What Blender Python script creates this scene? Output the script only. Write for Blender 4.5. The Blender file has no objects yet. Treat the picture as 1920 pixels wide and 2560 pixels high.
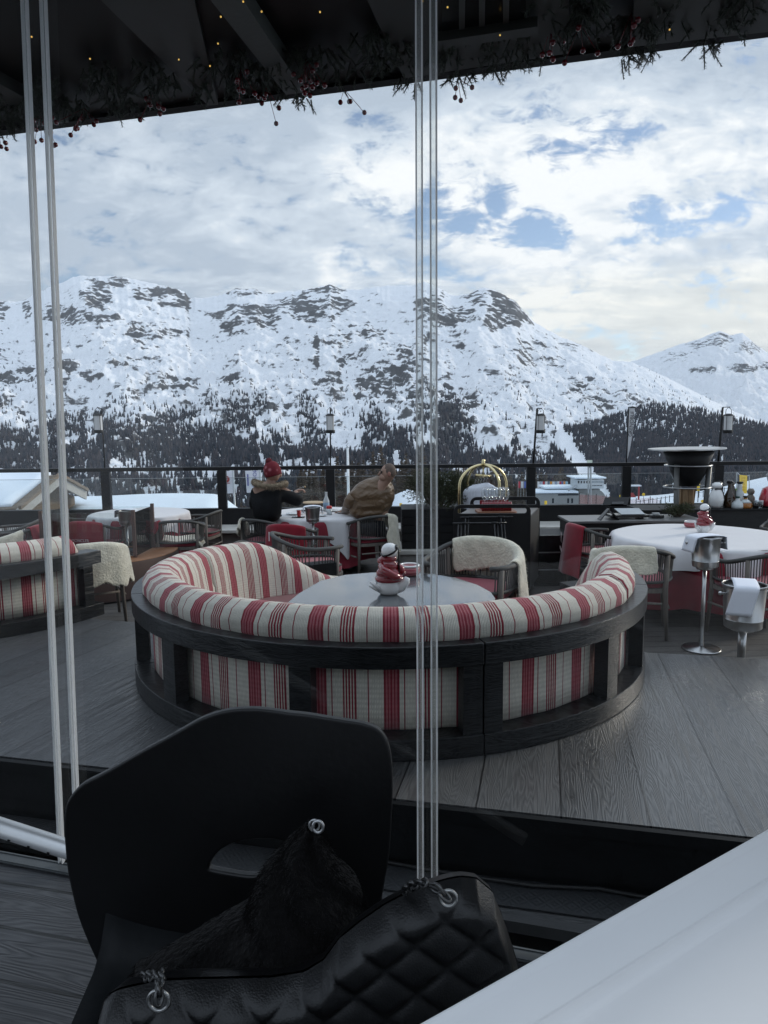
import bpy, bmesh, math, random
import numpy as np
from mathutils import Vector, Matrix
R = math.radians
scene = bpy.context.scene
C = scene.collection

# ---------------------------------------------------------------- camera, world, sun, exposure
FPX = 1775.0; PITCH = R(7.0); ROLL = R(0.6); CZ = 1.9
cp, sp = math.cos(PITCH), math.sin(PITCH); cr, sr = math.cos(ROLL), math.sin(ROLL)
FW = Vector((0, cp, -sp)); UP0 = Vector((0, sp, cp)); RT0 = Vector((1, 0, 0))
RT = RT0*cr - UP0*sr; UP = UP0*cr + RT0*sr
cam_d = bpy.data.cameras.new('camera'); cam = bpy.data.objects.new('camera', cam_d); C.objects.link(cam)
cam_d.sensor_fit = 'VERTICAL'; cam_d.sensor_height = 36; cam_d.lens = FPX/2560*36
cam_d.clip_start = 0.05; cam_d.clip_end = 20000
cam.matrix_world = Matrix(((RT.x, UP.x, -FW.x, 0), (RT.y, UP.y, -FW.y, 0), (RT.z, UP.z, -FW.z, CZ), (0, 0, 0, 1)))
scene.camera = cam
cam_d.dof.use_dof = False

def ray(px, py):
    return FW + RT*((px-960)/FPX) + UP*((1280-py)/FPX)
def W(px, py, z):
    d = ray(px, py); t = (z-CZ)/d.z
    return Vector((d.x*t, d.y*t, z))
def WD(px, py, y):
    d = ray(px, py); t = y/d.y
    return Vector((d.x*t, y, CZ+d.z*t))
def uw(px, py):
    d = ray(px, py); return d.x/d.y, d.z/d.y

world = bpy.data.worlds.new('World'); scene.world = world; world.use_nodes = True
SUN_EL = R(20); SUN_AZ = R(62)            # azimuth to the right of the view direction (+Y)
def build_world():
    nt = world.node_tree; N = nt.nodes; L = nt.links; N.clear()
    out = N.new('ShaderNodeOutputWorld'); bg = N.new('ShaderNodeBackground'); bg.inputs['Strength'].default_value = 0.1
    L.new(bg.outputs[0], out.inputs[0])
    sky = N.new('ShaderNodeTexSky'); sky.sky_type = 'NISHITA'; sky.sun_disc = False
    sky.sun_elevation = SUN_EL; sky.sun_rotation = SUN_AZ; sky.altitude = 1800; sky.air_density = 1.0; sky.dust_density = 0.4; sky.ozone_density = 2.0
    tc = N.new('ShaderNodeTexCoord'); sep = N.new('ShaderNodeSeparateXYZ'); L.new(tc.outputs['Generated'], sep.inputs[0])
    def m(op, a, b=None, c=None, clamp=False):
        n = N.new('ShaderNodeMath'); n.operation = op; n.use_clamp = clamp
        for i, v in enumerate((a, b, c)):
            if v is None: continue
            if isinstance(v, (int, float)): n.inputs[i].default_value = v
            else: L.new(v, n.inputs[i])
        return n.outputs[0]
    X, Y, Z = sep.outputs
    zc = m('MAXIMUM', Z, 0.0)
    dn = m('ADD', zc, 0.10)
    px = m('DIVIDE', X, dn); py = m('DIVIDE', Y, dn)
    yy = m('MAXIMUM', Y, 0.05)
    U = m('DIVIDE', X, yy); V = m('DIVIDE', Z, yy)
    def comb(a, b, c=0.0):
        n = N.new('ShaderNodeCombineXYZ')
        for i, v in enumerate((a, b, c)):
            if isinstance(v, (int, float)): n.inputs[i].default_value = v
            else: L.new(v, n.inputs[i])
        return n.outputs[0]
    def noise(vec, scale, detail=6, rough=0.55, dist=0.0):
        n = N.new('ShaderNodeTexNoise'); n.inputs['Scale'].default_value = scale; n.inputs['Detail'].default_value = detail
        n.inputs['Roughness'].default_value = rough; n.inputs['Distortion'].default_value = dist
        L.new(vec, n.inputs['Vector']); return n.outputs['Fac']
    def ell(px0, py0, rx, ry, tilt=0.0):
        u0, v0 = uw(px0, py0); a = rx/FPX; b = ry/FPX
        du = m('SUBTRACT', U, u0); dv = m('SUBTRACT', V, v0)
        if tilt: dv = m('SUBTRACT', dv, m('MULTIPLY', du, tilt))
        q = m('ADD', m('POWER', m('ABSOLUTE', m('DIVIDE', du, a)), 2.0), m('POWER', m('ABSOLUTE', m('DIVIDE', dv, b)), 2.0))
        return m('SUBTRACT', 1.0, q, clamp=True)
    P = comb(px, py)
    big = noise(P, 0.9, 4, 0.5)
    puff = noise(P, 3.4, 8, 0.62, 0.25)
    fine = noise(comb(m('MULTIPLY', U, 1.0), m('MULTIPLY', V, 2.2)), 22.0, 6, 0.65, 0.5)
    # blue gaps
    gaps = None
    for e, wgt in ((ell(1170, 540, 310, 95, -0.12), .50), (ell(1310, 575, 180, 40, -0.1), .24), (ell(1700, 545, 290, 62, 0.10), .56), (ell(1490, 350, 200, 75, 0.15), .42),
                   (ell(1720, 460, 260, 22, 0.35), .30), (ell(1180, 680, 330, 50, 0.0), .34), (ell(60, 730, 330, 70, -.1), .26),
                   (ell(880, 640, 190, 40, .0), .22), (ell(1420, 840, 300, 40, 0), .18), (ell(1900, 700, 300, 60, 0), .10)):
        v = m('MULTIPLY', e, wgt); gaps = v if gaps is None else m('ADD', gaps, v)
    ref = m('MULTIPLY', ell(1495, 560, 95, 95, 0), .55)         # falling streaks of cloud through the gap
    pf2 = noise(comb(m('MULTIPLY', U, 1.0), m('MULTIPLY', V, 1.6)), 9.0, 8, .6, .8)
    dens = m('ADD', m('MULTIPLY', m('SUBTRACT', pf2, .5), 2.0), m('MULTIPLY', m('SUBTRACT', fine, .5), 1.9))
    dens = m('ADD', m('ADD', dens, m('MULTIPLY', m('SUBTRACT', puff, .5), .8)), 0.60)
    dens = m('ADD', dens, ref)
    dens = m('SUBTRACT', dens, gaps)
    cov = N.new('ShaderNodeMapRange'); cov.interpolation_type = 'SMOOTHSTEP'
    cov.inputs['From Min'].default_value = -0.10; cov.inputs['From Max'].default_value = 0.46
    L.new(dens, cov.inputs['Value'])
    # cloud brightness: thick grey-blue bellies top left, white puffs mid right, cream near the right horizon
    thick = m('ADD', m('MULTIPLY', big, 0.9), m('MULTIPLY', noise(P, 2.6, 6, .6, .3), 0.9))
    shade = N.new('ShaderNodeMapRange'); shade.inputs['From Min'].default_value = 0.62; shade.inputs['From Max'].default_value = 1.12
    L.new(thick, shade.inputs['Value'])
    s = shade.outputs[0]
    lows = N.new('ShaderNodeMapRange'); lows.inputs['From Min'].default_value = uw(1400, 600)[1]; lows.inputs['From Max'].default_value = uw(1400, 760)[1]; L.new(V, lows.inputs['Value'])
    rip = noise(comb(m('MULTIPLY', U, 1.3), m('MULTIPLY', V, 9.0)), 5.0, 6, .6, .6)
    whit = m('ADD', m('MULTIPLY', ell(1550, 480, 850, 360, 0), 0.42), m('MULTIPLY', ell(1100, 380, 300, 120, .2), .25))
    s = m('SUBTRACT', s, whit); s = m('ADD', s, m('MULTIPLY', m('MULTIPLY', m('SUBTRACT', rip, .5), 2.2), lows.outputs[0])); s = m('ADD', s, m('MULTIPLY', m('SUBTRACT', pf2, .5), -1.35)); s = m('ADD', s, m('MULTIPLY', m('SUBTRACT', fine, .5), -1.0))
    topg = N.new('ShaderNodeMapRange'); topg.inputs['From Min'].default_value = uw(960, 420)[1]; topg.inputs['From Max'].default_value = uw(960, 150)[1]
    topg.inputs['To Max'].default_value = .55
    L.new(V, topg.inputs['Value'])
    leftg = N.new('ShaderNodeMapRange'); leftg.inputs['From Min'].default_value = uw(1150, 500)[0]; leftg.inputs['From Max'].default_value = uw(500, 500)[0]; leftg.inputs['To Max'].default_value = .30; L.new(U, leftg.inputs['Value'])
    s = m('ADD', s, m('ADD', topg.outputs[0], leftg.outputs[0]), clamp=True)
    ramp = N.new('ShaderNodeValToRGB'); el = ramp.color_ramp.elements
    el[0].position = 0; el[0].color = (.84, .85, .855, 1)
    el[1].position = 1; el[1].color = (.40, .465, .55, 1)
    e = el.new(.45); e.color = (.57, .63, .70, 1)
    L.new(s, ramp.inputs[0])
    warm = ell(1900, 790, 900, 150, 0)
    mx = N.new('ShaderNodeMix'); mx.data_type = 'RGBA'; L.new(m('MULTIPLY', warm, .6), mx.inputs[0]); L.new(ramp.outputs[0], mx.inputs[6]); mx.inputs[7].default_value = (.92, .89, .78, 1)
    sc = N.new('ShaderNodeVectorMath'); sc.operation = 'SCALE'; L.new(mx.outputs[2], sc.inputs[0]); sc.inputs['Scale'].default_value = 10.0
    skb = N.new('ShaderNodeMix'); skb.data_type = 'RGBA'; skb.blend_type = 'MULTIPLY'; skb.inputs[0].default_value = 1; L.new(sky.outputs[0], skb.inputs[6]); skb.inputs[7].default_value = (1.45, 1.25, 1.12, 1)
    fin = N.new('ShaderNodeMix'); fin.data_type = 'RGBA'; L.new(cov.outputs[0], fin.inputs[0]); L.new(skb.outputs[2], fin.inputs[6]); L.new(sc.outputs[0], fin.inputs[7])
    # sky boosted overhead and behind the camera, out of frame, to light the terrace
    bo = N.new('ShaderNodeMapRange'); bo.inputs['From Min'].default_value = .50; bo.inputs['From Max'].default_value = .85; bo.inputs['To Min'].default_value = 1.0; bo.inputs['To Max'].default_value = 1.75; L.new(Z, bo.inputs['Value'])
    bk = N.new('ShaderNodeMapRange'); bk.inputs['From Min'].default_value = .45; bk.inputs['From Max'].default_value = -.2; bk.inputs['To Min'].default_value = 0; bk.inputs['To Max'].default_value = 0.1; L.new(Y, bk.inputs['Value'])
    fs = N.new('ShaderNodeVectorMath'); fs.operation = 'SCALE'; L.new(fin.outputs[2], fs.inputs[0]); L.new(m('ADD', bo.outputs[0], bk.outputs[0]), fs.inputs['Scale'])
    L.new(fs.outputs[0], bg.inputs['Color'])
build_world()

sun_d = bpy.data.lights.new('sun', 'SUN'); sun = bpy.data.objects.new('sun', sun_d); C.objects.link(sun)
sun_d.energy = 1.4; sun_d.angle = R(12); sun_d.color = (1, .93, .82)
sdir = Vector((math.sin(SUN_AZ)*math.cos(SUN_EL), math.cos(SUN_AZ)*math.cos(SUN_EL), math.sin(SUN_EL)))
sun.rotation_euler = sdir.to_track_quat('Z', 'Y').to_euler()
scene.view_settings.view_transform = 'Standard'; scene.view_settings.look = 'None'
scene.view_settings.exposure = 0.38; scene.view_settings.gamma = 1.0; scene.view_settings.use_curve_mapping = False
scene.cycles.max_bounces = 6; scene.cycles.transparent_max_bounces = 24; scene.cycles.caustics_reflective = False; scene.cycles.caustics_refractive = False

# ---------------------------------------------------------------- helpers
MATS = {}
def newmat(name):
    m = bpy.data.materials.new(name); m.use_nodes = True; MATS[name] = m
    return m, m.node_tree.nodes, m.node_tree.links, m.node_tree.nodes['Principled BSDF']
def mat(name, col, rough=.6, metal=0.0, var=.12, vscale=8.0, bump=0.0, bscale=60.0, coat=0.0, sheen=0.0, spec=.5, stretch=None):
    if name in MATS: return MATS[name]
    m, N, L, b = newmat(name)
    b.inputs['Roughness'].default_value = rough; b.inputs['Metallic'].default_value = metal
    b.inputs['Coat Weight'].default_value = coat; b.inputs['Sheen Weight'].default_value = sheen; b.inputs['Specular IOR Level'].default_value = spec
    tc = N.new('ShaderNodeTexCoord'); mp = N.new('ShaderNodeMapping'); L.new(tc.outputs['Object'], mp.inputs[0])
    if stretch: mp.inputs['Scale'].default_value = stretch
    n = N.new('ShaderNodeTexNoise'); n.inputs['Scale'].default_value = vscale; n.inputs['Detail'].default_value = 5; L.new(mp.outputs[0], n.inputs['Vector'])
    r = N.new('ShaderNodeValToRGB'); L.new(n.outputs['Fac'], r.inputs[0])
    r.color_ramp.elements[0].position = .25; r.color_ramp.elements[1].position = .75
    r.color_ramp.elements[0].color = tuple(max(0, c*(1-var)) for c in col)+(1,)
    r.color_ramp.elements[1].color = tuple(min(1, c*(1+var)) for c in col)+(1,)
    L.new(r.outputs[0], b.inputs['Base Color'])
    if bump:
        n2 = N.new('ShaderNodeTexNoise'); n2.inputs['Scale'].default_value = bscale; n2.inputs['Detail'].default_value = 4; L.new(mp.outputs[0], n2.inputs['Vector'])
        bp = N.new('ShaderNodeBump'); bp.inputs['Strength'].default_value = bump; bp.inputs['Distance'].default_value = .01
        L.new(n2.outputs['Fac'], bp.inputs['Height']); L.new(bp.outputs[0], b.inputs['Normal'])
    return m

class MB:
    def __init__(s): s.v = []; s.f = []; s.uv = None
    def add(s, vs, fs):
        o = len(s.v); s.v += [tuple(v) for v in vs]; s.f += [tuple(i+o for i in f) for f in fs]; return s
    def box(s, c, d, rz=0, M=None):
        x, y, z = d[0]/2, d[1]/2, d[2]/2
        vs = [Vector((a*x, b*y, e*z)) for e in (-1, 1) for b in (-1, 1) for a in (-1, 1)]
        if rz: vs = [Matrix.Rotation(rz, 3, 'Z') @ v for v in vs]
        if M is not None: vs = [M @ v for v in vs]
        vs = [v+Vector(c) for v in vs]
        return s.add(vs, [(0, 2, 3, 1), (4, 5, 7, 6), (0, 1, 5, 4), (2, 6, 7, 3), (0, 4, 6, 2), (1, 3, 7, 5)])
    def beam(s, a, b, w, h, up=(0, 0, 1)):
        a, b = Vector(a), Vector(b); d = (b-a).normalized(); sd = d.cross(Vector(up)).normalized(); u = sd.cross(d).normalized()
        vs = [p+sd*(i*w/2)+u*(j*h/2) for p in (a, b) for (i, j) in ((-1, -1), (1, -1), (1, 1), (-1, 1))]
        return s.add(vs, [(3, 2, 1, 0), (4, 5, 6, 7), (0, 1, 5, 4), (1, 2, 6, 5), (2, 3, 7, 6), (3, 0, 4, 7)])
    def tube(s, pts, r, n=10, caps=True, closed=False, flat=None):
        pts = [Vector(p) for p in pts]; k = len(pts)
        rs = r if isinstance(r, (list, tuple)) else [r]*k
        ring = []; prev = None
        for i in range(k):
            if closed: t = (pts[(i+1) % k]-pts[i-1])
            else: t = pts[min(i+1, k-1)]-pts[max(i-1, 0)]
            t = t.normalized() if t.length > 1e-9 else Vector((0, 0, 1))
            if prev is None:
                a = Vector((0, 0, 1)) if abs(t.z) < .9 else Vector((1, 0, 0)); u = t.cross(a).normalized()
            else:
                u = (prev - t*prev.dot(t)); u = u.normalized() if u.length > 1e-6 else t.cross(Vector((0, 0, 1))).normalized()
            prev = u; w = t.cross(u)
            ring.append([pts[i]+u*(math.cos(2*math.pi*j/n)*rs[i])+w*(math.sin(2*math.pi*j/n)*rs[i]*(flat or 1)) for j in range(n)])
        vs = [v for g in ring for v in g]; fs = []
        for i in range(k if closed else k-1):
            i2 = (i+1) % k
            for j in range(n):
                j2 = (j+1) % n; fs.append((i*n+j, i*n+j2, i2*n+j2, i2*n+j))
        if caps and not closed:
            fs.append(tuple(range(n-1, -1, -1))); fs.append(tuple((k-1)*n+j for j in range(n)))
        return s.add(vs, fs)
    def lathe(s, prof, c=(0, 0, 0), n=28, M=None, sx=1, sy=1):
        vs = []; fs = []
        for (r, z) in prof:
            for j in range(n):
                a = 2*math.pi*j/n; v = Vector((r*sx*math.cos(a), r*sy*math.sin(a), z))
                if M is not None: v = M @ v
                vs.append(v+Vector(c))
        k = len(prof)
        for i in range(k-1):
            for j in range(n):
                j2 = (j+1) % n; fs.append((i*n+j, i*n+j2, (i+1)*n+j2, (i+1)*n+j))
        fs.append(tuple(range(n-1, -1, -1))); fs.append(tuple((k-1)*n+j for j in range(n)))
        return s.add(vs, fs)
    def ball(s, c, r, n=14, m=8, sc=(1, 1, 1), M=None):
        vs = []; fs = []
        for i in range(m+1):
            ph = math.pi*i/m
            for j in range(n):
                a = 2*math.pi*j/n
                v = Vector((math.sin(ph)*math.cos(a)*r*sc[0], math.sin(ph)*math.sin(a)*r*sc[1], math.cos(ph)*r*sc[2]))
                if M is not None: v = M @ v
                vs.append(v+Vector(c))
        for i in range(m):
            for j in range(n):
                j2 = (j+1) % n; fs.append((i*n+j, (i+1)*n+j, (i+1)*n+j2, i*n+j2))
        return s.add(vs, fs)
    def prism(s, poly, z0, z1):
        n = len(poly); vs = [(p[0], p[1], z0) for p in poly]+[(p[0], p[1], z1) for p in poly]
        ar = sum(poly[i][0]*poly[(i+1) % n][1]-poly[(i+1) % n][0]*poly[i][1] for i in range(n))
        fs = [tuple(range(n-1, -1, -1)), tuple(range(n, 2*n))]+[(i, (i+1) % n, n+(i+1) % n, n+i) for i in range(n)]
        if ar < 0: fs = [tuple(reversed(f)) for f in fs]
        return s.add(vs, fs)
    def grid(s, fn, nu, nv, closeu=False):
        vs = [fn(i/(nu if closeu else nu-1), j/(nv-1)) for j in range(nv) for i in range(nu)]
        fs = []
        for j in range(nv-1):
            for i in range(nu if closeu else nu-1):
                i2 = (i+1) % nu; fs.append((j*nu+i, j*nu+i2, (j+1)*nu+i2, (j+1)*nu+i))
        return s.add(vs, fs)
    def build(s, name, m, parent=None, smooth=False, bevel=0.0, solid=0.0, sub=0, auto=False):
        me = bpy.data.meshes.new(name); me.from_pydata([tuple(v) for v in s.v], [], s.f); me.update()
        bm = bmesh.new(); bm.from_mesh(me); bmesh.ops.recalc_face_normals(bm, faces=bm.faces); bm.to_mesh(me); bm.free()
        o = bpy.data.objects.new(name, me); C.objects.link(o)
        if m is not None: me.materials.append(m)
        if smooth: me.polygons.foreach_set('use_smooth', [True]*len(me.polygons))
        if smooth and auto: me.set_sharp_from_angle(angle=R(40))
        if parent is not None: o.parent = parent
        if solid: md = o.modifiers.new('s', 'SOLIDIFY'); md.thickness = solid; md.offset = 0
        if bevel: md = o.modifiers.new('b', 'BEVEL'); md.width = bevel; md.segments = 2; md.limit_method = 'ANGLE'
        if sub: md = o.modifiers.new('u', 'SUBSURF'); md.levels = sub; md.render_levels = sub
        return o
def tag(o, label=None, cat=None, group=None, kind=None):
    if label: o['label'] = label
    if cat: o['category'] = cat
    if group: o['group'] = group
    if kind: o['kind'] = kind
    return o
def thing(name, label, cat, loc=(0, 0, 0), rz=0, group=None):
    o = bpy.data.objects.new(name, None); C.objects.link(o); o.empty_display_size = .1
    o.location = loc; o.rotation_euler = (0, 0, rz); return tag(o, label, cat, group)
def copy_tree(o, parent=None, label=None, loc=None, rz=None):
    c = o.copy(); C.objects.link(c); c.parent = parent
    for ch in list(o.children): copy_tree(ch, c)
    if label: c['label'] = label
    if loc is not None: c.location = loc
    if rz is not None: c.rotation_euler = (0, 0, rz)
    return c
def struct(o): o['kind'] = 'structure'; return o
def rowmesh(name, verts, faces, m, smooth=True):
    me = bpy.data.meshes.new(name); nv = len(verts); nf = len(faces); k = faces.shape[1]
    me.vertices.add(nv); me.vertices.foreach_set('co', verts.astype(np.float32).ravel())
    me.loops.add(nf*k); me.loops.foreach_set('vertex_index', faces.astype(np.int32).ravel())
    me.polygons.add(nf); me.polygons.foreach_set('loop_start', np.arange(0, nf*k, k, dtype=np.int32))
    if smooth: me.polygons.foreach_set('use_smooth', np.ones(nf, dtype=bool))
    me.update(calc_edges=True); me.materials.append(m)
    o = bpy.data.objects.new(name, me); C.objects.link(o); return o
rng = np.random.RandomState(7)
_perm = rng.permutation(512); _perm = np.concatenate([_perm, _perm, _perm]); _ga = rng.rand(512)*2*np.pi
def perlin(x, y):
    xi = np.floor(x).astype(int); yi = np.floor(y).astype(int); xf = x-xi; yf = y-yi
    def g(ix, iy, dx, dy):
        h = _perm[(_perm[ix & 511]+iy) & 511]; a = _ga[h]; return np.cos(a)*dx+np.sin(a)*dy
    u = xf**3*(xf*(xf*6-15)+10); v = yf**3*(yf*(yf*6-15)+10)
    a = g(xi, yi, xf, yf); b = g(xi+1, yi, xf-1, yf); c = g(xi, yi+1, xf, yf-1); d = g(xi+1, yi+1, xf-1, yf-1)
    return (a+(b-a)*u)+((c+(d-c)*u)-(a+(b-a)*u))*v
def fbm(x, y, o=5, g=.5, ridged=False):
    t = 0; a = 1; s = 0
    for i in range(o):
        n = perlin(x*2**i+17.3*i, y*2**i-9.1*i); n = (1-2*np.abs(n))*.7-.2 if ridged else n*1.4
        t = t+n*a; s += a; a *= g
    return t/s
def smooth(e0, e1, x):
    t = np.clip((x-e0)/(e1-e0), 0, 1); return t*t*(3-2*t)
# ---------------------------------------------------------------- mountains, hill, valley
def snow_rock_material(name, rockcol, snowcol):
    m, N, L, b = newmat(name)
    b.inputs['Roughness'].default_value = .85; b.inputs['Specular IOR Level'].default_value = .15
    at = N.new('ShaderNodeAttribute'); at.attribute_name = 'rock'
    tc = N.new('ShaderNodeTexCoord')
    mp = N.new('ShaderNodeMapping'); mp.inputs['Rotation'].default_value = (0.3, .35, 0.2); mp.inputs['Scale'].default_value = (.55, .55, 2.0); L.new(tc.outputs['Object'], mp.inputs[0])
    n = N.new('ShaderNodeTexNoise'); n.inputs['Scale'].default_value = .05; n.inputs['Detail'].default_value = 7; n.inputs['Roughness'].default_value = .7
    L.new(mp.outputs[0], n.inputs['Vector'])
    a = N.new('ShaderNodeMath'); a.operation = 'MULTIPLY_ADD'; L.new(n.outputs['Fac'], a.inputs[0]); a.inputs[1].default_value = 1.7; L.new(at.outputs['Fac'], a.inputs[2])
    mr = N.new('ShaderNodeMapRange'); mr.interpolation_type = 'SMOOTHSTEP'; mr.inputs['From Min'].default_value = 1.22; mr.inputs['From Max'].default_value = 1.42; L.new(a.outputs[0], mr.inputs['Value'])
    n2 = N.new('ShaderNodeTexNoise'); n2.inputs['Scale'].default_value = .02; n2.inputs['Detail'].default_value = 6; L.new(tc.outputs['Object'], n2.inputs['Vector'])
    cr_ = N.new('ShaderNodeValToRGB'); cr_.color_ramp.elements[0].color = tuple(c*.6 for c in rockcol)+(1,); cr_.color_ramp.elements[1].color = tuple(c*1.5 for c in rockcol)+(1,); L.new(n2.outputs['Fac'], cr_.inputs[0])
    mx = N.new('ShaderNodeMix'); mx.data_type = 'RGBA'; L.new(mr.outputs[0], mx.inputs[0]); mx.inputs[6].default_value = snowcol+(1,); L.new(cr_.outputs[0], mx.inputs[7])
    L.new(mx.outputs[2], b.inputs['Base Color'])
    bp = N.new('ShaderNodeBump'); bp.inputs['Strength'].default_value = .5; bp.inputs['Distance'].default_value = 6.0; L.new(n.outputs['Fac'], bp.inputs['Height']); L.new(bp.outputs[0], b.inputs['Normal'])
    return m
SNOW = (.83, .845, .875)
m_mtn = snow_rock_material('mountain_rock_snow', (.088, .088, .09), SNOW)
m_hill = snow_rock_material('hill_snow', (.08, .075, .07), SNOW)

def px_u(px): return (px-960)/FPX
def ridge_curve(pts):
    xs = np.array([p[0] for p in pts], float); ys = np.array([p[1] for p in pts], float)
    return xs, ys
def elev(u, py):                   # tan(elevation) for a direction with tan(azimuth)=u seen at image row py
    # solve approximately through the camera matrices
    px = 960+u*FPX
    for _ in range(3):
        dx = FW.x+RT.x*(px-960)/FPX+UP.x*(1280-py)/FPX; dy = FW.y+RT.y*(px-960)/FPX+UP.y*(1280-py)/FPX
        px = px+(u-dx/dy)*FPX
    dy = FW.y+RT.y*(px-960)/FPX+UP.y*(1280-py)/FPX; dz = FW.z+RT.z*(px-960)/FPX+UP.z*(1280-py)/FPX
    return dz/dy
def mountain(name, m, pts, foot, d0, d1, nu, nt, u0, u1, amp, fall=None, rockfn=None, power=1.0, seed=0.0, jag=5.0, bumps=()):
    xs, ys = ridge_curve(pts)
    us = np.linspace(u0, u1, nu); pxs = 960+us*FPX
    rid = np.interp(pxs, xs, ys)+jag*fbm(pxs/22.0+seed, pxs*0+seed, 4, .6)
    ft = np.interp(pxs, [p[0] for p in foot], [p[1] for p in foot])
    ts = np.concatenate([np.linspace(0, 1, nt), 1+np.linspace(.02, .35, 14)])
    T, Ug = np.meshgrid(ts, us, indexing='ij')
    Tc = np.minimum(T, 1)
    PY = ft[None, :]+(rid-ft)[None, :]*Tc**power
    D = d0+(d1-d0)*T
    # folds: distance wobbles so ridges and gullies really stick out
    k = np.sin(np.pi*np.clip(Tc, 0, 1))**.6
    X0 = Ug*D
    fold = fbm(X0/420+seed+Tc*1.2, D/900+seed, 6, .52, True)+.35*fbm(X0/90+seed+3*Tc, D/200, 4, .55, True)
    fine = fbm(X0/60+seed, D/45+seed, 5, .6)
    E = elev(Ug, PY)
    Z = CZ+E*D + amp*k*(fold-.25)*1.3 + amp*.34*k*fine
    E1 = (Z-CZ)/D
    # keep the skyline where it is: nothing rises above the ridge line
    Er = elev(us, rid)[None, :]
    over = np.maximum(E1-(Er-(1-Tc)*.012), 0); Z = Z-over*D
    back = T > 1
    Z = np.where(back, CZ+elev(Ug, np.repeat(rid[None, :], len(ts), 0))*D - (T-1)*(d1-d0)*1.1, Z)
    X = Ug*D
    V = np.stack([X, D, Z], -1).reshape(-1, 3)
    nr = len(ts); i = np.arange((nr-1)*(nu-1)); r = i//(nu-1); c = i % (nu-1)
    F = np.stack([r*nu+c, r*nu+c+1, (r+1)*nu+c+1, (r+1)*nu+c], -1)
    o = rowmesh(name, V, F, m)
    me = o.data
    # rock cover: steep ground plus rocky bands
    gz = np.gradient(Z, axis=0)/np.maximum(np.gradient(D, axis=0), 1e-3); gx = np.gradient(Z, axis=1)/np.gradient(X, axis=1)
    slope = np.sqrt(gz**2+gx**2)
    PYv = np.repeat(0, 1)
    E2 = (Z-CZ)/D
    # image row of the finished surface
    row = PY-(E2-E)*FPX
    rock = rockfn(960+Ug*FPX, row, slope, X, D) if rockfn else slope*0
    at = me.attributes.new('rock', 'FLOAT', 'POINT'); at.data.foreach_set('value', rock.astype(np.float32).ravel())
    return struct(o), (us, ts, X, D, Z, row)
def blobs(px, py, lst, n=0):
    wob = fbm(px/38.0+5, py/38.0+n, 4, .6)*.9
    r = np.zeros_like(px)
    for (cx, cy, rx, ry, w) in lst:
        d = np.sqrt(((px-cx)/rx)**2+((py-cy)/ry)**2)+wob
        r = np.maximum(r, w*smooth(1.15, .55, d))
    return r
RIDGE = [(-500, 790), (-260, 730), (-120, 760), (0, 749), (35, 752), (75, 755), (87, 752), (139, 724), (191, 704), (229, 688), (260, 691), (318, 690), (359, 698), (399, 707), (440, 716), (480, 727),
         (492, 745), (532, 745), (573, 736), (608, 721), (654, 723), (683, 733), (747, 728), (810, 718), (833, 710), (862, 724), (903, 724), (960, 715), (1035, 714), (1064, 704), (1093, 718), (1134, 739),
         (1168, 736), (1191, 724), (1215, 718), (1249, 733), (1284, 753), (1307, 779), (1330, 803), (1365, 826), (1406, 846), (1458, 866), (1498, 889), (1527, 901), (1568, 905), (1597, 915), (1654, 941),
         (1712, 970), (1770, 999), (1828, 1028), (1920, 1060), (2100, 1110), (2400, 1150)]
ROCKS = [(270, 735, 45, 40, 1), (320, 705, 28, 22, .9), (420, 735, 70, 28, 1), (470, 750, 35, 25, 1), (200, 790, 70, 22, .9), (260, 800, 60, 16, .8), (165, 765, 30, 20, .7), (20, 770, 40, 35, .9), (95, 775, 12, 25, 1),
         (640, 730, 60, 16, .9), (620, 770, 50, 14, .9), (665, 800, 45, 28, .9), (700, 775, 55, 16, 1), (560, 785, 40, 14, .8), (770, 760, 95, 30, 1), (790, 790, 60, 16, 1), (835, 725, 50, 14, .9), (860, 760, 40, 25, .8),
         (600, 815, 45, 25, .7), (380, 825, 60, 28, .6), (450, 830, 40, 16, .5), (50, 945, 60, 22, .9), (90, 930, 40, 14, .8), (190, 920, 40, 20, .8), (240, 935, 40, 14, .7), (300, 905, 40, 14, .6),
         (355, 895, 60, 9, .5), (600, 950, 50, 14, .6), (800, 870, 8, 60, .8), (830, 965, 50, 30, .6), (930, 960, 45, 45, .7), (880, 900, 40, 20, .5), (850, 850, 50, 25, .5), (920, 830, 60, 25, .5),
         (1000, 900, 60, 50, .55), (1060, 860, 30, 60, .5), (1080, 760, 40, 40, .9), (1110, 790, 50, 35, .9), (1160, 790, 28, 28, .9), (1255, 760, 48, 48, 1.1), (1290, 790, 35, 30, 1), (1240, 800, 45, 22, .8),
         (1190, 745, 40, 20, .7), (1320, 870, 60, 25, .5), (1440, 870, 80, 14, .5), (1360, 900, 70, 18, .4), (1120, 1060, 45, 90, .9), (1050, 1000, 50, 70, .6), (980, 950, 40, 60, .6), (1180, 1010, 40, 18, .5),
         (1450, 970, 60, 30, .45), (1530, 1000, 90, 22, .5), (650, 1005, 60, 25, .5), (350, 1100, 70, 50, .75), (430, 960, 90, 20, .4)]
def main_rock(px, py, slope, X, D):
    b = blobs(px, py, ROCKS)
    speck = fbm(X/130+3, D/60, 5, .62)
    low = smooth(870, 1050, py)
    streak = fbm(X/75+D/160+1, D/24-X/220, 5, .65); top = smooth(960, 800, py)
    r = b*(.30+.34*smooth(-.25, .3, streak+.5*fbm(X/40+3, D/18+X/90, 4, .6)))+np.clip(slope-.6, 0, 1)*.30+speck*.36+low*.10+streak*.42+fbm(X/24+8, D/11, 4, .6)*.34+.035+top*.07
    return r
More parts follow.
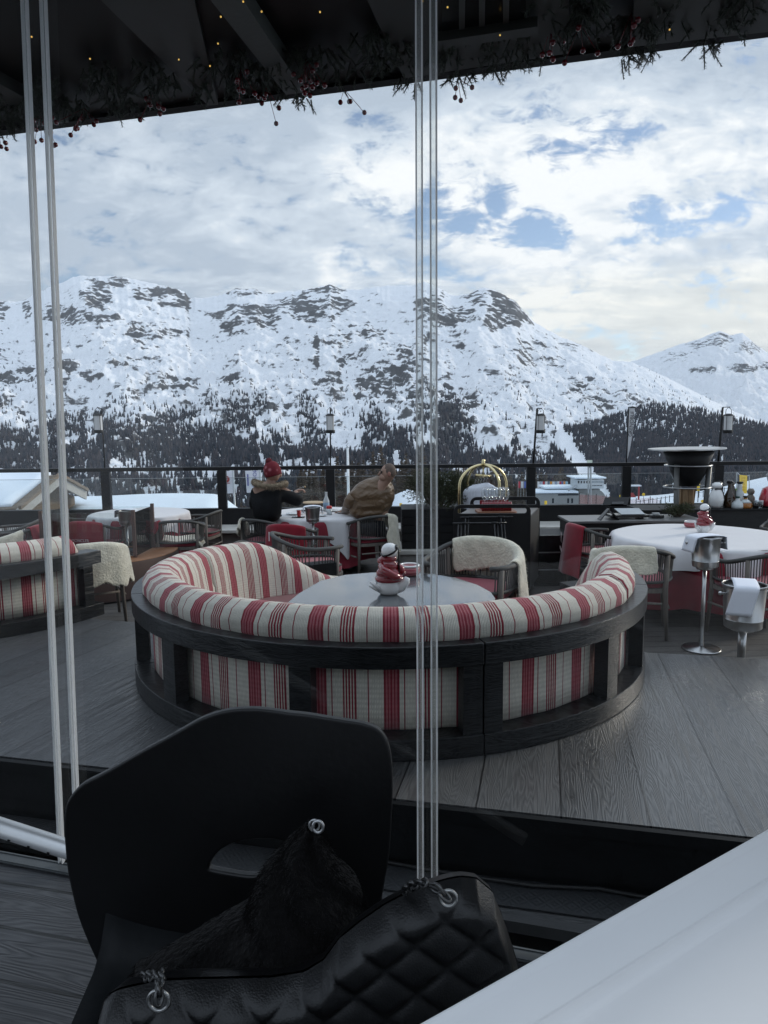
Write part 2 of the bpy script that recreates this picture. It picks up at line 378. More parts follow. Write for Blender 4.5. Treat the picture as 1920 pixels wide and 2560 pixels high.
o_m, G = mountain('mountain', m_mtn, RIDGE, [(-600, 1300), (2400, 1300)], 560, 2500, 1150, 380, -.92, .85, 95, rockfn=main_rock, power=1.0)
FAR = [(900, 1000), (1200, 960), (1400, 925), (1500, 915), (1568, 905), (1614, 889), (1683, 863), (1730, 849), (1770, 832), (1787, 827), (1811, 837), (1842, 833), (1868, 855), (1903, 881), (1920, 883), (2000, 870), (2200, 900), (2500, 930)]
FROCK = [(1745, 860, 50, 14, .6), (1790, 850, 40, 25, .6), (1855, 865, 40, 25, .6), (1840, 920, 45, 14, .9), (1750, 925, 45, 10, .8), (1700, 890, 60, 20, .4), (1900, 915, 30, 14, .6)]
mountain('far_mountain', m_mtn, FAR, [(0, 1190), (2600, 1190)], 2500, 4600, 560, 150, .12, .92, 130, seed=9.7, jag=3,
         rockfn=lambda px, py, s, X, D: blobs(px, py, FROCK)*.5+fbm(X/150+D/300, D/45, 5, .65)*.5+.14)
HILL = [(1280, 1182), (1340, 1165), (1382, 1090), (1400, 1070), (1458, 1063), (1515, 1045), (1568, 1028), (1625, 1008), (1683, 1012), (1741, 1022), (1799, 1040), (1860, 1052), (1920, 1063), (2100, 1090), (2500, 1150)]
o_h, GH = mountain('wooded_hill', m_hill, HILL, [(1280, 1300), (2600, 1300)], 430, 1250, 380, 150, .20, .92, 26, seed=4.1, jag=4,
         rockfn=lambda px, py, s, X, D: fbm(X/60, D/60, 4, .6)*.3+.1)

# trees on the slopes: woods that read as one mass
def cone_trees(name, P, H, seed, label, m):
    n = len(P); r = np.random.RandomState(seed); k = 5
    a = np.arange(k)*2*np.pi/k
    vs = []; fs = []
    base = P; w = H*(.15+.08*r.rand(n)); ph = r.rand(n)*6.28
    lev = [(-.03, 1.0, .62), (.34, .72, 1.0)]
    off = 0; V = np.zeros((n, 2*(k+1), 3)); tx = (r.rand(n)-.5)*H*.06
    for li, (zb, wr, zt) in enumerate(lev):
        for j in range(k):
            jit = .75+.5*r.rand(n)
            V[:, li*(k+1)+j, 0] = base[:, 0]+np.cos(a[j]+ph)*w*wr*jit; V[:, li*(k+1)+j, 1] = base[:, 1]+np.sin(a[j]+ph)*w*wr*jit
            V[:, li*(k+1)+j, 2] = base[:, 2]+H*(zb+.05*r.rand(n))
        V[:, li*(k+1)+k, 0] = base[:, 0]+tx; V[:, li*(k+1)+k, 1] = base[:, 1]; V[:, li*(k+1)+k, 2] = base[:, 2]+H*zt
    T = []
    for li in range(2):
        for j in range(k): T.append((li*(k+1)+j, li*(k+1)+(j+1) % k, li*(k+1)+k))
    T = np.array(T); F = (np.arange(n)[:, None, None]*2*(k+1)+T[None]).reshape(-1, 3)
    o = rowmesh(name, V.reshape(-1, 3), F, m, False)
    shade = np.repeat(r.rand(n), 2*(k+1)); at = o.data.attributes.new('tint', 'FLOAT', 'POINT'); at.data.foreach_set('value', shade.astype(np.float32))
    return tag(o, label, 'trees', kind='stuff')
def tree_material(name, c0, c1):
    m, N, L, b = newmat(name); at = N.new('ShaderNodeAttribute'); at.attribute_name = 'tint'
    r = N.new('ShaderNodeValToRGB'); r.color_ramp.elements[0].color = c0+(1,); r.color_ramp.elements[1].color = c1+(1,); L.new(at.outputs['Fac'], r.inputs[0])
    e = r.color_ramp.elements.new(.7); e.color = tuple((p*.5+q*.5)*.9 for p, q in zip(c0, c1))+(1,)
    L.new(r.outputs[0], b.inputs['Base Color']); b.inputs['Roughness'].default_value = .9; b.inputs['Specular IOR Level'].default_value = .1
    return m
m_tree = tree_material('slope_conifers', (.022, .030, .042), (.080, .070, .075))
def sample(Gd, dens, n, seed):
    us, ts, X, D, Z, row = Gd; r = np.random.RandomState(seed)
    nr = int((ts <= 1).sum()); ri = r.rand(n)*(nr-2); ci = r.rand(n)*(len(us)-2)
    a = ri.astype(int); b = ci.astype(int); fa = ri-a; fb = ci-b
    def s(A): return (A[a, b]*(1-fb)+A[a, b+1]*fb)*(1-fa)+(A[a+1, b]*(1-fb)+A[a+1, b+1]*fb)*fa
    x, d, z, rw = s(X), s(D), s(Z), s(row); px = 960+x/d*FPX
    keep = r.rand(n) < dens(px, rw)
    return np.stack([x, d, z], -1)[keep], px[keep], rw[keep]
WOODS = [(46, 1109, 85, 55, 1), (20, 1150, 120, 40, 1), (120, 1140, 100, 45, 1), (185, 1063, 55, 32, .8), (278, 1092, 45, 75, 1), (225, 1150, 60, 40, .9), (340, 1095, 70, 55, .35), (457, 1063, 60, 65, 1), (416, 1121, 100, 55, 1),
         (532, 1005, 22, 28, .8), (602, 1028, 48, 70, 1), (520, 1098, 80, 60, 1), (660, 1125, 95, 42, 1), (560, 1150, 200, 30, 1), (770, 1040, 30, 62, .95), (781, 1121, 42, 48, .9), (937, 1080, 36, 75, .95), (965, 1140, 50, 35, .8),
         (655, 1010, 26, 30, .6), (1064, 1005, 24, 75, .45), (1135, 1080, 52, 85, .75), (995, 1109, 45, 42, .9), (1064, 1145, 90, 28, 1), (1210, 1150, 120, 22, 1), (1330, 1165, 90, 25, .9), (10, 1010, 30, 12, .7), (310, 1000, 24, 30, .4),
         (1120, 1010, 20, 40, .4), (860, 1150, 90, 20, .8), (1290, 1120, 14, 26, .5)]
def dens_main(px, py):
    b = blobs(px, py, WOODS, 3)
    streak = fbm(px/26.0-py/90.0, py/60.0, 4, .6)
    low = smooth(1160, 1210, py)*(.36+.5*np.clip(fbm(px/60.0+9, py/30.0, 4, .6)*2, -1, .6))
    band = smooth(860, 1000, py)*.035
    d = b*smooth(-.40, -.05, streak)+band*.6+low
    right = smooth(1395, 1330, px)
    return np.clip(d*np.where(py > 1160, right, 1), 0, 1)*smooth(840, 900, py)
P, px_, py_ = sample(G, dens_main, 230000, 3)
Hs = (5.5+6.5*np.random.RandomState(1).rand(len(P)))*(.75+.45*smooth(950, 1120, py_))
cone_trees('slope_wood', P, Hs, 5, 'dark patchy conifer woods on the lower snowy mountain slope', m_tree)
def dens_hill(px, py):
    st = fbm(px/14.0, py/30.0, 4, .6)
    topm = smooth(1000, 1110, py)
    run = smooth(22, 34, np.abs(px-(1395+(py-1090)*.75)))                 # the open piste that runs down beside the hill
    return np.clip((.30+.70*topm)*smooth(-.55, .0, st), 0, 1)*np.where(px < 1530, run, 1)
P, px_, py_ = sample(GH, dens_hill, 60000, 8)
cone_trees('hill_wood', P, 5+5*np.random.RandomState(2).rand(len(P)), 6, 'dense dark conifer wood covering the nearer hill on the right', m_tree)
print('trees ok')

# valley ground: one sheet, from under the terrace to beyond the mountain feet
def ground_z(x, y):
    d = np.hypot(x, y)
    z = np.interp(d, [0, 14, 40, 110, 190, 450, 900, 6000], [-7, -8, -12, -19, -24, -56, -110, -500])
    az = x/np.maximum(y, 1)
    up = np.interp(az, [.285, .345, .45, .54, .7], [0, 7.2, 9.0, 12.5, 15])*smooth(20, 90, y)*smooth(280, 170, y)       # snow bank rising on the right
    z = z+up
    lf = smooth(-.12, -.05, az)*smooth(.12, .04, az)*smooth(60, 110, y)*smooth(240, 150, y)
    lf2 = np.interp(az, [-.13, -.09, -.02, .03, .055, .09], [0, 6.0, 6.5, 8.8, 8.6, 0])*smooth(30, 85, y)*smooth(165, 95, y)
    return z+lf2+lf*2.5+fbm(x/30+2, y/30, 3)*.9*smooth(15, 60, d)
m_snow = mat('valley_snow', (.76, .80, .87), .8, var=.04, vscale=.08, bump=.4, bscale=.6, spec=.2)
ys = np.concatenate([np.linspace(-30, 300, 150), np.geomspace(310, 6000, 60)]); us = np.linspace(-1, 1, 160)
Y, Uu = np.meshgrid(ys, us, indexing='ij'); X = Uu*(60+np.abs(Y)*1.1)
Zg = ground_z(X, Y)
nu = len(us); i = np.arange((len(ys)-1)*(nu-1)); r_ = i//(nu-1); c_ = i % (nu-1)
g = rowmesh('ground', np.stack([X, Y, Zg], -1).reshape(-1, 3), np.stack([r_*nu+c_, r_*nu+c_+1, (r_+1)*nu+c_+1, (r_+1)*nu+c_], -1), m_snow)
struct(g)
# ---------------------------------------------------------------- terrace: decks, steps, kerb
def plank_mat(name, ang, width, c0, c1, rough=(.35, .6), grain=1.0, coat=0.0, gap=.004, spec=.5, off=0.0):
    m, N, L, b = newmat(name)
    tc = N.new('ShaderNodeTexCoord'); mp = N.new('ShaderNodeMapping'); mp.inputs['Rotation'].default_value = (0, 0, -ang); mp.inputs['Location'].default_value = (0, off, 0); L.new(tc.outputs['Object'], mp.inputs[0])
    sp_ = N.new('ShaderNodeSeparateXYZ'); L.new(mp.outputs[0], sp_.inputs[0])
    def mth(op, a, bb=None, cl=False):
        n = N.new('ShaderNodeMath'); n.operation = op; n.use_clamp = cl
        for i, v in enumerate((a, bb)):
            if v is None: continue
            if isinstance(v, (int, float)): n.inputs[i].default_value = v
            else: L.new(v, n.inputs[i])
        return n.outputs[0]
    yv = mth('DIVIDE', sp_.outputs[1], width); idn = mth('FLOOR', yv); fr = mth('FRACT', yv)
    wn = N.new('ShaderNodeTexWhiteNoise'); wn.noise_dimensions = '1D'; L.new(idn, wn.inputs['W'])
    cb = N.new('ShaderNodeCombineXYZ'); L.new(mth('ADD', mth('MULTIPLY', sp_.outputs[0], .55), mth('MULTIPLY', wn.outputs[0], 37.0)), cb.inputs[0])
    L.new(mth('MULTIPLY', sp_.outputs[1], 5.5), cb.inputs[1]); L.new(mth('MULTIPLY', idn, 3.7), cb.inputs[2])
    ns = N.new('ShaderNodeTexNoise'); ns.inputs['Scale'].default_value = 1.3; ns.inputs['Detail'].default_value = 3; ns.inputs['Roughness'].default_value = .45; L.new(cb.outputs[0], ns.inputs['Vector'])
    rings = mth('FRACT', mth('MULTIPLY', ns.outputs['Fac'], 40.0*grain))      # growth rings as contour lines of a slow field
    rg = mth('ABSOLUTE', mth('SUBTRACT', rings, .5))
    cb2 = N.new('ShaderNodeCombineXYZ'); L.new(mth('MULTIPLY', sp_.outputs[0], 2.2), cb2.inputs[0]); L.new(mth('MULTIPLY', sp_.outputs[1], 130.0), cb2.inputs[1]); L.new(idn, cb2.inputs[2])
    fn = N.new('ShaderNodeTexNoise'); fn.inputs['Scale'].default_value = 1.0; fn.inputs['Detail'].default_value = 4; L.new(cb2.outputs[0], fn.inputs['Vector'])
    t = mth('ADD', mth('ADD', mth('MULTIPLY', rg, .7), mth('MULTIPLY', fn.outputs['Fac'], .5)), mth('MULTIPLY', mth('SUBTRACT', wn.outputs[0], .5), .28), True)
    rp = N.new('ShaderNodeValToRGB'); rp.color_ramp.elements[0].color = c0+(1,); rp.color_ramp.elements[1].color = c1+(1,); L.new(t, rp.inputs[0])
    edge = mth('MINIMUM', fr, mth('SUBTRACT', 1.0, fr)); gp = mth('LESS_THAN', edge, gap/width)
    mx = N.new('ShaderNodeMix'); mx.data_type = 'RGBA'; L.new(gp, mx.inputs[0]); L.new(rp.outputs[0], mx.inputs[6]); mx.inputs[7].default_value = (.004, .004, .004, 1)
    L.new(mx.outputs[2], b.inputs['Base Color'])
    w = N.new('ShaderNodeTexNoise'); w.inputs['Scale'].default_value = 2.2; w.inputs['Detail'].default_value = 3; L.new(mp.outputs[0], w.inputs['Vector'])
    rr = N.new('ShaderNodeMapRange'); rr.inputs['From Min'].default_value = .3; rr.inputs['From Max'].default_value = .7; rr.inputs['To Min'].default_value = rough[0]; rr.inputs['To Max'].default_value = rough[1]
    L.new(w.outputs['Fac'], rr.inputs['Value']); L.new(rr.outputs[0], b.inputs['Roughness']); b.inputs['Specular IOR Level'].default_value = spec; b.inputs['Coat Weight'].default_value = coat; b.inputs['Coat Roughness'].default_value = .32
    h = mth('SUBTRACT', mth('ADD', mth('MULTIPLY', rg, 1.0), mth('MULTIPLY', fn.outputs['Fac'], .6)), mth('MULTIPLY', gp, 3.0))
    bp = N.new('ShaderNodeBump'); bp.inputs['Strength'].default_value = .6; bp.inputs['Distance'].default_value = .004; L.new(h, bp.inputs['Height']); L.new(bp.outputs[0], b.inputs['Normal'])
    return m
DK0, DK1 = (.024, .025, .027), (.125, .127, .130)
WZ = -.10
PZ = .20; IZ = .45
A_, B_ = W(0, 1890, PZ), W(1865, 2090, PZ)
ed = (B_-A_).normalized(); pd = Vector((-ed.y, ed.x, 0))                # along the step, and outwards
FL, FR = A_-ed*3.2, B_+ed*3.0
vR = (W(1645, 1635, PZ)-W(1865, 2090, PZ)); aR = math.atan2(vR.y, vR.x)
vL = (W(330, 1646, PZ)-W(0, 1797, PZ)); aL = math.atan2(vL.y, vL.x)
seam = W(1865, 2090, PZ); nR = Vector((-math.sin(aR), math.cos(aR), 0))
m_deckR = plank_mat('platform_planks_right', aR, .37, (.026, .026, .026), (.175, .172, .168), (.24, .45), coat=.6, off=-(nR.dot(seam)))
nL = Vector((-math.sin(aL), math.cos(aL), 0)); m_deckL = plank_mat('platform_planks_left', aL, .42, DK0, DK1, (.28, .52), coat=.12, off=-(nL.dot(W(0, 1797, PZ))))
br = W(1618, 1631, PZ); br2 = W(1920, 1647, PZ); br3 = br2+(br2-br).normalized()*2.5
mid = A_+ed*(B_-A_).length*.42
pl = MB().prism([FL, mid, (0.0, 6.15), (-1.75, 6.25), W(330, 1555, PZ), W(200, 1545, PZ), (-5.5, 6.5)], .0, PZ)
struct(pl.build('platform', m_deckL))
pr = MB().prism([mid, FR, br3, br, (1.6, 5.6), (1.0, 6.1), (0.0, 6.15)], .0, PZ-.001)
struct(pr.build('platform', m_deckR))
m_black = mat('black_paint', (.007, .008, .009), .6, var=.3, bump=.2, bscale=30, spec=.2)
rs = MB(); rs.beam(FL-pd*.012+Vector((0, 0, -.165)), FR-pd*.012+Vector((0, 0, -.165)), .02, .31); rs.beam(FL-pd*.03+Vector((0, 0, -.03)), FR-pd*.03+Vector((0, 0, -.03)), .03, .055)
struct(rs.build('step_riser', m_black))
m_outer = plank_mat('terrace_planks', 0.03, .145, (.055, .050, .046), (.16, .15, .138), (.5, .75), spec=.3)
struct(MB().prism([(FL.x, FL.y+.3), (FR.x, FR.y+.3), (9, 3), (9, 10.9), (-9, 10.9), (-9, 4)], -.15, -.004).build('terrace_deck', m_outer))
# strip outside the glass: rubber tread mat against the step, then a dark plank
struct(MB().prism([(-9, -3.4), (9, -3.4), (9, 4), (-9, 4)], -.42, -.32).build('under_floor', m_black))
m_strip = plank_mat('strip_planks', math.atan2(ed.y, ed.x), .19, (.02, .021, .022), (.095, .095, .097), (.45, .7))
st0, st1 = A_-ed*3, B_+ed*3
def off(p, d, z): return (p.x+pd.x*d, p.y+pd.y*d, z)
wl0, wl1 = W(30, 2088, WZ), W(1350, 2315, WZ); wd_ = (wl1-wl0).normalized(); wl0 = wl0-wd_*3; wl1 = wl1+wd_*3
sp_poly = [off(st0, -.045, 0), off(st1, -.045, 0), wl1, wl0]
struct(MB().prism([(p[0], p[1]) for p in sp_poly], WZ-.05, WZ).build('walkway', m_strip))
mt, N, L, b = newmat('tread_plate')
tc = N.new('ShaderNodeTexCoord'); mp = N.new('ShaderNodeMapping'); mp.inputs['Rotation'].default_value = (0, 0, -math.atan2(ed.y, ed.x)); L.new(tc.outputs['Object'], mp.inputs[0])
ck = N.new('ShaderNodeTexChecker'); ck.inputs['Scale'].default_value = 28; L.new(mp.outputs[0], ck.inputs[0])
w1 = N.new('ShaderNodeTexWave'); w1.bands_direction = 'DIAGONAL'; w1.inputs['Scale'].default_value = 22; L.new(mp.outputs[0], w1.inputs[0])
mp2 = N.new('ShaderNodeMapping'); mp2.inputs['Scale'].default_value = (-1, 1, 1); L.new(mp.outputs[0], mp2.inputs[0])
w2 = N.new('ShaderNodeTexWave'); w2.bands_direction = 'DIAGONAL'; w2.inputs['Scale'].default_value = 22; L.new(mp2.outputs[0], w2.inputs[0])
mx = N.new('ShaderNodeMix'); L.new(ck.outputs['Fac'], mx.inputs[0]); L.new(w1.outputs['Fac'], mx.inputs[2]); L.new(w2.outputs['Fac'], mx.inputs[3])
bp = N.new('ShaderNodeBump'); bp.inputs['Strength'].default_value = .5; bp.inputs['Distance'].default_value = .002; L.new(mx.outputs[0], bp.inputs['Height']); L.new(bp.outputs[0], b.inputs['Normal'])
b.inputs['Base Color'].default_value = (.035, .037, .04, 1); b.inputs['Roughness'].default_value = .45
tp = [off(st0, -.05, 0), off(st1, -.05, 0), off(st1, -.23, 0), off(st0, -.23, 0)]
tm = MB().prism([(p[0], p[1]) for p in tp], WZ+.004, WZ+.010).build('tread_mat', mt); tag(tm, 'dark rubber mat with a chevron tread lying along the foot of the step', 'mat')
cb_pts = [W(x, y, WZ+.02) for x, y in ((940, 2150), (1060, 2172), (1180, 2192), (1330, 2214), (1500, 2222), (1700, 2260), (1980, 2285))]
tag(MB().tube([(p.x, p.y, WZ+.020) for p in cb_pts], .009, 8).build('cable', mat('cable_rubber', (.012, .012, .013), .5), smooth=True), 'black electric cable lying on the tread mat below the step', 'cable')

# inner floor with the glass track
a0 = W(0, 2140, IZ); a1 = W(1320, 2388, IZ); we = (a1-a0).normalized(); wn_ = Vector((-we.y, we.x, 0))
G0, G1 = a0-we*3.5, a1+we*3.0
vI = W(232, 2358, IZ)-W(0, 2316, IZ); aI = math.atan2(vI.y, vI.x); nI = Vector((-math.sin(aI), math.cos(aI), 0))
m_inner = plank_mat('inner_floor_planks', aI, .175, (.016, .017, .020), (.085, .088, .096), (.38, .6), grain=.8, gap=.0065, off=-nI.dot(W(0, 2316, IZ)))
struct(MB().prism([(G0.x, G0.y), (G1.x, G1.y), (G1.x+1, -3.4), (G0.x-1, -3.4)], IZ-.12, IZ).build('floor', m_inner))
m_alu = mat('aluminium', (.42, .44, .45), .35, metal=.9, var=.1)
m_alud = mat('dark_aluminium', (.085, .092, .095), .5, metal=.3, var=.15, spec=.3)
sill = thing('door_track', 'low grey metal floor track running under the folding glass panels', 'track', (a0.x, a0.y, IZ))
def rel(p, t): return Vector(p)-Vector(t.location)
for k, (o_, h, w_) in enumerate(((-.012, .004, .05), (-.03, .007, .006), (.008, .007, .006))):
    q0 = G0+wn_*o_; q1 = G1+wn_*o_
    MB().beam(rel((q0.x, q0.y, IZ+.005+h/2), sill), rel((q1.x, q1.y, IZ+.005+h/2), sill), w_, h).build('rail', m_alud, sill)

# ---------------------------------------------------------------- glass wall
def glass_mat(name, tint, refl=.9, rough=.0):
    m = bpy.data.materials.new(name); m.use_nodes = True; N = m.node_tree.nodes; L = m.node_tree.links; N.clear(); MATS[name] = m
    out = N.new('ShaderNodeOutputMaterial'); tr = N.new('ShaderNodeBsdfTransparent'); tr.inputs[0].default_value = tint+(1,)
    gl = N.new('ShaderNodeBsdfGlossy'); gl.inputs['Roughness'].default_value = rough; gl.inputs[0].default_value = (refl, refl, refl, 1)
    fr = N.new('ShaderNodeFresnel'); fr.inputs[0].default_value = 1.36
    geo = N.new('ShaderNodeNewGeometry')
    mx = N.new('ShaderNodeMixShader'); L.new(fr.outputs[0], mx.inputs[0]); L.new(tr.outputs[0], mx.inputs[1]); L.new(gl.outputs[0], mx.inputs[2]); L.new(mx.outputs[0], out.inputs[0])
    return m
m_pane = glass_mat('window_pane_glass', (.955, .97, .97))
m_clear = glass_mat('clear_glass', (.93, .95, .95))
m_seal = bpy.data.materials.new('clear_seal'); m_seal.use_nodes = True; N = m_seal.node_tree.nodes; L = m_seal.node_tree.links
N.clear(); out = N.new('ShaderNodeOutputMaterial'); t1 = N.new('ShaderNodeBsdfTransparent'); t1.inputs[0].default_value = (.97, .985, .98, 1); t2 = N.new('ShaderNodeBsdfTranslucent'); t2.inputs[0].default_value = (.93, .94, .95, 1); t3 = N.new('ShaderNodeBsdfGlossy'); t3.inputs['Roughness'].default_value = .25
x1 = N.new('ShaderNodeMixShader'); x1.inputs[0].default_value = .07; x2 = N.new('ShaderNodeMixShader'); x2.inputs[0].default_value = .12; L.new(t1.outputs[0], x1.inputs[1]); L.new(t2.outputs[0], x1.inputs[2]); L.new(x1.outputs[0], x2.inputs[1]); L.new(t3.outputs[0], x2.inputs[2]); L.new(x2.outputs[0], out.inputs[0])
m_sealedge = bpy.data.materials.new('seal_edge'); m_sealedge.use_nodes = True; N = m_sealedge.node_tree.nodes; L = m_sealedge.node_tree.links; N.clear(); out = N.new('ShaderNodeOutputMaterial'); t2 = N.new('ShaderNodeBsdfTranslucent'); t2.inputs[0].default_value = (.95, .95, .96, 1); t3 = N.new('ShaderNodeBsdfDiffuse'); t3.inputs[0].default_value = (.74, .75, .76, 1); x1 = N.new('ShaderNodeMixShader'); x1.inputs[0].default_value = .35; L.new(t2.outputs[0], x1.inputs[1]); L.new(t3.outputs[0], x1.inputs[2]); L.new(x1.outputs[0], out.inputs[0])
ZT = 3.2                                                        # soffit height
def wall_point(px, off_=0.0):                                   # vertical line in the glass wall seen at column px (row 1280)
    d = ray(px, 1280); q = Vector((-d.x, -d.y)); n = wn_
    P0 = G0+wn_*off_; t = (P0.x*n.x+P0.y*n.y)/(d.x*n.x+d.y*n.y); return Vector((d.x*t, d.y*t, 0))
gw = thing('glass_wall', 'tall frameless folding glass wall between the camera and the terrace', 'glass wall', (a0.x, a0.y, IZ))
cols = [(100, 128, 162), (1050, 1086, 1086)]
x_l1, x_l2, x_c1, x_c2 = wall_point(117), wall_point(146, .02), wall_point(1053), wall_point(1087, .02)
def wall_at(px, py):
    d = ray(px, py); t = (G0.x*wn_.x+G0.y*wn_.y)/(d.x*wn_.x+d.y*wn_.y); return Vector((d.x*t, d.y*t, CZ+d.z*t))
def seal_at(ends, w=.015):
    o = gw.location; a, b_ = wall_at(*ends[0]), wall_at(*ends[1]); z0, z1 = IZ+.02, ZT
    f = lambda z: a+(b_-a)*((z-a.z)/(b_.z-a.z)); lo, hi = f(z0), f(z1); q = Vector(((lo.x+hi.x)/2-o.x, (lo.y+hi.y)/2-o.y, 0)); t = Vector(((lo.x-hi.x)/2, (lo.y-hi.y)/2, 0))
    g_ = MB(); g_.beam(q+t+Vector((0, 0, z0-IZ)), q-t+Vector((0, 0, z1-IZ)), w, w, up=(0, 1, 0)); s = g_.build('seal_strip', m_seal, gw)
    for s_ in (-1, 1):
        e = MB(); e.beam(q+we*(s_*w*.5)+t+Vector((0, 0, z0-IZ)), q+we*(s_*w*.5)-t+Vector((0, 0, z1-IZ)), .0035, w*1.15, up=(0, 1, 0)); e.build('edge', m_sealedge, s)
for e_ in (((61, 0), (143, 1900)), ((108, 0), (186, 1900)), ((1047, 0), (1051, 2100)), ((1083, 0), (1086, 2100))): seal_at(e_)
def pane(p, q, offn):
    o = gw.location; d = wn_*offn
    vs = [Vector((v.x-o.x+d.x, v.y-o.y+d.y, z-IZ)) for v, z in ((p, IZ+.02), (q, IZ+.02), (q, ZT), (p, ZT))]
    MB().add(vs, [(0, 1, 2, 3)]).build('glass_pane', m_pane, gw)
pane(x_l1-we*1.1, x_l2, 0.0); pane(x_l1, x_c2-wn_*.0, .016); pane(x_c1, x_c2+we*1.6, .0)
for p in (x_l2, x_c2):
    pass

# ---------------------------------------------------------------- canopy roof over the door and the room behind
e0, e1 = W(0, 330, ZT), W(1920, 80, ZT); ce = (e1-e0).normalized(); cn = Vector((-ce.y, ce.x, 0))
can = thing('canopy', 'dark flat canopy roof with grey green beams above the glass wall', 'canopy', (e0.x, e0.y, ZT))
c0, c1 = e0-ce*4, e1+ce*5
def rc(p, z=0): return Vector((p.x-e0.x, p.y-e0.y, z))
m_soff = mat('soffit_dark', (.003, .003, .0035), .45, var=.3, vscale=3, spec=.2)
m_refl_strip = mat('beam_grey_green', (.06, .068, .064), .55, var=.12, vscale=3, bump=.1)
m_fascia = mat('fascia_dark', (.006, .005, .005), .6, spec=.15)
back0, back1 = c0-cn*2.05, c1-cn*2.05
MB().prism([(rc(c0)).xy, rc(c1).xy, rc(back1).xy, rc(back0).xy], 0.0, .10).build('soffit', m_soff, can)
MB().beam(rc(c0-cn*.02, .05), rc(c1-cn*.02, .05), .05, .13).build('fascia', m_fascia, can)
def slab(pxs, dz, name='beam', m=m_refl_strip):  # lighter strips modelling building reflections, built as beams and panels under the soffit
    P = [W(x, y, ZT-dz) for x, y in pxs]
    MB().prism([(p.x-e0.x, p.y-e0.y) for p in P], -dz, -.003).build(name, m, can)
def ext(a, b, t): return (a[0]+(b[0]-a[0])*t, a[1]+(b[1]-a[1])*t)
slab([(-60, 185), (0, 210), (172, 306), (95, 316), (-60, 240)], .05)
slab([(235, -20), (560, -20), (505, 0), (350, -5), (540, 262), (525, 265), (490, 232)], .04) if False else None
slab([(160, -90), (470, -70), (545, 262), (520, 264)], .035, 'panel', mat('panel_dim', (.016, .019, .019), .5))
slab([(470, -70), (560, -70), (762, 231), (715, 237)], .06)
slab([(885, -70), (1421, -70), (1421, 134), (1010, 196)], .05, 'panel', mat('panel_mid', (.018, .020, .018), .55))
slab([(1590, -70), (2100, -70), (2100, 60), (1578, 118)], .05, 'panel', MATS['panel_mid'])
# reflection of a facade window, modelled as dark panes, bars and sill
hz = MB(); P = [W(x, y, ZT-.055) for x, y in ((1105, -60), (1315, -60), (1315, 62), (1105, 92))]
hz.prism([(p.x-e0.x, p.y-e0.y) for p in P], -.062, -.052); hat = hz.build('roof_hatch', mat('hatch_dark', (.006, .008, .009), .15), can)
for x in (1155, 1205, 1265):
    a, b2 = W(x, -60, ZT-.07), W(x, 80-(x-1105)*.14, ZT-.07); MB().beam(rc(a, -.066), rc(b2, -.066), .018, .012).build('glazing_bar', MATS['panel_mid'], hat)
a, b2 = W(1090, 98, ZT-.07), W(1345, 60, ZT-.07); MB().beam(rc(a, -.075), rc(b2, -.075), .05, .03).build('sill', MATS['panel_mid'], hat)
m_room = mat('room_panelling', (.03, .026, .022), .6, var=.3, vscale=2)
rw = MB(); rw.box((0, -3.3, (ZT+IZ)/2), (12, .1, ZT-IZ)); tag(rw.build('room_wall', m_room), 'dark wood panelled wall of the room behind the camera', 'wall')

# ---------------------------------------------------------------- garland along the canopy edge
m_needle = mat('fir_needles', (.028, .038, .026), .6, var=.4, vscale=20)
m_berry = mat('red_berry', (.16, .010, .018), .12, var=.2, coat=.6)
gar = thing('garland', 'fir garland with red berries and small gold lights hung along the canopy edge', 'garland', (e0.x, e0.y, ZT))
rg = random.Random(11)
fol = MB()
def sprig(mb, p, d, L_, dens=30):
    dens = 85
    d = Vector(d).normalized(); a = d.cross(Vector((0, 0, 1))); a = a.normalized() if a.length > .05 else Vector((1, 0, 0)); b_ = d.cross(a)
    mb.tube([p, p+d*L_*.5+Vector((0, 0, -.1*L_*.2)), p+d*L_], [.003, .0025, .001], 4)
    for i in range(int(dens*L_/.15)):
        t = i/(dens*L_/.15); q = p+d*L_*t; ang = rg.uniform(0, 6.28); w = (a*math.cos(ang)+b_*math.sin(ang))
        tip = q+(d*.55+w).normalized()*rg.uniform(.014, .024)*(1.1-.45*t); sd = d.cross(w).normalized()*.0019
        mb.add([q-sd, q+sd, tip], [(0, 1, 2)])
def gpt(px, d): return None
Lg = (e1-e0).length
tufts = [(.456, .03), (.60, .03), (.665, .03), (.715, .06), (.86, .03), (.865, .02), (.94, .04), (-.10, .25), (.0, .2), (.06, .3), (.14, .3), (.17, .2), (.24, .3), (.30, .3), (.355, .2), (.40, .28), (.47, .2), (.50, .2), (.60, .3), (.66, .25), (.70, .2), (.725, .2), (.755, .2), (.80, .3), (.86, .25), (.93, .2), (.96, .2), (1.02, .2), (1.06, .2)]
for k in range(95):
    s = rg.uniform(-.15, 1.15); dd = rg.uniform(.16, .42)
    tufts.append((s, dd))
for (s, dd) in tufts:
    base = e0+ce*(Lg*s)-cn*dd; p0 = rc(base, -.02)
    n = rg.randint(8, 12)
    for i in range(n):
        dr = Vector((rg.uniform(-.8, .8), rg.uniform(-.6, .6), rg.uniform(-1.3, -.35)))
        L_ = rg.uniform(.04, .095)
        if dd < .13: L_ *= .8
        sprig(fol, p0+Vector((rg.uniform(-.05, .05), rg.uniform(-.05, .05), 0)), dr, L_, 26)
fol.build('foliage', m_needle, gar)
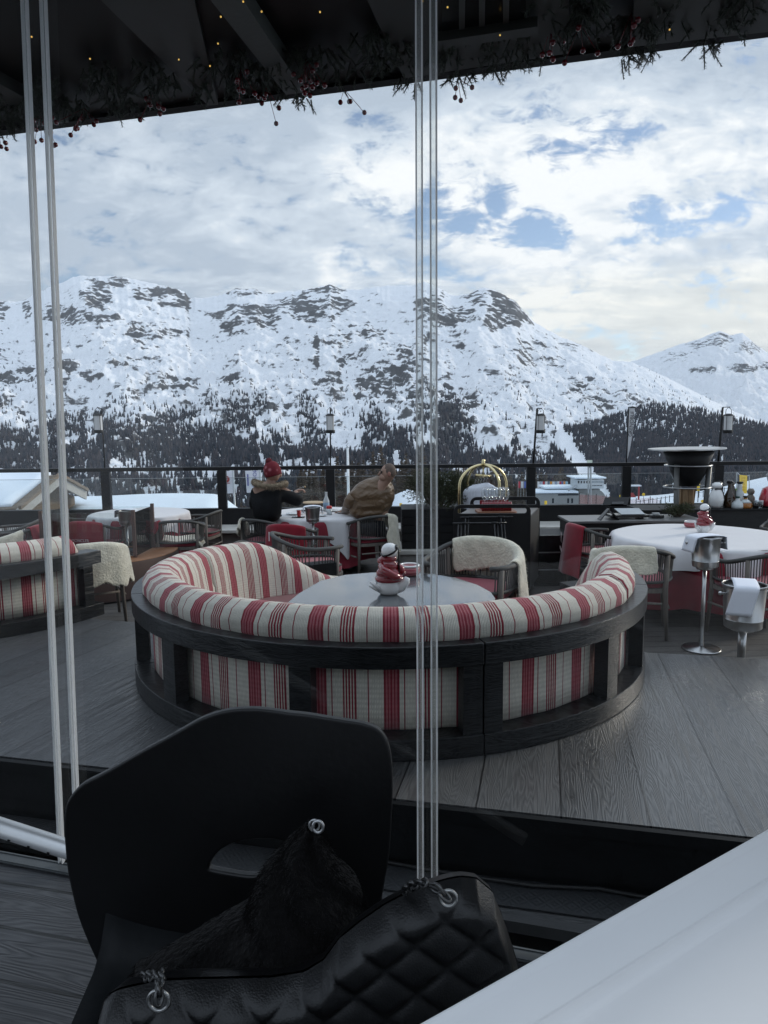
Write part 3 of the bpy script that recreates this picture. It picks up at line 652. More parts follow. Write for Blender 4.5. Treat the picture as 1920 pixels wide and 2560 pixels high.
for (s, dd, n) in ((.03, .12, 9), (.12, .2, 14), (.18, .17, 8), (.29, .22, 6), (.43, .14, 6), (.42, .3, 7), (.52, .05, 4), (.50, .30, 12), (.66, .02, 4), (.80, .28, 4), (.85, .3, 5), (.77, .28, 5), (-.05, .1, 8)):
    bm_ = MB(); base = rc(e0+ce*(Lg*s)-cn*dd, -.09)
    for i in range(n):
        q = base+Vector((rg.gauss(0, .035), rg.gauss(0, .03), rg.uniform(-.06, .03))); bm_.ball(q, .0095, 10, 7); bm_.tube([q, base+Vector((0, 0, .06))], .0012, 4)
    bm_.build('berry_cluster', m_berry, gar, smooth=True)
m_led = bpy.data.materials.new('gold_led'); m_led.use_nodes = True; bb = m_led.node_tree.nodes['Principled BSDF']; bb.inputs['Emission Color'].default_value = (1, .62, .15, 1); bb.inputs['Emission Strength'].default_value = .55; bb.inputs['Base Color'].default_value = (.5, .3, .05, 1)
for (x, y) in ((79, 92), (225, 147), (545, 109), (525, 165), (447, 149), (608, 4), (654, 29), (800, 30), (1056, 3), (1119, 18), (1250, 88), (1674, 74), (552, 42)):
    p = W(x, y, ZT-.10); MB().ball(rc(p, -.10), .0028, 8, 6).build('light_bulb', m_led, gar, smooth=True)

# ---------------------------------------------------------------- railing, kerb
RY = 11.0
m_steel = mat('railing_black', (.009, .009, .010), .5, var=.2, spec=.25)
rail = thing('railing', 'black post and rail balustrade with glass infill round the terrace', 'railing', (0, RY, 0))
zt = (WD(960, 1163, RY)).z
def rx(px, y=RY): return WD(px, 1200, y).x
MB().box((0, 0, zt-.025), (17, .10, .055)).build('top_rail', m_steel, rail, bevel=.004)
MB().box((0, 0, .50), (17, .12, .27)).build('bottom_beam', m_steel, rail)
pxs = [-300, -20, 265, 555, 826, 1090, 1327, 1565, 1795, 2020, 2300]
for p in pxs: MB().box((rx(p), 0, (zt-.055+.635)/2), (.135, .09, zt-.055-.64)).build('post', m_steel, rail, bevel=.004)
for p, q in zip(pxs[:-1], pxs[1:]):
    x0_, x1_ = rx(p)+.07, rx(q)-.07
    MB().box(((x0_+x1_)/2, 0, .86), (x1_-x0_, .008, .50)).build('glass_panel', m_clear, rail)
    MB().box(((x0_+x1_)/2, 0, 1.113), (x1_-x0_, .010, .006)).build('glass_edge', mat('glass_edge', (.32, .35, .36), .3), rail)
m_stone = mat('kerb_stone', (.20, .19, .175), .8, var=.2, vscale=5, bump=.2); m_cap = mat('kerb_cap', (.50, .48, .44), .75, var=.15, vscale=7)
kb = thing('kerb_wall', 'low stone kerb wall with pale capstones under the balustrade', 'wall', (0, 10.5, 0))
MB().box((0, .18, .17), (17, .5, .34)).build('wall_face', m_stone, kb)
for i in range(12): MB().box((-7.6+i*1.4, .12, .365), (1.39, .62, .045)).build('capstone', m_cap, kb, bevel=.005)
kb2 = thing('stone_block', 'stone block with a pale cap jutting forward below the black planter', 'wall', (WD(1075, 1300, 8.9).x, 9.35, 0))
MB().box((0, 0, .12), (1.15, .7, .24)).build('wall_face', m_stone, kb2); MB().box((0, 0, .268), (1.2, .76, .05)).build('capstone', m_cap, kb2, bevel=.005)
# ---------------------------------------------------------------- sofas
def stripes_mat(name):
    m, N, L, b = newmat(name); uv = N.new('ShaderNodeUVMap'); sp_ = N.new('ShaderNodeSeparateXYZ'); L.new(uv.outputs[0], sp_.inputs[0])
    fr = N.new('ShaderNodeMath'); fr.operation = 'FRACT'; L.new(sp_.outputs[0], fr.inputs[0])
    r = N.new('ShaderNodeValToRGB'); r.color_ramp.interpolation = 'CONSTANT'; el = r.color_ramp.elements
    cream = (.64, .60, .52, 1); red = (.26, .030, .045, 1); mid = (.40, .13, .145, 1)
    seq = [(0.0, cream), (.035, red), (.06, mid), (.085, red), (.10, mid), (.125, red), (.145, mid), (.175, red), (.19, mid), (.215, red), (.25, cream), (.31, red), (.325, cream), (.47, red), (.495, cream), (.51, red), (.535, cream),
           (.55, red), (.575, cream), (.592, red), (.615, cream), (.632, red), (.662, cream), (.82, red), (.835, cream)]
    el[0].position = 0; el[0].color = cream; el[1].position = .035; el[1].color = red
    for p, c in seq[2:]: e = el.new(p); e.color = c
    L.new(fr.outputs[0], r.inputs[0])
    # basket weave
    mp = N.new('ShaderNodeMapping'); mp.inputs['Scale'].default_value = (1, 1, 1); L.new(uv.outputs[0], mp.inputs[0])
    w1 = N.new('ShaderNodeTexWave'); w1.inputs['Scale'].default_value = 14; w1.bands_direction = 'X'; L.new(uv.outputs[0], w1.inputs[0])
    w2 = N.new('ShaderNodeTexWave'); w2.inputs['Scale'].default_value = 14; w2.bands_direction = 'Y'; L.new(uv.outputs[0], w2.inputs[0])
    ml = N.new('ShaderNodeMath'); ml.operation = 'MULTIPLY'; L.new(w1.outputs['Fac'], ml.inputs[0]); L.new(w2.outputs['Fac'], ml.inputs[1])
    ns = N.new('ShaderNodeTexNoise'); ns.inputs['Scale'].default_value = 30; L.new(uv.outputs[0], ns.inputs['Vector'])
    ad = N.new('ShaderNodeMath'); ad.operation = 'MULTIPLY_ADD'; L.new(ns.outputs['Fac'], ad.inputs[0]); ad.inputs[1].default_value = .35; ad.inputs[2].default_value = .72
    a2 = N.new('ShaderNodeMath'); a2.operation = 'MULTIPLY_ADD'; L.new(ml.outputs[0], a2.inputs[0]); a2.inputs[1].default_value = .22; L.new(ad.outputs[0], a2.inputs[2])
    vm = N.new('ShaderNodeVectorMath'); vm.operation = 'SCALE'; L.new(r.outputs[0], vm.inputs[0]); L.new(a2.outputs[0], vm.inputs['Scale'])
    L.new(vm.outputs[0], b.inputs['Base Color'])
    bp = N.new('ShaderNodeBump'); bp.inputs['Strength'].default_value = .5; bp.inputs['Distance'].default_value = .003; L.new(ml.outputs[0], bp.inputs['Height']); L.new(bp.outputs[0], b.inputs['Normal'])
    b.inputs['Roughness'].default_value = .9; b.inputs['Sheen Weight'].default_value = .15; b.inputs['Specular IOR Level'].default_value = .15
    return m
m_str = stripes_mat('striped_woven_fabric')
def wood_dark(name, stretch, lo=(.0045, .005, .0055), hi=(.020, .021, .023), rough=.34):
    m, N, L, b = newmat(name); tc = N.new('ShaderNodeTexCoord'); mp = N.new('ShaderNodeMapping'); mp.inputs['Scale'].default_value = stretch; L.new(tc.outputs['Object'], mp.inputs[0])
    ns = N.new('ShaderNodeTexNoise'); ns.inputs['Scale'].default_value = 1.6; ns.inputs['Detail'].default_value = 3; L.new(mp.outputs[0], ns.inputs['Vector'])
    f = N.new('ShaderNodeMath'); f.operation = 'MULTIPLY'; f.inputs[1].default_value = 22; L.new(ns.outputs['Fac'], f.inputs[0])
    g_ = N.new('ShaderNodeMath'); g_.operation = 'PINGPONG'; g_.inputs[1].default_value = .5; L.new(f.outputs[0], g_.inputs[0])
    r = N.new('ShaderNodeValToRGB'); r.color_ramp.elements[0].color = lo+(1,); r.color_ramp.elements[1].color = hi+(1,); r.color_ramp.elements[1].position = .5; L.new(g_.outputs[0], r.inputs[0]); L.new(r.outputs[0], b.inputs['Base Color'])
    bp = N.new('ShaderNodeBump'); bp.inputs['Strength'].default_value = .5; bp.inputs['Distance'].default_value = .003; L.new(g_.outputs[0], bp.inputs['Height']); L.new(bp.outputs[0], b.inputs['Normal'])
    b.inputs['Roughness'].default_value = rough; b.inputs['Specular IOR Level'].default_value = .35; return m
m_wood = wood_dark('charred_oak', (1.2, 1.2, 9))
def uvgrid(name, fn, uvfn, nu, nv, m, parent, smooth=True, solid=0.0, closev=False):
    vs = [fn(i/(nu-1), j/(nv-1)) for j in range(nv) for i in range(nu)]
    fs = [(j*nu+i, j*nu+i+1, (j+1)*nu+i+1, (j+1)*nu+i) for j in range(nv-1) for i in range(nu-1)]
    me = bpy.data.meshes.new(name); me.from_pydata([tuple(v) for v in vs], [], fs); me.update()
    uvl = me.uv_layers.new(name='UVMap')
    for p in me.polygons:
        for li in p.loop_indices:
            vi = me.loops[li].vertex_index; uvl.data[li].uv = uvfn((vi % nu)/(nu-1), (vi//nu)/(nv-1))
    me.materials.append(m); 
    if smooth: me.polygons.foreach_set('use_smooth', [True]*len(me.polygons))
    o = bpy.data.objects.new(name, me); C.objects.link(o); o.parent = parent
    if solid: md = o.modifiers.new('s', 'SOLIDIFY'); md.thickness = solid; md.offset = 0
    return o
def ring_prism(mb, r0, r1, z0, z1, a0, a1, n=60):
    vs = []
    for i in range(n+1):
        a = a0+(a1-a0)*i/n; c, s = math.cos(a), math.sin(a)
        vs += [(r0*c, r0*s, z0), (r1*c, r1*s, z0), (r1*c, r1*s, z1), (r0*c, r0*s, z1)]
    fs = []
    for i in range(n):
        o = i*4
        for k in range(4): fs.append((o+k, o+(k+1) % 4, o+4+(k+1) % 4, o+4+k))
    fs += [(3, 2, 1, 0), (n*4, n*4+1, n*4+2, n*4+3)]
    return mb.add(vs, fs)
PERIOD = .385
def sofa(label, c, Ro, a0, a1, posts, joints, cj, endA, endB, wood, sx=1.0, sy=1.0, rz=0, uo=0.0, shr=0.0, lowl=0.0):
    t = thing('curved_sofa', label, 'sofa', (c[0], c[1], PZ), rz); t.scale = (sx, sy, 1)
    zr0, zr1 = .485, .60; zb = .115; wr = .17
    js = [a0]+[R(j) for j in joints]+[a1]
    w0_, w1_ = wood
    jw = [w0_]+[j for j in js[1:-1] if w0_ < j < w1_]+[w1_]
    for p, q in zip(jw[:-1], jw[1:]):
        mb = MB(); ring_prism(mb, Ro-wr, Ro, zr0, zr1, p+.0012, q-.0012, 40); mb.build('top_rail', m_wood, t, bevel=.005)
        mb = MB(); ring_prism(mb, Ro-wr-.02, Ro, 0.002, zb, p+.0012, q-.0012, 40); mb.build('base_rail', m_wood, t, bevel=.004)
    for a, w in posts:
        a = R(a); mb = MB(); ring_prism(mb, Ro-.10, Ro-.012, zb-.004, zr0+.004, a-w/2/Ro, a+w/2/Ro, 4); mb.build('post', m_wood, t)
    # fabric shell: outer face, roll over the rail, inner back
    def prof(v, hs):                                        # v along the section; hs = height factor for the sloping ends
        H = .475+.215*hs
        pts = [(Ro-.135, zb+.001), (Ro-.135, .48), (Ro-.125, .56), (Ro-.09, .615), (Ro-.09, .665), (Ro-.12, .715), (Ro-.185, .745), (Ro-.25, .735), (Ro-.30, .69), (Ro-.33, .60), (Ro-.355, .42), (Ro-.38, .12)]
        f = v*(len(pts)-1); i = min(int(f), len(pts)-2); g = f-i
        r = pts[i][0]*(1-g)+pts[i+1][0]*g; z = pts[i][1]*(1-g)+pts[i+1][1]*g
        return r, z
    LA, LB = endA, endB
    def hs(a):
        d0 = abs(a-a0)*Ro; d1 = abs(a1-a)*Ro
        f = 1.0
        if LA: f = min(f, float(smooth(0, LA, d0))*.97+.03)
        if LB: f = min(f, float(smooth(0, LB, d1))*.97+.03)
        return f
    seamw = .012
    def shell(name, b0, b1):
        n = max(12, int(abs(b1-b0)*Ro/.028))
        def fn(u, v):
            a = b0+(b1-b0)*u; r, z = prof(v, 1.0)
            h = hs(a); 
            if z > .20: z = .20+(z-.20)*(.12+.88*h)*(1-lowl*float(smooth(R(-150), R(-225), a)))
            e = min(u, 1-u)*abs(b1-b0)*Ro; pinch = (1-min(1, e/.03))**2*.022
            if .25 < v < .9: r += (-pinch if v < .5 else pinch*.6); z -= pinch*.6
            wob = .004*math.sin(a*9+v*4)+.003*math.sin(a*23+v*11)+.0025*math.sin(a*41-v*17); r *= 1-shr*float(smooth(R(-198), R(-250), a))
            return Vector(((r+wob)*math.cos(a), (r+wob)*math.sin(a), z))
        return uvgrid(name, fn, lambda u, v: ((b0+(b1-b0)*u)*(Ro-.12)/PERIOD+uo, v*3.2), n, 34, m_str, t, solid=.02)
    cjs = [a0]+[R(j) for j in cj]+[a1]
    for p, q in zip(cjs[:-1], cjs[1:]): shell('back_cushion', p+.006, q-.006)
    sc = MB(); ring_prism(sc, Ro-.95, Ro-.37, .05, .20, a0+.05, a1-.05, 60); sc.build('seat_cushion', mat('seat_red', (.12, .02, .028), .9, sheen=.2, var=.1), t, bevel=.03)
    ins = MB(); ring_prism(ins, Ro-.34, Ro-.18, .10, .40, a0+.02, a1-.02, 60); ins.build('inner_frame', m_black, t)
    return t
SC = (0.03, 5.25)
sofa('round horseshoe sofa with red and cream stripes in a black wood frame, in the centre', SC, 1.83, R(-252), R(20), [(-205, .12), (-190, .1), (-165, .13), (-135, .14), (-105, .12), (-76.8, .105), (-73.2, .105), (-45, .12), (-24, .1), (-3, .14)], (-160, -75, -16), (-196, -33), 1.15, .75, (R(-212), R(2)), uo=.12, shr=.14, lowl=.13)
sofa('striped curved sofa cut off by the left edge of the picture', (-4.15, 7.0), 1.70, R(-150), R(-22), [(-140, .12), (-108, .12), (-70, .08), (-66, .08), (-27, .10)], (-68,), (), .5, .25, (R(-150), R(-22)), uo=.35)

# ---------------------------------------------------------------- low table in the sofa
TZ = .85
tt = [W(x, y, TZ) for x, y in ((700, 1522), (745, 1484), (800, 1452), (862, 1437), (930, 1431), (1000, 1430), (1075, 1434), (1140, 1444), (1195, 1462), (1228, 1480), (1238, 1494), (1236, 1512), (1222, 1545))]
cx = sum(p.x for p in tt)/len(tt)
low = [Vector((tt[-1].x-.01, 3.95, 0)), Vector((tt[-1].x-.06, 3.84, 0)), Vector((cx, 3.78, 0)), Vector((tt[0].x+.02, 3.84, 0)), Vector((tt[0].x-.03, 3.93, 0))]
poly = [(p.x, p.y-4.6) for p in tt+low]
dt = thing('dining_table', 'low grey table with rounded corners inside the curved striped sofa', 'table', (0, 4.6, PZ))
m_top = mat('grey_laminate', (.085, .095, .105), .17, var=.08, vscale=3, coat=.5)
MB().prism(poly, TZ-PZ-.022, TZ-PZ).build('tabletop', m_top, dt, bevel=.004)
MB().box((0.0, .05, .28), (.14, .14, .54)).build('pedestal', m_black, dt); MB().box((0, .05, .012), (.6, .6, .02)).build('foot_plate', m_black, dt, bevel=.003)

# ---------------------------------------------------------------- rope armchairs
m_rope = mat('rope_grey', (.070, .068, .064), .8, var=.2, vscale=40); m_frame = mat('rope_wrapped_rail', (.060, .059, .056), .7, var=.2, bump=.3, bscale=120)
m_leg = mat('weathered_teak', (.15, .13, .112), .75, var=.3, vscale=6, stretch=(8, 8, 1)); m_cush = mat('red_cushion', (.24, .016, .035), .85, sheen=.3, var=.12)
def rail_pt(s, inset=0.0, low=False):                            # s 0..1 from the right arm front round the back to the left arm front
    a = -.28*math.pi + s*1.56*math.pi                            # 0 = +x ; back at -y
    ang = math.pi*.30 - s*1.60*math.pi
    ex = 2.6; cs, sn = math.cos(ang), math.sin(ang)
    x = math.copysign(abs(cs)**(2/ex), cs)*(.300-inset); y = math.copysign(abs(sn)**(2/ex), sn)*(.285-inset)-.01
    bk = max(0.0, -sn)
    z = (.665+.095*bk**1.2) if not low else (.50-.01*bk)
    return Vector((x, y, z))
def make_chair(label):
    t = thing('rope_armchair', label, 'chair')
    n = 34; tp_ = [rail_pt(i/(n-1)) for i in range(n)]; lp = [rail_pt(i/(n-1), .012, True) for i in range(n)]
    MB().tube(tp_, .0185, 10).build('top_rail', m_frame, t, smooth=True)
    MB().tube(lp, .013, 8).build('lower_rail', m_frame, t, smooth=True)
    rp = MB()
    for i in range(62):
        s = .03+.94*i/61; a, b = rail_pt(s), rail_pt(s, .012, True)
        rp.tube([a, b], .0048, 4, caps=False)
    rp.build('rope_weave', m_rope, t, smooth=True)
    MB().prism([(x*(.26)*min(1, 1.0), y*.25) for x, y in [(math.copysign(abs(math.cos(k*math.pi/12))**.55, math.cos(k*math.pi/12)), math.copysign(abs(math.sin(k*math.pi/12))**.55, math.sin(k*math.pi/12))) for k in range(24)]], .435, .49).build('seat_cushion', m_cush, t, smooth=False, bevel=.016)
    MB().prism([(x*.265, y*.255) for x, y in [(math.copysign(abs(math.cos(k*math.pi/12))**.5, math.cos(k*math.pi/12)), math.copysign(abs(math.sin(k*math.pi/12))**.5, math.sin(k*math.pi/12))) for k in range(24)]], .395, .432).build('seat_frame', m_leg, t, bevel=.005)
    for sx, sy, s in ((1, 1, .06), (-1, 1, .94), (1, -1, .335), (-1, -1, .665)):
        top = rail_pt(s)
        MB().tube([(top.x*1.02, top.y*1.02, top.z-.01), (top.x*.98, top.y*.98, .43), (top.x*1.06, top.y*1.08, .004)], [.017, .020, .013], 10).build('leg', m_leg, t, smooth=True)
    for sx in (-1, 1): MB().tube([(sx*.262, .2, .27), (sx*.262, -.2, .27)], .011, 8).build('stretcher', m_leg, t, smooth=True)
    MB().tube([(-.21, -.245, .31), (.21, -.245, .31)], .011, 8).build('stretcher', m_leg, t, smooth=True)
    return t
chair0 = make_chair('grey rope armchair'); used = [0]
CH = 'grey rope armchairs round the terrace tables'
def place_chair(x, y, z, rz, label, sc=1.0):
    if not used[0]: used[0] = 1; c = chair0; c.location = (x, y, z); c.rotation_euler = (0, 0, rz); c['label'] = label
    else: c = copy_tree(chair0, None, label, (x, y, z), rz)
    c['group'] = CH; c.scale = (sc, sc, 1 if sc == 1 else (1+sc)/2); return c
def drape(name, m, chair, s0, s1, out, inn, label, cat, jag=.05, seed=0, group=None, solid=.02, inset=0.0, flare=.03):
    """a skin or blanket hung over the chair's rail, top-level, placed with the chair's matrix"""
    M = Matrix.Translation(chair.location) @ Matrix.Rotation(chair.rotation_euler.z, 4, 'Z') @ Matrix.Diagonal((*chair.scale, 1))
    nu, nv = 30, 26; r = random.Random(seed); ph = [r.uniform(0, 6.28) for _ in range(6)]
    o = thing(name, label, cat, tuple(M @ rail_pt((s0+s1)/2)), 0, group); o_inv = Matrix.Translation(-Vector(o.location))
    def fn(u, v):
        edge = jag*(.6*math.sin(u*7+ph[0])+.4*math.sin(u*17+ph[1])+.35*math.sin(u*31+ph[2]))
        eu = 0
        if jag: eu = jag*.35*(math.sin(v*9+ph[3])+.5*math.sin(v*23+ph[4]))*(1 if u > .5 else -1)*abs(u-.5)*2
        s = s0+(s1-s0)*u+eu*.4; s = min(max(s, 0), 1)
        p = rail_pt(s); q = rail_pt(min(1, s+.01))-rail_pt(max(0, s-.01)); tn = Vector((q.x, q.y, 0)).normalized(); nrm = Vector((-tn.y, tn.x, 0)) 
        if nrm.dot(Vector((p.x, p.y+.0, 0))) < 0: nrm = -nrm
        L1 = max(.05, out+edge); L2 = max(.05, inn+edge*.7)
        # section: outside drop -> over the rail -> inside drop
        tot = L1+L2+.075; d = v*tot; rr = .026
        fold = .010*math.sin(u*19+ph[5])
        if d < L1: k = (L1-d)/max(L1, .01); off_, z = rr+flare*k+fold*k, -(L1-d)
        elif d < L1+.075: a = (d-L1)/.075*math.pi; off_, z = rr*math.cos(a), rr*math.sin(a)
        else: k = (d-L1-.075); off_, z = -rr-.02*k/max(L2, .01)-fold*.5*k/max(L2, .01), -k
        w = Vector((p.x, p.y, p.z+z+.004))+nrm*off_
        return o_inv @ (M @ w)
    g_ = MB().grid(fn, nu, nv); ob = g_.build('skin' if 'sheep' in name else 'cloth', m, o, smooth=True, solid=solid, sub=1)
    return o, fn
m_fur = mat('sheepskin_wool', (.60, .56, .45), .95, var=.18, vscale=14, bump=1.0, bscale=55, sheen=.5, spec=.1)
def add_fur(o, seed=1, n=900, L_=.014):
    """short tufts of wool standing off the skin"""
    ob = o.children[0]; me = ob.data; r = random.Random(seed); mb = MB()
    for _ in range(n):
        p = me.polygons[r.randrange(len(me.polygons))]; vs = [me.vertices[i].co for i in p.vertices]
        a, b = r.random(), r.random(); q = (vs[0]*(1-a)+vs[1]*a)*(1-b)+(vs[3]*(1-a)+vs[2]*a)*b
        nrm = p.normal*(1 if r.random() < .5 else -1)
        if nrm.dot(q-Vector((0, 0, -.1))) < 0 and r.random() < .3: nrm = -nrm
        tip = q+nrm*(.010+L_*r.random())+Vector((r.uniform(-.008, .008), r.uniform(-.008, .008), -r.uniform(.004, .018))); sd = Vector((r.uniform(-1, 1), r.uniform(-1, 1), 0)).normalized()*.004
        mb.add([q-sd+nrm*.006, q+sd+nrm*.006, tip], [(0, 1, 2)])
    mb.build('wool', m_fur, o)
m_blanket = mat('red_blanket', (.22, .010, .022), .9, var=.15, vscale=10, sheen=.35, spec=.15)
m_white_ink = mat('white_print', (.62, .50, .50), .8)
def text_mesh(txt, size, m, parent, M, name='lettering', extrude=.0008):
    cu = bpy.data.curves.new(name, 'FONT'); cu.body = txt; cu.size = size; cu.align_x = 'CENTER'; cu.align_y = 'CENTER'; cu.extrude = extrude
    tmp = bpy.data.objects.new(name, cu); me = bpy.data.meshes.new_from_object(tmp); bpy.data.objects.remove(tmp)
    o = bpy.data.objects.new(name, me); C.objects.link(o); me.materials.clear(); me.materials.append(m); o.parent = parent; o.matrix_local = M; return o

# ---------------------------------------------------------------- tables under cloths
m_cloth = mat('white_tablecloth', (.60, .585, .59), .8, var=.03, vscale=5, bump=.15, bscale=14, sheen=.1); m_red = mat('red_undercloth', (.23, .012, .028), .85, var=.12, sheen=.2)
def round_table(c, Rr, label, cl_label, seed=0, red=True, side=None, turn=.4, drop=.20, n=150, amp=.03):
    t = thing('round_table', label, 'table', (c[0], c[1], 0), 0, 'round tables on the lower terrace')
    MB().lathe([(Rr-.02, .715), (Rr, .722), (Rr, .738), (Rr-.02, .742)], n=48).build('tabletop', m_leg, t); MB().lathe([(.05, .02), (.045, .72)], n=16).build('pedestal', m_black, t, smooth=True); MB().lathe([(.3, .0), (.3, .012), (.06, .03)], n=24).build('foot', m_black, t)
    r = random.Random(seed); ph = [r.uniform(0, 6.28) for _ in range(5)]
    def clothfn(zt_, dropf, gap, folds, amp):
        def fn(u, v):
            a = u*2*math.pi
            if v < .5: rr = (Rr+.004+gap)*(v/.5)**.8; wr_ = .0015*math.sin(a*3+rr*9+ph[0])+.001*math.sin(rr*40+a*2); return Vector((rr*math.cos(a), rr*math.sin(a), zt_+wr_))
            k = (v-.5)/.5; D_ = dropf(a); zz = D_*k
            f = math.sin(a*folds+ph[1]+.6*math.sin(a*2+ph[2]))
            rr = Rr+.008+gap+min(k*.25, 1)*.01+amp*(k**.8)*(.6+f+.4*math.sin(a*23+ph[3]))*1.3-.02*k*k
            return Vector((rr*math.cos(a), rr*math.sin(a), zt_-.003-zz))
        return fn
    if red:
        rcl = thing('undercloth', 'deep red undercloth showing below the '+cl_label, 'tablecloth', (c[0], c[1], 0), 0, 'red undercloths')
        MB().grid(clothfn(.7455, lambda a: .60+.03*math.sin(a*4), 0, 11, .035), n, 26, True).build('cloth', m_red, rcl, smooth=True)
    wcl = thing('tablecloth', cl_label, 'tablecloth', (c[0], c[1], 0), 0, 'white tablecloths on the round tables')
    S = side or Rr*2+.34
    def sq(a):                                                   # overhang of a square cloth on a round top
        a2 = (a+turn) % (math.pi/2)-math.pi/4; return max(.05, (S/2)/math.cos(a2)-Rr) if False else max(drop, (S/2)/max(.707, math.cos(((a+turn+math.pi/4) % (math.pi/2))-math.pi/4))-Rr)
    MB().grid(clothfn(.7495, sq, .006, 9, amp), n, 26, True).build('cloth', m_cloth, wcl, smooth=True)
    return t, wcl
RT_ = (3.23, 7.15)
round_table(RT_, .86, 'large round table on the right of the terrace under its cloths', 'white tablecloth over the large round table on the right', seed=3, drop=.20, turn=.55, amp=.055)
FT = (WD(795, 1280, 9.35).x, 9.35)
round_table(FT, .70, 'round table where the two guests sit', 'white tablecloth of the table where the two guests sit', seed=5, turn=.2)
LT = (WD(352, 1280, 9.65).x, 9.6)
round_table(LT, .64, 'round table set up left behind the fire pit', 'white tablecloth of the table behind the fire pit', seed=7, turn=.9)

# ---------------------------------------------------------------- ice buckets on stands
m_inox = mat('brushed_steel', (.46, .46, .46), .28, metal=1.0, var=.08, vscale=30, stretch=(1, 1, .05)); m_nap = mat('white_napkin', (.72, .74, .80), .85, var=.03)
BG = 'steel ice buckets'
def bucket_set(x, y, z0, ztop, H, Rr, lab, napfn, knobs=0.0, base=True, pole_r=.016):
    st = thing('bucket_stand', 'steel pole stand under the '+lab, 'stand', (x, y, z0), 0, 'pole stands of the ice buckets')
    MB().tube([(0, 0, .01), (0, 0, ztop-z0-H-.004)], pole_r, 14).build('pole', m_inox, st, smooth=True)
    MB().lathe([(.155, 0), (.155, .008), (.15, .012), (.03, .02), (pole_r, .03)], n=36).build('base_plate', m_inox, st, smooth=True, bevel=0)
    MB().lathe([(Rr*.55, ztop-z0-H-.02), (Rr*.6, ztop-z0-H-.003)], n=20).build('holder', m_inox, st, smooth=True)
    bk = thing('ice_bucket', lab, 'ice bucket', (x, y, ztop-H), 0, BG)
    MB().lathe([(Rr*.80, 0), (Rr*.86, .006), (Rr*.88, H*.2), (Rr*.90, H*.21), (Rr*.885, H*.22), (Rr*.97, H-.02), (Rr*1.03, H-.012), (Rr*1.04, H), (Rr*.99, H+.003), (Rr*.95, H-.005), (Rr*.86, H*.25)], n=36).build('bucket', m_inox, bk, smooth=True, auto=True)
    for s_ in (-1, 1):
        M = Matrix.Rotation(knobs, 3, 'Z'); p = M @ Vector((s_*Rr*1.06, 0, H*.80))
        MB().ball(p+(M @ Vector((s_*.022, 0, 0))), .017, 12, 8).tube([M @ Vector((s_*Rr*.93, 0, H*.8)), p+(M @ Vector((s_*.012, 0, 0)))], .007, 8).build('handle_knob', m_inox, bk, smooth=True)
    nk = thing('napkin', napfn[0], 'napkin', (x, y, ztop), 0, 'white napkins folded over the ice buckets')
    a0_, wd, dl, dr = napfn[1:]
    # a folded cloth lying across the rim: front drop, across, back drop
    M = Matrix.Rotation(a0_, 3, 'Z')
    def fn(u, v):
        tot = dl+2*Rr+dr; d = v*tot; w = (u-.5)*wd
        if d < dl: k = (dl-d); p = Vector((-Rr*1.06-.01-k*.10, w*(1+.15*k)+k*.25, -k+.008))
        elif d < dl+2*Rr: k = (d-dl)/(2*Rr); p = Vector((-Rr*1.06+2.12*Rr*k, w, .010+.010*math.sin(k*3.1)-.004*abs(w)/wd))
        else: k = d-dl-2*Rr; p = Vector((Rr*1.06+.01+k*.10, w, -k+.008))
        return M @ p
    MB().grid(fn, 8, 24).build('cloth', m_nap, nk, smooth=True, solid=.006)
p = W(1753, 1622, 0.0)
bucket_set(p.x, p.y, 0.0, .955, .25, .118, 'tall steel ice bucket in front of the right round table', ('white napkin folded over the ice bucket before the right round table', R(12), .15, .13, .11), knobs=R(-8))
p = WD(1857, 1560, 5.25); bx, by = p.x, 5.25
bucket_set(bx, by, 0.0, WD(1857, 1460, 5.25).z, .335, .155, 'larger steel ice bucket nearest the right edge, behind the platform', ('white napkin slung over the front of the large ice bucket at the right edge', R(68), .17, .21, .05), knobs=R(3), pole_r=.03)
p = W(785, 1432, 0.0)
p = WD(782, 1300, 8.35); bucket_set(p.x, 8.35, 0.0, WD(782, 1268, 8.35).z, .17, .09, 'steel ice bucket beside the seated guests', ('white napkin over the ice bucket beside the seated guests', R(10), .12, .07, .08))
p = WD(316, 1300, 8.75); bucket_set(p.x, 8.75, 0.0, WD(316, 1276, 8.75).z, .17, .10, 'steel ice bucket behind the fire pit', ('white napkin over the ice bucket behind the fire pit', R(0), .14, .09, .09))

# ---------------------------------------------------------------- chairs, skins, blankets
def cx_(px, y): return WD(px, 1400, y).x
SK = 'sheepskins hung over chair backs'
c1 = place_chair(cx_(772, 6.9), 6.95, 0, R(-76), 'low grey rope armchair standing behind the left of the sofa table', 1.22)
c2 = place_chair(cx_(662, 6.8), 6.85, 0, R(-92), 'armchair with a folded red blanket just behind the left sofa arm', 1.0)
c3 = place_chair(cx_(1178, 5.1), 5.12, PZ, R(155), 'armchair with a big sheepskin at the right of the sofa table', 1.12)
o, _ = drape('sheepskin', m_fur, c3, .36, .84, .34, .20, 'large pale sheepskin over the armchair right of the sofa table', 'sheepskin', seed=2, group=SK); add_fur(o, 1, 1200)
o, _ = drape('red_blanket', m_blanket, c2, .0, .16, .16, .14, 'plain red blanket over the arm of the chair behind the sofa', 'blanket', jag=0, seed=4)
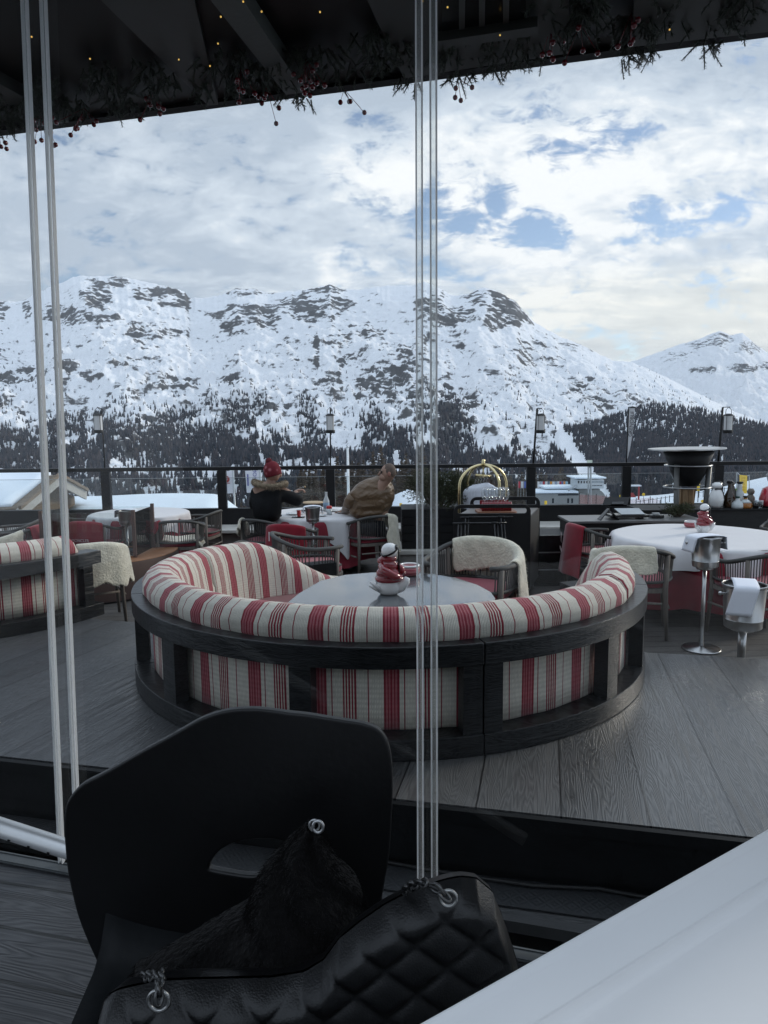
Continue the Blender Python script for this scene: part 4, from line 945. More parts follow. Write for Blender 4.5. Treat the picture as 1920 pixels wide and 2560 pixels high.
# right table
c4 = place_chair(cx_(1500, 7.7), 7.75, 0, R(-75), 'armchair left of the right round table with a red blanket', 1.05)
c5 = place_chair(cx_(1592, 6.25), 6.35, 0, R(-16), 'armchair with sheepskin in front of the right round table', 1.12)
c6 = place_chair(cx_(1905, 6.0), 6.1, 0, R(10), 'armchair cut by the right edge in front of the right round table', 1.1)
c7 = place_chair(cx_(1985, 8.0), 8.1, 0, R(140), 'armchair with sheepskin behind the right round table at the picture edge')
o, _ = drape('sheepskin', m_fur, c5, .42, .86, .20, .14, 'square cream sheepskin on the chair in front of the right round table', 'sheepskin', seed=5, group=SK, jag=.02); add_fur(o, 2, 900)
o, _ = drape('sheepskin', m_fur, c7, .30, .72, .15, .2, 'sheepskin just showing behind the right round table at the edge', 'sheepskin', seed=6, group=SK); add_fur(o, 3, 300)
o, f4 = drape('red_blanket', m_blanket, c4, .40, .80, .52, .14, 'long red blanket with a white emblem hung on the chair left of the right table', 'blanket', jag=0, seed=7, solid=.012, flare=.06); b4 = o
# guests' chairs
c8 = place_chair(cx_(672, 8.85), 8.85, 0, R(-28), 'armchair the guest in black sits on')
c9 = place_chair(cx_(922, 8.95), 8.95, 0, R(28), 'armchair the guest in the brown jacket sits on', 1.05)
o, _ = drape('sheepskin', m_fur, c9, .26, .46, .46, .12, 'long ragged sheepskin hanging behind the guest in the brown jacket', 'sheepskin', seed=9, group=SK, jag=.07); add_fur(o, 4, 600)
o, _ = drape('sheepskin', m_fur, c8, .60, .80, .14, .15, 'cream sheepskin on the chair left of the guest in black', 'sheepskin', seed=10, group=SK); add_fur(o, 5, 300)
c8b = place_chair(cx_(730, 8.3), 8.45, 0, R(-14), 'empty armchair under a red blanket with a white emblem between the guests', .95)
b8, f8 = drape('red_blanket', m_blanket, c8b, .33, .67, .48, .14, 'red blanket with white emblem and name hung between the two guests', 'blanket', jag=0, seed=12, solid=.012)
# chairs round the table behind the fire pit
c10 = place_chair(cx_(450, 8.8), 8.85, 0, R(8), 'armchair with a skin on its red seat, right of the fire pit')
c11 = place_chair(cx_(497, 9.55), 9.6, 0, R(80), 'armchair at the right end of the table behind the fire pit')
c12 = place_chair(cx_(205, 9.4), 9.3, 0, R(-70), 'armchair with cream skin at the left end of the table behind the fire pit')
c13 = place_chair(cx_(245, 8.7), 8.75, 0, R(-12), 'armchair with a red blanket left in front of the table behind the fire pit')
o, _ = drape('sheepskin', m_fur, c12, .40, .75, .14, .16, 'cream sheepskin on the chair left of the table behind the fire pit', 'sheepskin', seed=13, group=SK); add_fur(o, 6, 300)
o, _ = drape('red_blanket', m_blanket, c13, .35, .68, .46, .12, 'dark red blanket on the chair directly behind the fire pit glass', 'blanket', jag=0, seed=14, solid=.012); b13 = o
o, _ = drape('red_blanket', m_blanket, c10, .62, .86, .10, .2, 'crumpled red blanket on the table side of the chair right of the fire pit', 'blanket', jag=.03, seed=15)
sk = thing('sheepskin', 'flat sheepskin lying on the red seat of the chair right of the fire pit', 'sheepskin', (c10.location.x, c10.location.y, .49), c10.rotation_euler.z, SK)
MB().grid(lambda u, v: Vector(((u-.5)*.56+.01*math.sin(v*11), (v-.5)*.44+.015*math.sin(u*13), .012+.008*math.sin(u*9+v*7)-(.09*max(0, abs(u-.5)-.42)/.08))), 20, 20).build('skin', m_fur, sk, smooth=True, solid=.02); add_fur(sk, 7, 500)
# far left chairs
c14 = place_chair(cx_(35, 8.7), 8.75, 0, R(100), 'farther armchair at the left edge beyond the left sofa', 1.0)
c15 = place_chair(cx_(18, 7.9), 7.95, 0, R(90), 'nearer armchair at the left edge with red blanket and sheepskin', 1.05)
c16 = place_chair(cx_(210, 6.75), 6.85, 0, R(30), 'armchair with a long sheepskin between left sofa and fire pit', 1.1)
o, _ = drape('sheepskin', m_fur, c16, .16, .56, .34, .2, 'long cream sheepskin over the chair between left sofa and fire pit', 'sheepskin', seed=17, group=SK); add_fur(o, 8, 1000)
o, _ = drape('sheepskin', m_fur, c15, .62, .9, .28, .2, 'sheepskin at the left picture edge beside a red blanket', 'sheepskin', seed=18, group=SK); add_fur(o, 9, 400)
b15, f15 = drape('red_blanket', m_blanket, c15, .34, .56, .12, .10, 'red blanket with white letters on the chair at the left picture edge', 'blanket', jag=0, seed=19, solid=.01)
# ---------------------------------------------------------------- flat outlines with thickness (panels with slots, shells)
def outline(name, outer, holes, depth, m, parent, M=Matrix(), bevel=0.0, bend=None, res=8):
    cu = bpy.data.curves.new(name, 'CURVE'); cu.dimensions = '2D'; cu.fill_mode = 'BOTH'; cu.extrude = depth/2; cu.bevel_depth = bevel; cu.bevel_resolution = 2
    for pts in [outer]+list(holes):
        s = cu.splines.new('POLY'); s.points.add(len(pts)-1)
        for i, p in enumerate(pts): s.points[i].co = (p[0], p[1], 0, 1)
        s.use_cyclic_u = True
    tmp = bpy.data.objects.new(name, cu); me = bpy.data.meshes.new_from_object(tmp); bpy.data.objects.remove(tmp)
    if bend:
        bm = bmesh.new(); bm.from_mesh(me); bmesh.ops.subdivide_edges(bm, edges=[e for e in bm.edges if e.calc_length() > .08], cuts=3, use_grid_fill=True)
        for v in bm.verts: v.co = bend(v.co)
        bmesh.ops.recalc_face_normals(bm, faces=bm.faces); bm.to_mesh(me); bm.free()
    o = bpy.data.objects.new(name, me); C.objects.link(o); me.materials.clear(); me.materials.append(m); o.parent = parent; o.matrix_local = M; return o
def rrect(x0, y0, x1, y1, r, n=6):
    pts = []
    for cx, cy, a in ((x1-r, y1-r, 0), (x0+r, y1-r, 90), (x0+r, y0+r, 180), (x1-r, y0+r, 270)):
        for i in range(n+1): t = R(a+90*i/n); pts.append((cx+r*math.cos(t), cy+r*math.sin(t)))
    return pts
def smooth_poly(pts, n=6):
    out = []; k = len(pts)
    for i in range(k):
        p0, p1, p2, p3 = pts[i-1], pts[i], pts[(i+1) % k], pts[(i+2) % k]
        for j in range(n):
            t = j/n; out.append(tuple(.5*((2*p1[c])+(-p0[c]+p2[c])*t+(2*p0[c]-5*p1[c]+4*p2[c]-p3[c])*t*t+(-p0[c]+3*p1[c]-3*p2[c]+p3[c])*t**3) for c in (0, 1)))
    return out
XZ = Matrix.Rotation(R(90), 4, 'X')              # maps the XY outline into the upright XZ plane
m_matte = mat('matte_black', (.008, .008, .009), .5, var=.2, spec=.25); m_gloss = mat('gloss_black', (.008, .008, .009), .2, var=.2, spec=.35)
m_porc = mat('white_porcelain', (.72, .72, .71), .12, var=.02, coat=.6); m_redg = mat('red_glaze', (.22, .008, .016), .10, var=.15, coat=.8)

# ---------------------------------------------------------------- figurines and sugar pots
def make_fig():
    t = thing('skier_figurine', '', 'figurine')
    s = .1
    MB().lathe([(.02, 0), (.052, .002), (.068, .018), (.074, .045), (.066, .075), (.05, .095)], sx=1.0, sy=.85, n=28).build('body', m_porc, t, smooth=True)
    MB().tube([(.03, -.01, .022), (.075, -.02, .045), (.105, -.025, .085), (.115, -.025, .108)], [.016, .018, .016, .010], 12, flat=1.6).build('foot', m_porc, t, smooth=True)
    MB().tube([(-.03, -.02, .02), (-.085, -.035, .045), (-.118, -.04, .062)], [.018, .012, .006], 10).build('foot', m_porc, t, smooth=True)
    MB().tube([(-.05, -.035, .035), (-.085, -.05, .065), (-.112, -.055, .088)], [.015, .010, .005], 10).tube([(-.06, .03, .04), (-.075, .035, .10), (-.066, .03, .13)], [.012, .013, .008], 10).build('tail_tip', m_porc, t, smooth=True)
    j = MB(); j.lathe([(.058, .075), (.078, .082), (.082, .098), (.074, .112), (.066, .116), (.074, .124), (.076, .140), (.066, .156), (.058, .162), (.064, .170), (.062, .186), (.050, .200), (.040, .206), (.050, .213), (.052, .226), (.044, .238), (.03, .240)], sx=1.0, sy=.8, n=32)
    jk = j.build('jacket', m_redg, t, smooth=True)
    MB().tube([(-.045, -.02, .19), (-.02, -.062, .155), (.035, -.07, .125), (.078, -.05, .112)], [.018, .027, .026, .017], 12).build('sleeve', m_redg, t, smooth=True)
    MB().tube([(.045, .0, .19), (.075, .0, .16), (.092, -.01, .128)], [.016, .022, .016], 12).build('sleeve', m_redg, t, smooth=True)
    MB().ball((-.035, .012, .205), .034, 16, 10, sc=(1, 1.1, .8)).build('hood', m_redg, t, smooth=True)
    hd = MB(); hd.ball((.008, 0, .270), .052, 22, 14, sc=(1, .95, .92)); h = hd.build('head', m_porc, t, smooth=True)
    MB().lathe([(.030, .22), (.033, .24), (.045, .262)], c=(.012, 0, 0), n=20).build('neck', m_porc, h, smooth=True)
    rng_ = [(math.cos(a)*.0535, math.sin(a)*.052, 0) for a in [k*math.pi/16 for k in range(32)]]
    M = Matrix.Rotation(R(-26), 3, 'Y') @ Matrix.Rotation(R(14), 3, 'X')
    MB().tube([M @ Vector(p)+Vector((.008, 0, .268)) for p in rng_], .0055, 8, closed=True, flat=1.5).build('goggle_strap', m_gloss, h, smooth=True)
    MB().ball((.048, -.012, .290), .021, 14, 8, sc=(.55, 1.3, .9)).build('goggles', m_gloss, h, smooth=True)
    MB().tube([(.062, -.03, .125), (.064, -.012, .27), (.060, .01, .277)], .006, 8).build('ski_pole', m_gloss, t, smooth=True)
    return t
f0 = make_fig(); p = W(972, 1489, TZ); f0.location = (p.x, p.y+.04, TZ); f0.scale = (1.02,)*3; f0['label'] = 'white ceramic skier figurine in a red jacket on the low grey table'; f0['group'] = 'ceramic skier figurines'
p = W(1764, 1333, .7505); f1 = copy_tree(f0, None, 'white ceramic skier figurine in a red jacket on the right round table', (p.x, p.y+.06, .751), R(15)); f1.scale = (.95,)*3
m_pot, N, L, b = newmat('striped_pot'); tc = N.new('ShaderNodeTexCoord'); wv = N.new('ShaderNodeTexWave'); wv.bands_direction = 'Z'; wv.inputs['Scale'].default_value = 14; L.new(tc.outputs['Object'], wv.inputs[0])
rp = N.new('ShaderNodeValToRGB'); rp.color_ramp.elements[0].color = (.26, .03, .045, 1); rp.color_ramp.elements[1].color = (.45, .16, .17, 1); rp.color_ramp.elements[1].position = .8; L.new(wv.outputs['Fac'], rp.inputs[0]); L.new(rp.outputs[0], b.inputs['Base Color']); b.inputs['Roughness'].default_value = .2
def make_pot():
    t = thing('ceramic_pot', '', 'pot'); MB().lathe([(.045, 0), (.062, .008), (.074, .032), (.068, .054), (.058, .062), (.05, .056), (.05, .03), (.0, .028)], n=32).build('bowl', m_pot, t, smooth=True)
    MB().tube([(.062*math.cos(k*math.pi/16), .062*math.sin(k*math.pi/16), .067) for k in range(32)], .0085, 8, closed=True).build('rim', m_porc, t, smooth=True); return t
p0 = make_pot(); p = W(1024, 1438, TZ); p0.location = (p.x, p.y, TZ); p0.scale = (1.05,)*3; p0['label'] = 'round red striped pot with white rim on the low grey table'; p0['group'] = 'red striped ceramic pots'
p = W(1726, 1318, .7505); copy_tree(p0, None, 'round red striped pot beside the figurine on the right round table', (p.x, p.y, .751)).scale = (.95,)*3
p = WD(778, 1262, 9.45); copy_tree(p0, None, 'round red striped pot under the wooden board on the guests table', (p.x, 9.45, .751)).scale = (.9,)*3

# ---------------------------------------------------------------- fire pit
m_corten = mat('corten_steel', (.085, .050, .040), .65, var=.2, vscale=3, bump=.1); m_rust = mat('rusty_rim', (.22, .10, .045), .6, var=.25, vscale=5)
fc = WD(238, 1420, 8.3); fp = thing('fire_pit', 'round rusty steel fire pit with lava stones and a glass guard, on the left', 'fire pit', (fc.x, 8.35, 0))
MB().lathe([(.88, 0), (.93, .02), (.95, .40), (.94, .43), (.62, .43)], n=64).build('ring_wall', m_corten, fp, smooth=True, auto=True)
MB().lathe([(.945, .431), (.94, .440), (.60, .440), (.60, .431)], n=64).build('rim_plate', m_rust, fp, smooth=True, auto=True)
MB().box((.1, -.1, .42), (1.0, .62, .05)).build('burner_tray', m_matte, fp)
st = MB(); r = random.Random(5)
for i in range(170):
    q = (r.uniform(-.37, .57), r.uniform(-.38, .18), .455+r.uniform(0, .02)); s_ = r.uniform(.012, .034)
    st.ball(q, s_, 6, 4, sc=(r.uniform(.7, 1.3), r.uniform(.7, 1.2), r.uniform(.6, 1)))
st.build('lava_stones', mat('lava_stone', (.045, .045, .048), .85, var=.9, vscale=20, bump=.6), fp)
for x in (-.42, .62):
    for y in (-.43, .23): MB().box((x, y, .70), (.035, .035, .56)).build('guard_post', m_corten, fp)
for (c_, d_) in (((.1, -.43, .70), (1.0, .006, .50)), ((.1, .23, .70), (1.0, .006, .50)), ((-.42, -.1, .70), (.006, .60, .50)), ((.62, -.1, .70), (.006, .60, .50))):
    MB().box(c_, d_).build('guard_glass', m_clear, fp)
for y in (-.43, .23): MB().box((.1, y, .448), (1.0, .03, .02)).build('glass_channel', m_rust, fp)

# ---------------------------------------------------------------- trolley, tray stands, glasses
tr = thing('serving_trolley', 'black serving trolley with rounded handle slots behind the sofa table', 'trolley', (1.13, 7.42, 0), R(-2))
def tl(px, py, D): p = WD(px, py, D); return p.x, p.z
xa, xb = WD(1135, 1300, 7.42).x-1.13, WD(1325, 1300, 7.42).x-1.13; ztr = WD(1200, 1262, 7.42).z
def endpanel(y, dx):
    o_ = outline('end_panel', rrect(xa, .10, xb, ztr, .075), [rrect(xa+.035, ztr-.095, xb-.035, ztr-.032, .03)], .022, m_matte, tr, Matrix.Translation((dx, y, 0)) @ XZ, bevel=.003); return o_
endpanel(0, 0); endpanel(.78, .24)
sh = lambda y: .24*y/.78
def tray(z, h, m, name):
    P = [(xa+.012, .012), (xb-.012, .012), (xb-.012+sh(.756), .766), (xa+.012+sh(.756), .766)]; MB().prism(P, z, z+h).build(name, m, tr, bevel=.002)
tray(ztr-.145, .02, mat('trolley_top', (.16, .15, .145), .5, var=.1), 'top_tray'); tray(.12, .02, m_matte, 'bottom_shelf')
MB().add([(xb-.005, .02, .12), (xb-.005+.235, .77, .12), (xb-.005+.235, .77, ztr-.13), (xb-.005, .02, ztr-.13)], [(0, 1, 2, 3)]).build('side_panel', mat('side_dark', (.03, .029, .028), .45), tr, solid=.01)
MB().add([(xa+.005, .02, .12), (xa+.005+.235, .77, .12), (xa+.005+.235, .77, ztr-.13), (xa+.005, .02, ztr-.13)], [(0, 1, 2, 3)]).build('side_panel', MATS['side_dark'], tr, solid=.01)
for x, y in ((xa+.08, .06), (xb-.08, .06), (xa+.3, .72), (xb+.14, .72)): MB().lathe([(.045, -.012), (.045, .012)], c=(x, y, .046), n=20, M=Matrix.Rotation(R(90), 3, 'Y')).tube([(x, y, .05), (x, y, .12)], .012, 8).build('castor', m_matte, tr, smooth=False)
zt_ = ztr-.124
pt = WD(1240, 1276, 7.75)
ty = thing('wooden_tray', 'flat brown wooden tray lying on the trolley under the glasses', 'tray', (pt.x, 7.78, zt_))
MB().prism(rrect(-.215, -.16, .215, .16, .06), 0, .022).build('board', mat('tray_wood', (.20, .085, .045), .5, var=.2, stretch=(1, 8, 1)), ty, bevel=.004)
tb = thing('glass_rack', 'ribbed dark red rack holding the stemware on the wooden tray', 'rack', (pt.x, 7.80, zt_+.023))
mb = MB()
for i in range(19): mb.tube([(-.155+i*.0172, -.10, 0), (-.155+i*.0172, -.10, .10)], .009, 8)
mb.build('ribs', m_redg, tb, smooth=True); MB().box((0, 0, .006), (.32, .2, .012)).box((0, .095, .05), (.32, .01, .10)).build('tray_base', m_redg, tb)
m_gl = bpy.data.materials.new('thin_glass'); m_gl.use_nodes = True; N = m_gl.node_tree.nodes; L = m_gl.node_tree.links; N.clear()
out = N.new('ShaderNodeOutputMaterial'); t1 = N.new('ShaderNodeBsdfTransparent'); t1.inputs[0].default_value = (.90, .92, .93, 1); g1 = N.new('ShaderNodeBsdfGlossy'); g1.inputs['Roughness'].default_value = .03; lw = N.new('ShaderNodeLayerWeight'); lw.inputs[0].default_value = .35; mm = N.new('ShaderNodeMath'); mm.operation = 'MULTIPLY_ADD'; mm.inputs[1].default_value = .75; mm.inputs[2].default_value = .05
mx = N.new('ShaderNodeMixShader'); L.new(lw.outputs['Facing'], mm.inputs[0]); L.new(mm.outputs[0], mx.inputs[0]); L.new(t1.outputs[0], mx.inputs[1]); L.new(g1.outputs[0], mx.inputs[2]); L.new(mx.outputs[0], out.inputs[0])
wg = thing('wine_glass', '', 'wine glass')
MB().lathe([(.030, 0), (.030, .002), (.005, .006), (.0035, .03), (.0035, .085), (.012, .095), (.034, .125), (.043, .16), (.040, .20), (.032, .235)], n=24).build('bowl_and_stem', m_gl, wg, smooth=True)
gl_pos = [(-.12, -.03), (-.045, -.04), (.03, -.03), (.105, -.04), (-.08, .05), (.0, .05), (.08, .05)]
names = ['leftmost', 'second from the left', 'third from the left', 'rightmost', 'back left', 'back middle', 'back right']
for i, (x, y) in enumerate(gl_pos):
    lb = 'clear wine glass standing '+names[i]+(' in the front row of the red rack' if i < 4 else ' in the rear row of the red rack')
    g_ = wg if i == 0 else copy_tree(wg); g_['label'] = lb; g_['group'] = 'wine glasses in the red rack'; g_.location = (pt.x+x, 7.80+y, zt_+.037)
m_tub = m_matte
def traystand(px, D, ztop, w, lab):
    p = WD(px, 1300, D); t = thing('folding_tray_stand', lab, 'stand', (p.x, D, 0), 0, 'folded tray stands leaning on the trolley')
    for k, (dz, dy) in enumerate(((0, 0), )):
        MB().tube([(-w/2, 0, ztop), (w/2, 0, ztop)], .011, 10).build('top_bar', m_gloss, t, smooth=True)
        for sx in (-1, 1):
            for q in (0, .035): MB().tube([(sx*(w/2-.09)-q, -.0-q*.5, ztop-.01), (sx*(w/2-.05)-q, -.09-q*2, .012)], .0085, 8).build('leg', m_gloss, t, smooth=True)
            MB().tube([(sx*(w/2-.12)-.03, 0, ztop), (sx*(w/2-.12)+.03, 0, ztop)], .014, 10).build('clamp', m_matte, t, smooth=True)
    return t
traystand(1216, 7.33, WD(1216, 1293, 7.33).z, .55, 'black folding tray stand leaning flat against the trolley')
traystand(1199, 7.24, WD(1199, 1308, 7.24).z, .55, 'nearer black folding tray stand leaning on the first one')

# ---------------------------------------------------------------- brass garment cart with jackets
m_brass = mat('polished_brass', (.62, .52, .30), .22, metal=1.0, var=.08)
bc = WD(1208, 1200, 9.0); ct = thing('brass_garment_cart', 'brass birdcage cart with curved top bars behind the trolley', 'cart', (bc.x, 9.0, 0))
zb_ = WD(1208, 1162, 9.0).z
for k in range(4):
    a = R(28+90*k); dx, dy = math.cos(a)*.36, math.sin(a)*.27
    pts = [(dx, dy, .25), (dx, dy, zb_-.27)]+[(dx*math.cos(t), dy*math.cos(t), zb_-.27+.27*math.sin(t)) for t in [R(10*i) for i in range(1, 9)]]+[(0, 0, zb_)]
    MB().tube(pts, .019, 12).build('hoop_bar', m_brass, ct, smooth=True)
MB().lathe([(.018, zb_-.05), (.024, zb_+.0), (.022, zb_+.06), (.012, zb_+.07)], n=18).build('finial', m_brass, ct, smooth=True)
MB().tube([(0, 0, zb_-.02), (0, 0, zb_-.16)], .011, 10).tube([(-.10, -.02, zb_-.13), (.10, .02, zb_-.15)], .018, 12).build('hanging_rail', m_brass, ct, smooth=True)
MB().prism(rrect(-.42, -.3, .42, .3, .1), .19, .25).build('platform_deck', m_matte, ct)
for x, y in ((-.3, -.2), (.3, -.2), (-.3, .2), (.3, .2)): MB().lathe([(.09, -.02), (.09, .02)], c=(x, y, .092), n=20, M=Matrix.Rotation(R(90), 3, 'Y')).build('wheel', m_matte, ct)
m_puff = mat('white_quilted_cloth', (.66, .68, .74), .7, var=.05, sheen=.2)
for i in range(5):
    j = thing('white_jacket', '%s white quilted jacket on a hanger in the brass cart' % ('nearest', 'second', 'third', 'fourth', 'farthest')[i], 'jacket', (bc.x+.03-i*.03, 9.0-.10+i*.05, zb_-.22-.010*i), R(-25), 'white jackets hanging in the brass cart')
    def fn(u, v):
        a = u*2*math.pi; prof = [(.03, .0), (.05, -.015), (.12, -.05), (.19, -.10), (.205, -.17), (.20, -.25), (.19, -.33), (.20, -.41), (.19, -.50), (.195, -.58), (.15, -.60)]
        f = v*(len(prof)-1); k = min(int(f), len(prof)-2); g = f-k; r_ = prof[k][0]*(1-g)+prof[k+1][0]*g; z = prof[k][1]*(1-g)+prof[k+1][1]*g
        r_ += .012*abs(math.sin(f*3.1)); return Vector((math.cos(a)*r_, math.sin(a)*(.02+r_*.22), z))
    j.scale = (.78, .8, .78); MB().grid(fn, 24, 34, True).build('body', m_puff, j, smooth=True)
    MB().tube([(0, 0, -.01), (0, 0, .05), (.02, 0, .07), (.0, 0, .085)], .003, 6).build('hanger_hook', m_inox, j, smooth=True)

# ---------------------------------------------------------------- planter with pine shrub
pc = WD(1090, 1300, 9.35); pl_ = thing('planter', 'tall black slatted planter box beside the brass cart', 'planter', (pc.x, 9.4, .295))
zp = WD(1090, 1272, 9.1).z-.295
for i in range(5): MB().box((.03, 0, zp*(i+.5)/5), (.98, .62, zp/5-.008)).build('board', m_matte, pl_)
MB().box((.03, 0, zp/2), (.95, .59, zp-.02)).build('liner', m_black, pl_)
def bush(name, label, c, w, d, h, n, m, seed, trunk=True, group=None, leaf=.035):
    t = thing(name, label, 'shrub', c, 0, group); r = random.Random(seed); mb = MB(); br = MB()
    lobes = [(r.uniform(-.36, .36)*w, r.uniform(-.3, .3)*d, r.uniform(.30, .72)*h, r.uniform(.20, .34)*min(w, h*1.6)) for _ in range(11)]
    for i, (x, y, z, rr) in enumerate(lobes): br.tube([(x*.2, y*.2, 0), (x*.7, y*.7, z*.6), (x, y, z)], [.012, .008, .003], 5)
    for _ in range(n):
        lx, ly, lz, lr = r.choice(lobes); v = Vector((r.gauss(0, 1), r.gauss(0, 1), r.gauss(0, 1))).normalized()*lr*(r.random()**.35)
        p = Vector((lx, ly, lz))+Vector((v.x, v.y, v.z*.75)); 
        if p.z < 0: continue
        for k in range(5):
            dd = (v.normalized()*.7+Vector((r.uniform(-1, 1), r.uniform(-1, 1), r.uniform(-.2, 1)))).normalized(); sd = dd.cross(Vector((r.random(), r.random(), r.random()))).normalized()*leaf*.10
            mb.add([p-sd, p+sd, p+dd*leaf], [(0, 1, 2)])
    br.build('stems', mat('shrub_stem', (.05, .035, .022), .9), t); mb.build('foliage', m, t); return t
m_pine = mat('mountain_pine_needles', (.050, .058, .026), .7, var=.5, vscale=7)
bush('pine_shrub', 'dark green mountain pine shrub growing in the black planter', (pc.x+.02, 9.4, .295+zp-.05), 1.15, .6, .55, 2600, m_pine, 3, leaf=.045)
p = WD(1690, 1330, 8.6); bush('juniper_tuft', 'small dark evergreen tuft on the counter behind the right round table', (p.x, 8.6, .752), .42, .3, .16, 500, m_pine, 4, leaf=.03)

# ---------------------------------------------------------------- service counter with till, printer, stand
cxl, cxr = WD(1422, 1310, 8.3).x, WD(1760, 1310, 8.3).x
ctr = thing('service_counter', 'low black service counter left of the right sideboard', 'counter', ((cxl+cxr)/2, 8.55, 0))
MB().box((0, 0, .362), (cxr-cxl-.04, .5, .72)).build('cabinet', m_matte, ctr); MB().box((0, 0, .737), (cxr-cxl, .58, .026)).build('counter_top', mat('counter_top_grey', (.11, .11, .11), .35), ctr, bevel=.003)
dxl, dxr = WD(1338, 1400, 8.15).x, WD(1424, 1400, 8.15).x+.1
dr = thing('drawer_cabinet', 'black cabinet of wide drawers with thin pale edges, right of the trolley', 'cabinet', ((dxl+dxr)/2, 8.45, 0))
wdr = dxr-dxl; MB().box((0, .01, .30), (wdr, .55, .60)).build('body', m_matte, dr)
for k, (z0, z1) in enumerate(((.02, .205), (.215, .41), (.42, .60))):
    f_ = MB().box((0, -.272, (z0+z1)/2), (wdr-.01, .02, z1-z0)).build('drawer_front', m_gloss, dr)
    if k < 2: MB().box((0, -.287, z1-.008), (wdr-.03, .012, .012)).build('edge_pull', m_alu, f_)
pos = thing('till_screen', 'black tilted till screen seen from behind above the counter', 'till', (WD(1540, 1270, 9.6).x, 9.6, .75))
pz0, pz1 = WD(1540, 1271, 9.6).z-.75, WD(1540, 1249, 9.6).z-.75
MB().add([(-.20, -.03, .03), (.14, -.03, .03), (.20, .05, pz1+.02), (-.14, .05, pz1+.02)], [(0, 1, 2, 3)]).build('screen_back', m_gloss, pos, solid=.03)
MB().add([(-.08, -.052, .05), (.08, -.052, .05), (.10, -.02, pz1-.03), (-.06, -.02, pz1-.03)], [(0, 1, 2, 3)]).build('vent_panel', mat('vent_grey', (.04, .04, .042), .5), pos, solid=.012)
MB().box((0, .02, .012), (.22, .2, .024)).build('base', m_matte, pos)
prn = thing('receipt_printer', 'flat black and silver receipt printer on the service counter', 'printer', (WD(1570, 1310, 8.45).x, 8.5, .751))
MB().box((0, 0, .035), (.46, .22, .03)).box((-.15, 0, .01), (.03, .2, .02)).box((.15, 0, .01), (.03, .2, .02)).build('base', m_gloss, prn); MB().add([(-.10, -.1, .055), (.18, -.1, .055), (.16, .05, .11), (-.14, .05, .11)], [(0, 1, 2, 3)]).build('lid', m_alu, prn, solid=.012)
wst = thing('easel_stand', 'small black triangular stand on the left of the service counter', 'stand', (WD(1522, 1318, 8.35).x, 8.38, .751))
for sx, m_ in ((-1, m_gloss), (1, m_gloss)): MB().add([(0, -.04, .13), (sx*.11, -.06, 0), (sx*.11, .06, 0), (0, .04, .13)], [(0, 1, 2, 3)]).build('side', m_, wst, solid=.012)
bx_ = thing('card_reader', 'small dark card reader with silver top at the right of the counter', 'card reader', (WD(1640, 1310, 8.5).x, 8.5, .751))
MB().box((0, 0, .02), (.15, .12, .035)).build('body', m_gloss, bx_, bevel=.004); MB().box((0, .02, .05), (.08, .05, .018)).build('paper_slot', m_alu, bx_)

# ---------------------------------------------------------------- right sideboard with its bottles
SY = 9.75; sxl, sxr = WD(1585, 1300, SY).x, 8.0; sz = WD(1800, 1273, SY-.3).z
sb = thing('sideboard', 'long black timber sideboard carrying bottles behind the right round table', 'sideboard', ((sxl+sxr)/2, SY, 0))
MB().box((0, 0, sz/2), (sxr-sxl, .56, sz-.04)).build('cabinet', wood_dark('black_boards', (.6, 1, 14), (.008, .008, .009), (.02, .02, .021), .5), sb); MB().box((0, 0, sz-.012), (sxr-sxl+.02, .62, .022)).build('top', m_matte, sb, bevel=.003)
def on_sb(px, D=SY-.15): return WD(px, 1270, D).x
m_bott = mat('brown_glass', (.030, .015, .006), .08, var=.2, coat=.5); m_grn = mat('green_glass', (.10, .20, .03), .1, var=.2, coat=.5); m_ambr = mat('amber_liquid', (.30, .11, .02), .15, var=.1, coat=.4); m_clr = mat('clear_bottle', (.50, .54, .55), .08, var=.1, coat=.6)
def bottle(px, D, prof, m, lab, extra=None, k=1.0, name='bottle'):
    t = thing(name, lab, 'bottle' if name == 'bottle' else name.split('_')[-1], (on_sb(px, D), D, sz), 0, 'bottles on the right sideboard' if name == 'bottle' else None); MB().lathe([(r_*k, z*k) for r_, z in prof], n=22).build('body', m, t, smooth=True)
    for nm, pr, mm_ in (extra or []): MB().lathe([(r_*k, z*k) for r_, z in pr], n=20).build(nm, mm_, t, smooth=True)
    return t
pm = thing('penguin_mill', 'white and black penguin shaped mill at the left end of the sideboard bottles', 'mill', (on_sb(1790), SY-.15, sz))
MB().lathe([(.055, 0), (.085, .04), (.098, .12), (.080, .20), (.052, .255), (.042, .27)], n=24).build('body', m_porc, pm, smooth=True)
MB().lathe([(.05, 0), (.088, .04), (.100, .12), (.082, .20), (.055, .255), (.045, .27)], c=(.018, .02, 0), n=24).build('back_coat', m_gloss, pm, smooth=True)
MB().lathe([(.045, .265), (.06, .275), (.07, .30), (.062, .33), (.03, .35)], n=20).build('cap', m_porc, pm, smooth=True); MB().ball((.035, .02, .315), .05, 14, 8).build('head_back', m_gloss, pm, smooth=True); MB().tube([(-.05, -.05, .262), (.05, -.05, .262)], .01, 8).build('scarf', m_gloss, pm, smooth=True)
bottle(1822, SY-.12, [(.07, 0), (.075, .02), (.072, .14), (.03, .24), (.022, .31), (.026, .35)], m_bott, 'dark brown bottle with a black stopper on the sideboard', [('stopper', [(.03, .33), (.045, .345), (.03, .37)], m_gloss)])
bottle(1828, SY+.05, [(.05, 0), (.05, .2), (.03, .27), (.02, .30)], m_bott, 'shorter brown bottle behind the dark bottle', [('cork', [(.022, .29), (.034, .31), (.022, .335)], m_leg)])
bottle(1838, SY+.12, [(.06, 0), (.06, .16), (.04, .21), (.02, .24)], m_grn, 'bright green bottle half hidden behind the others')
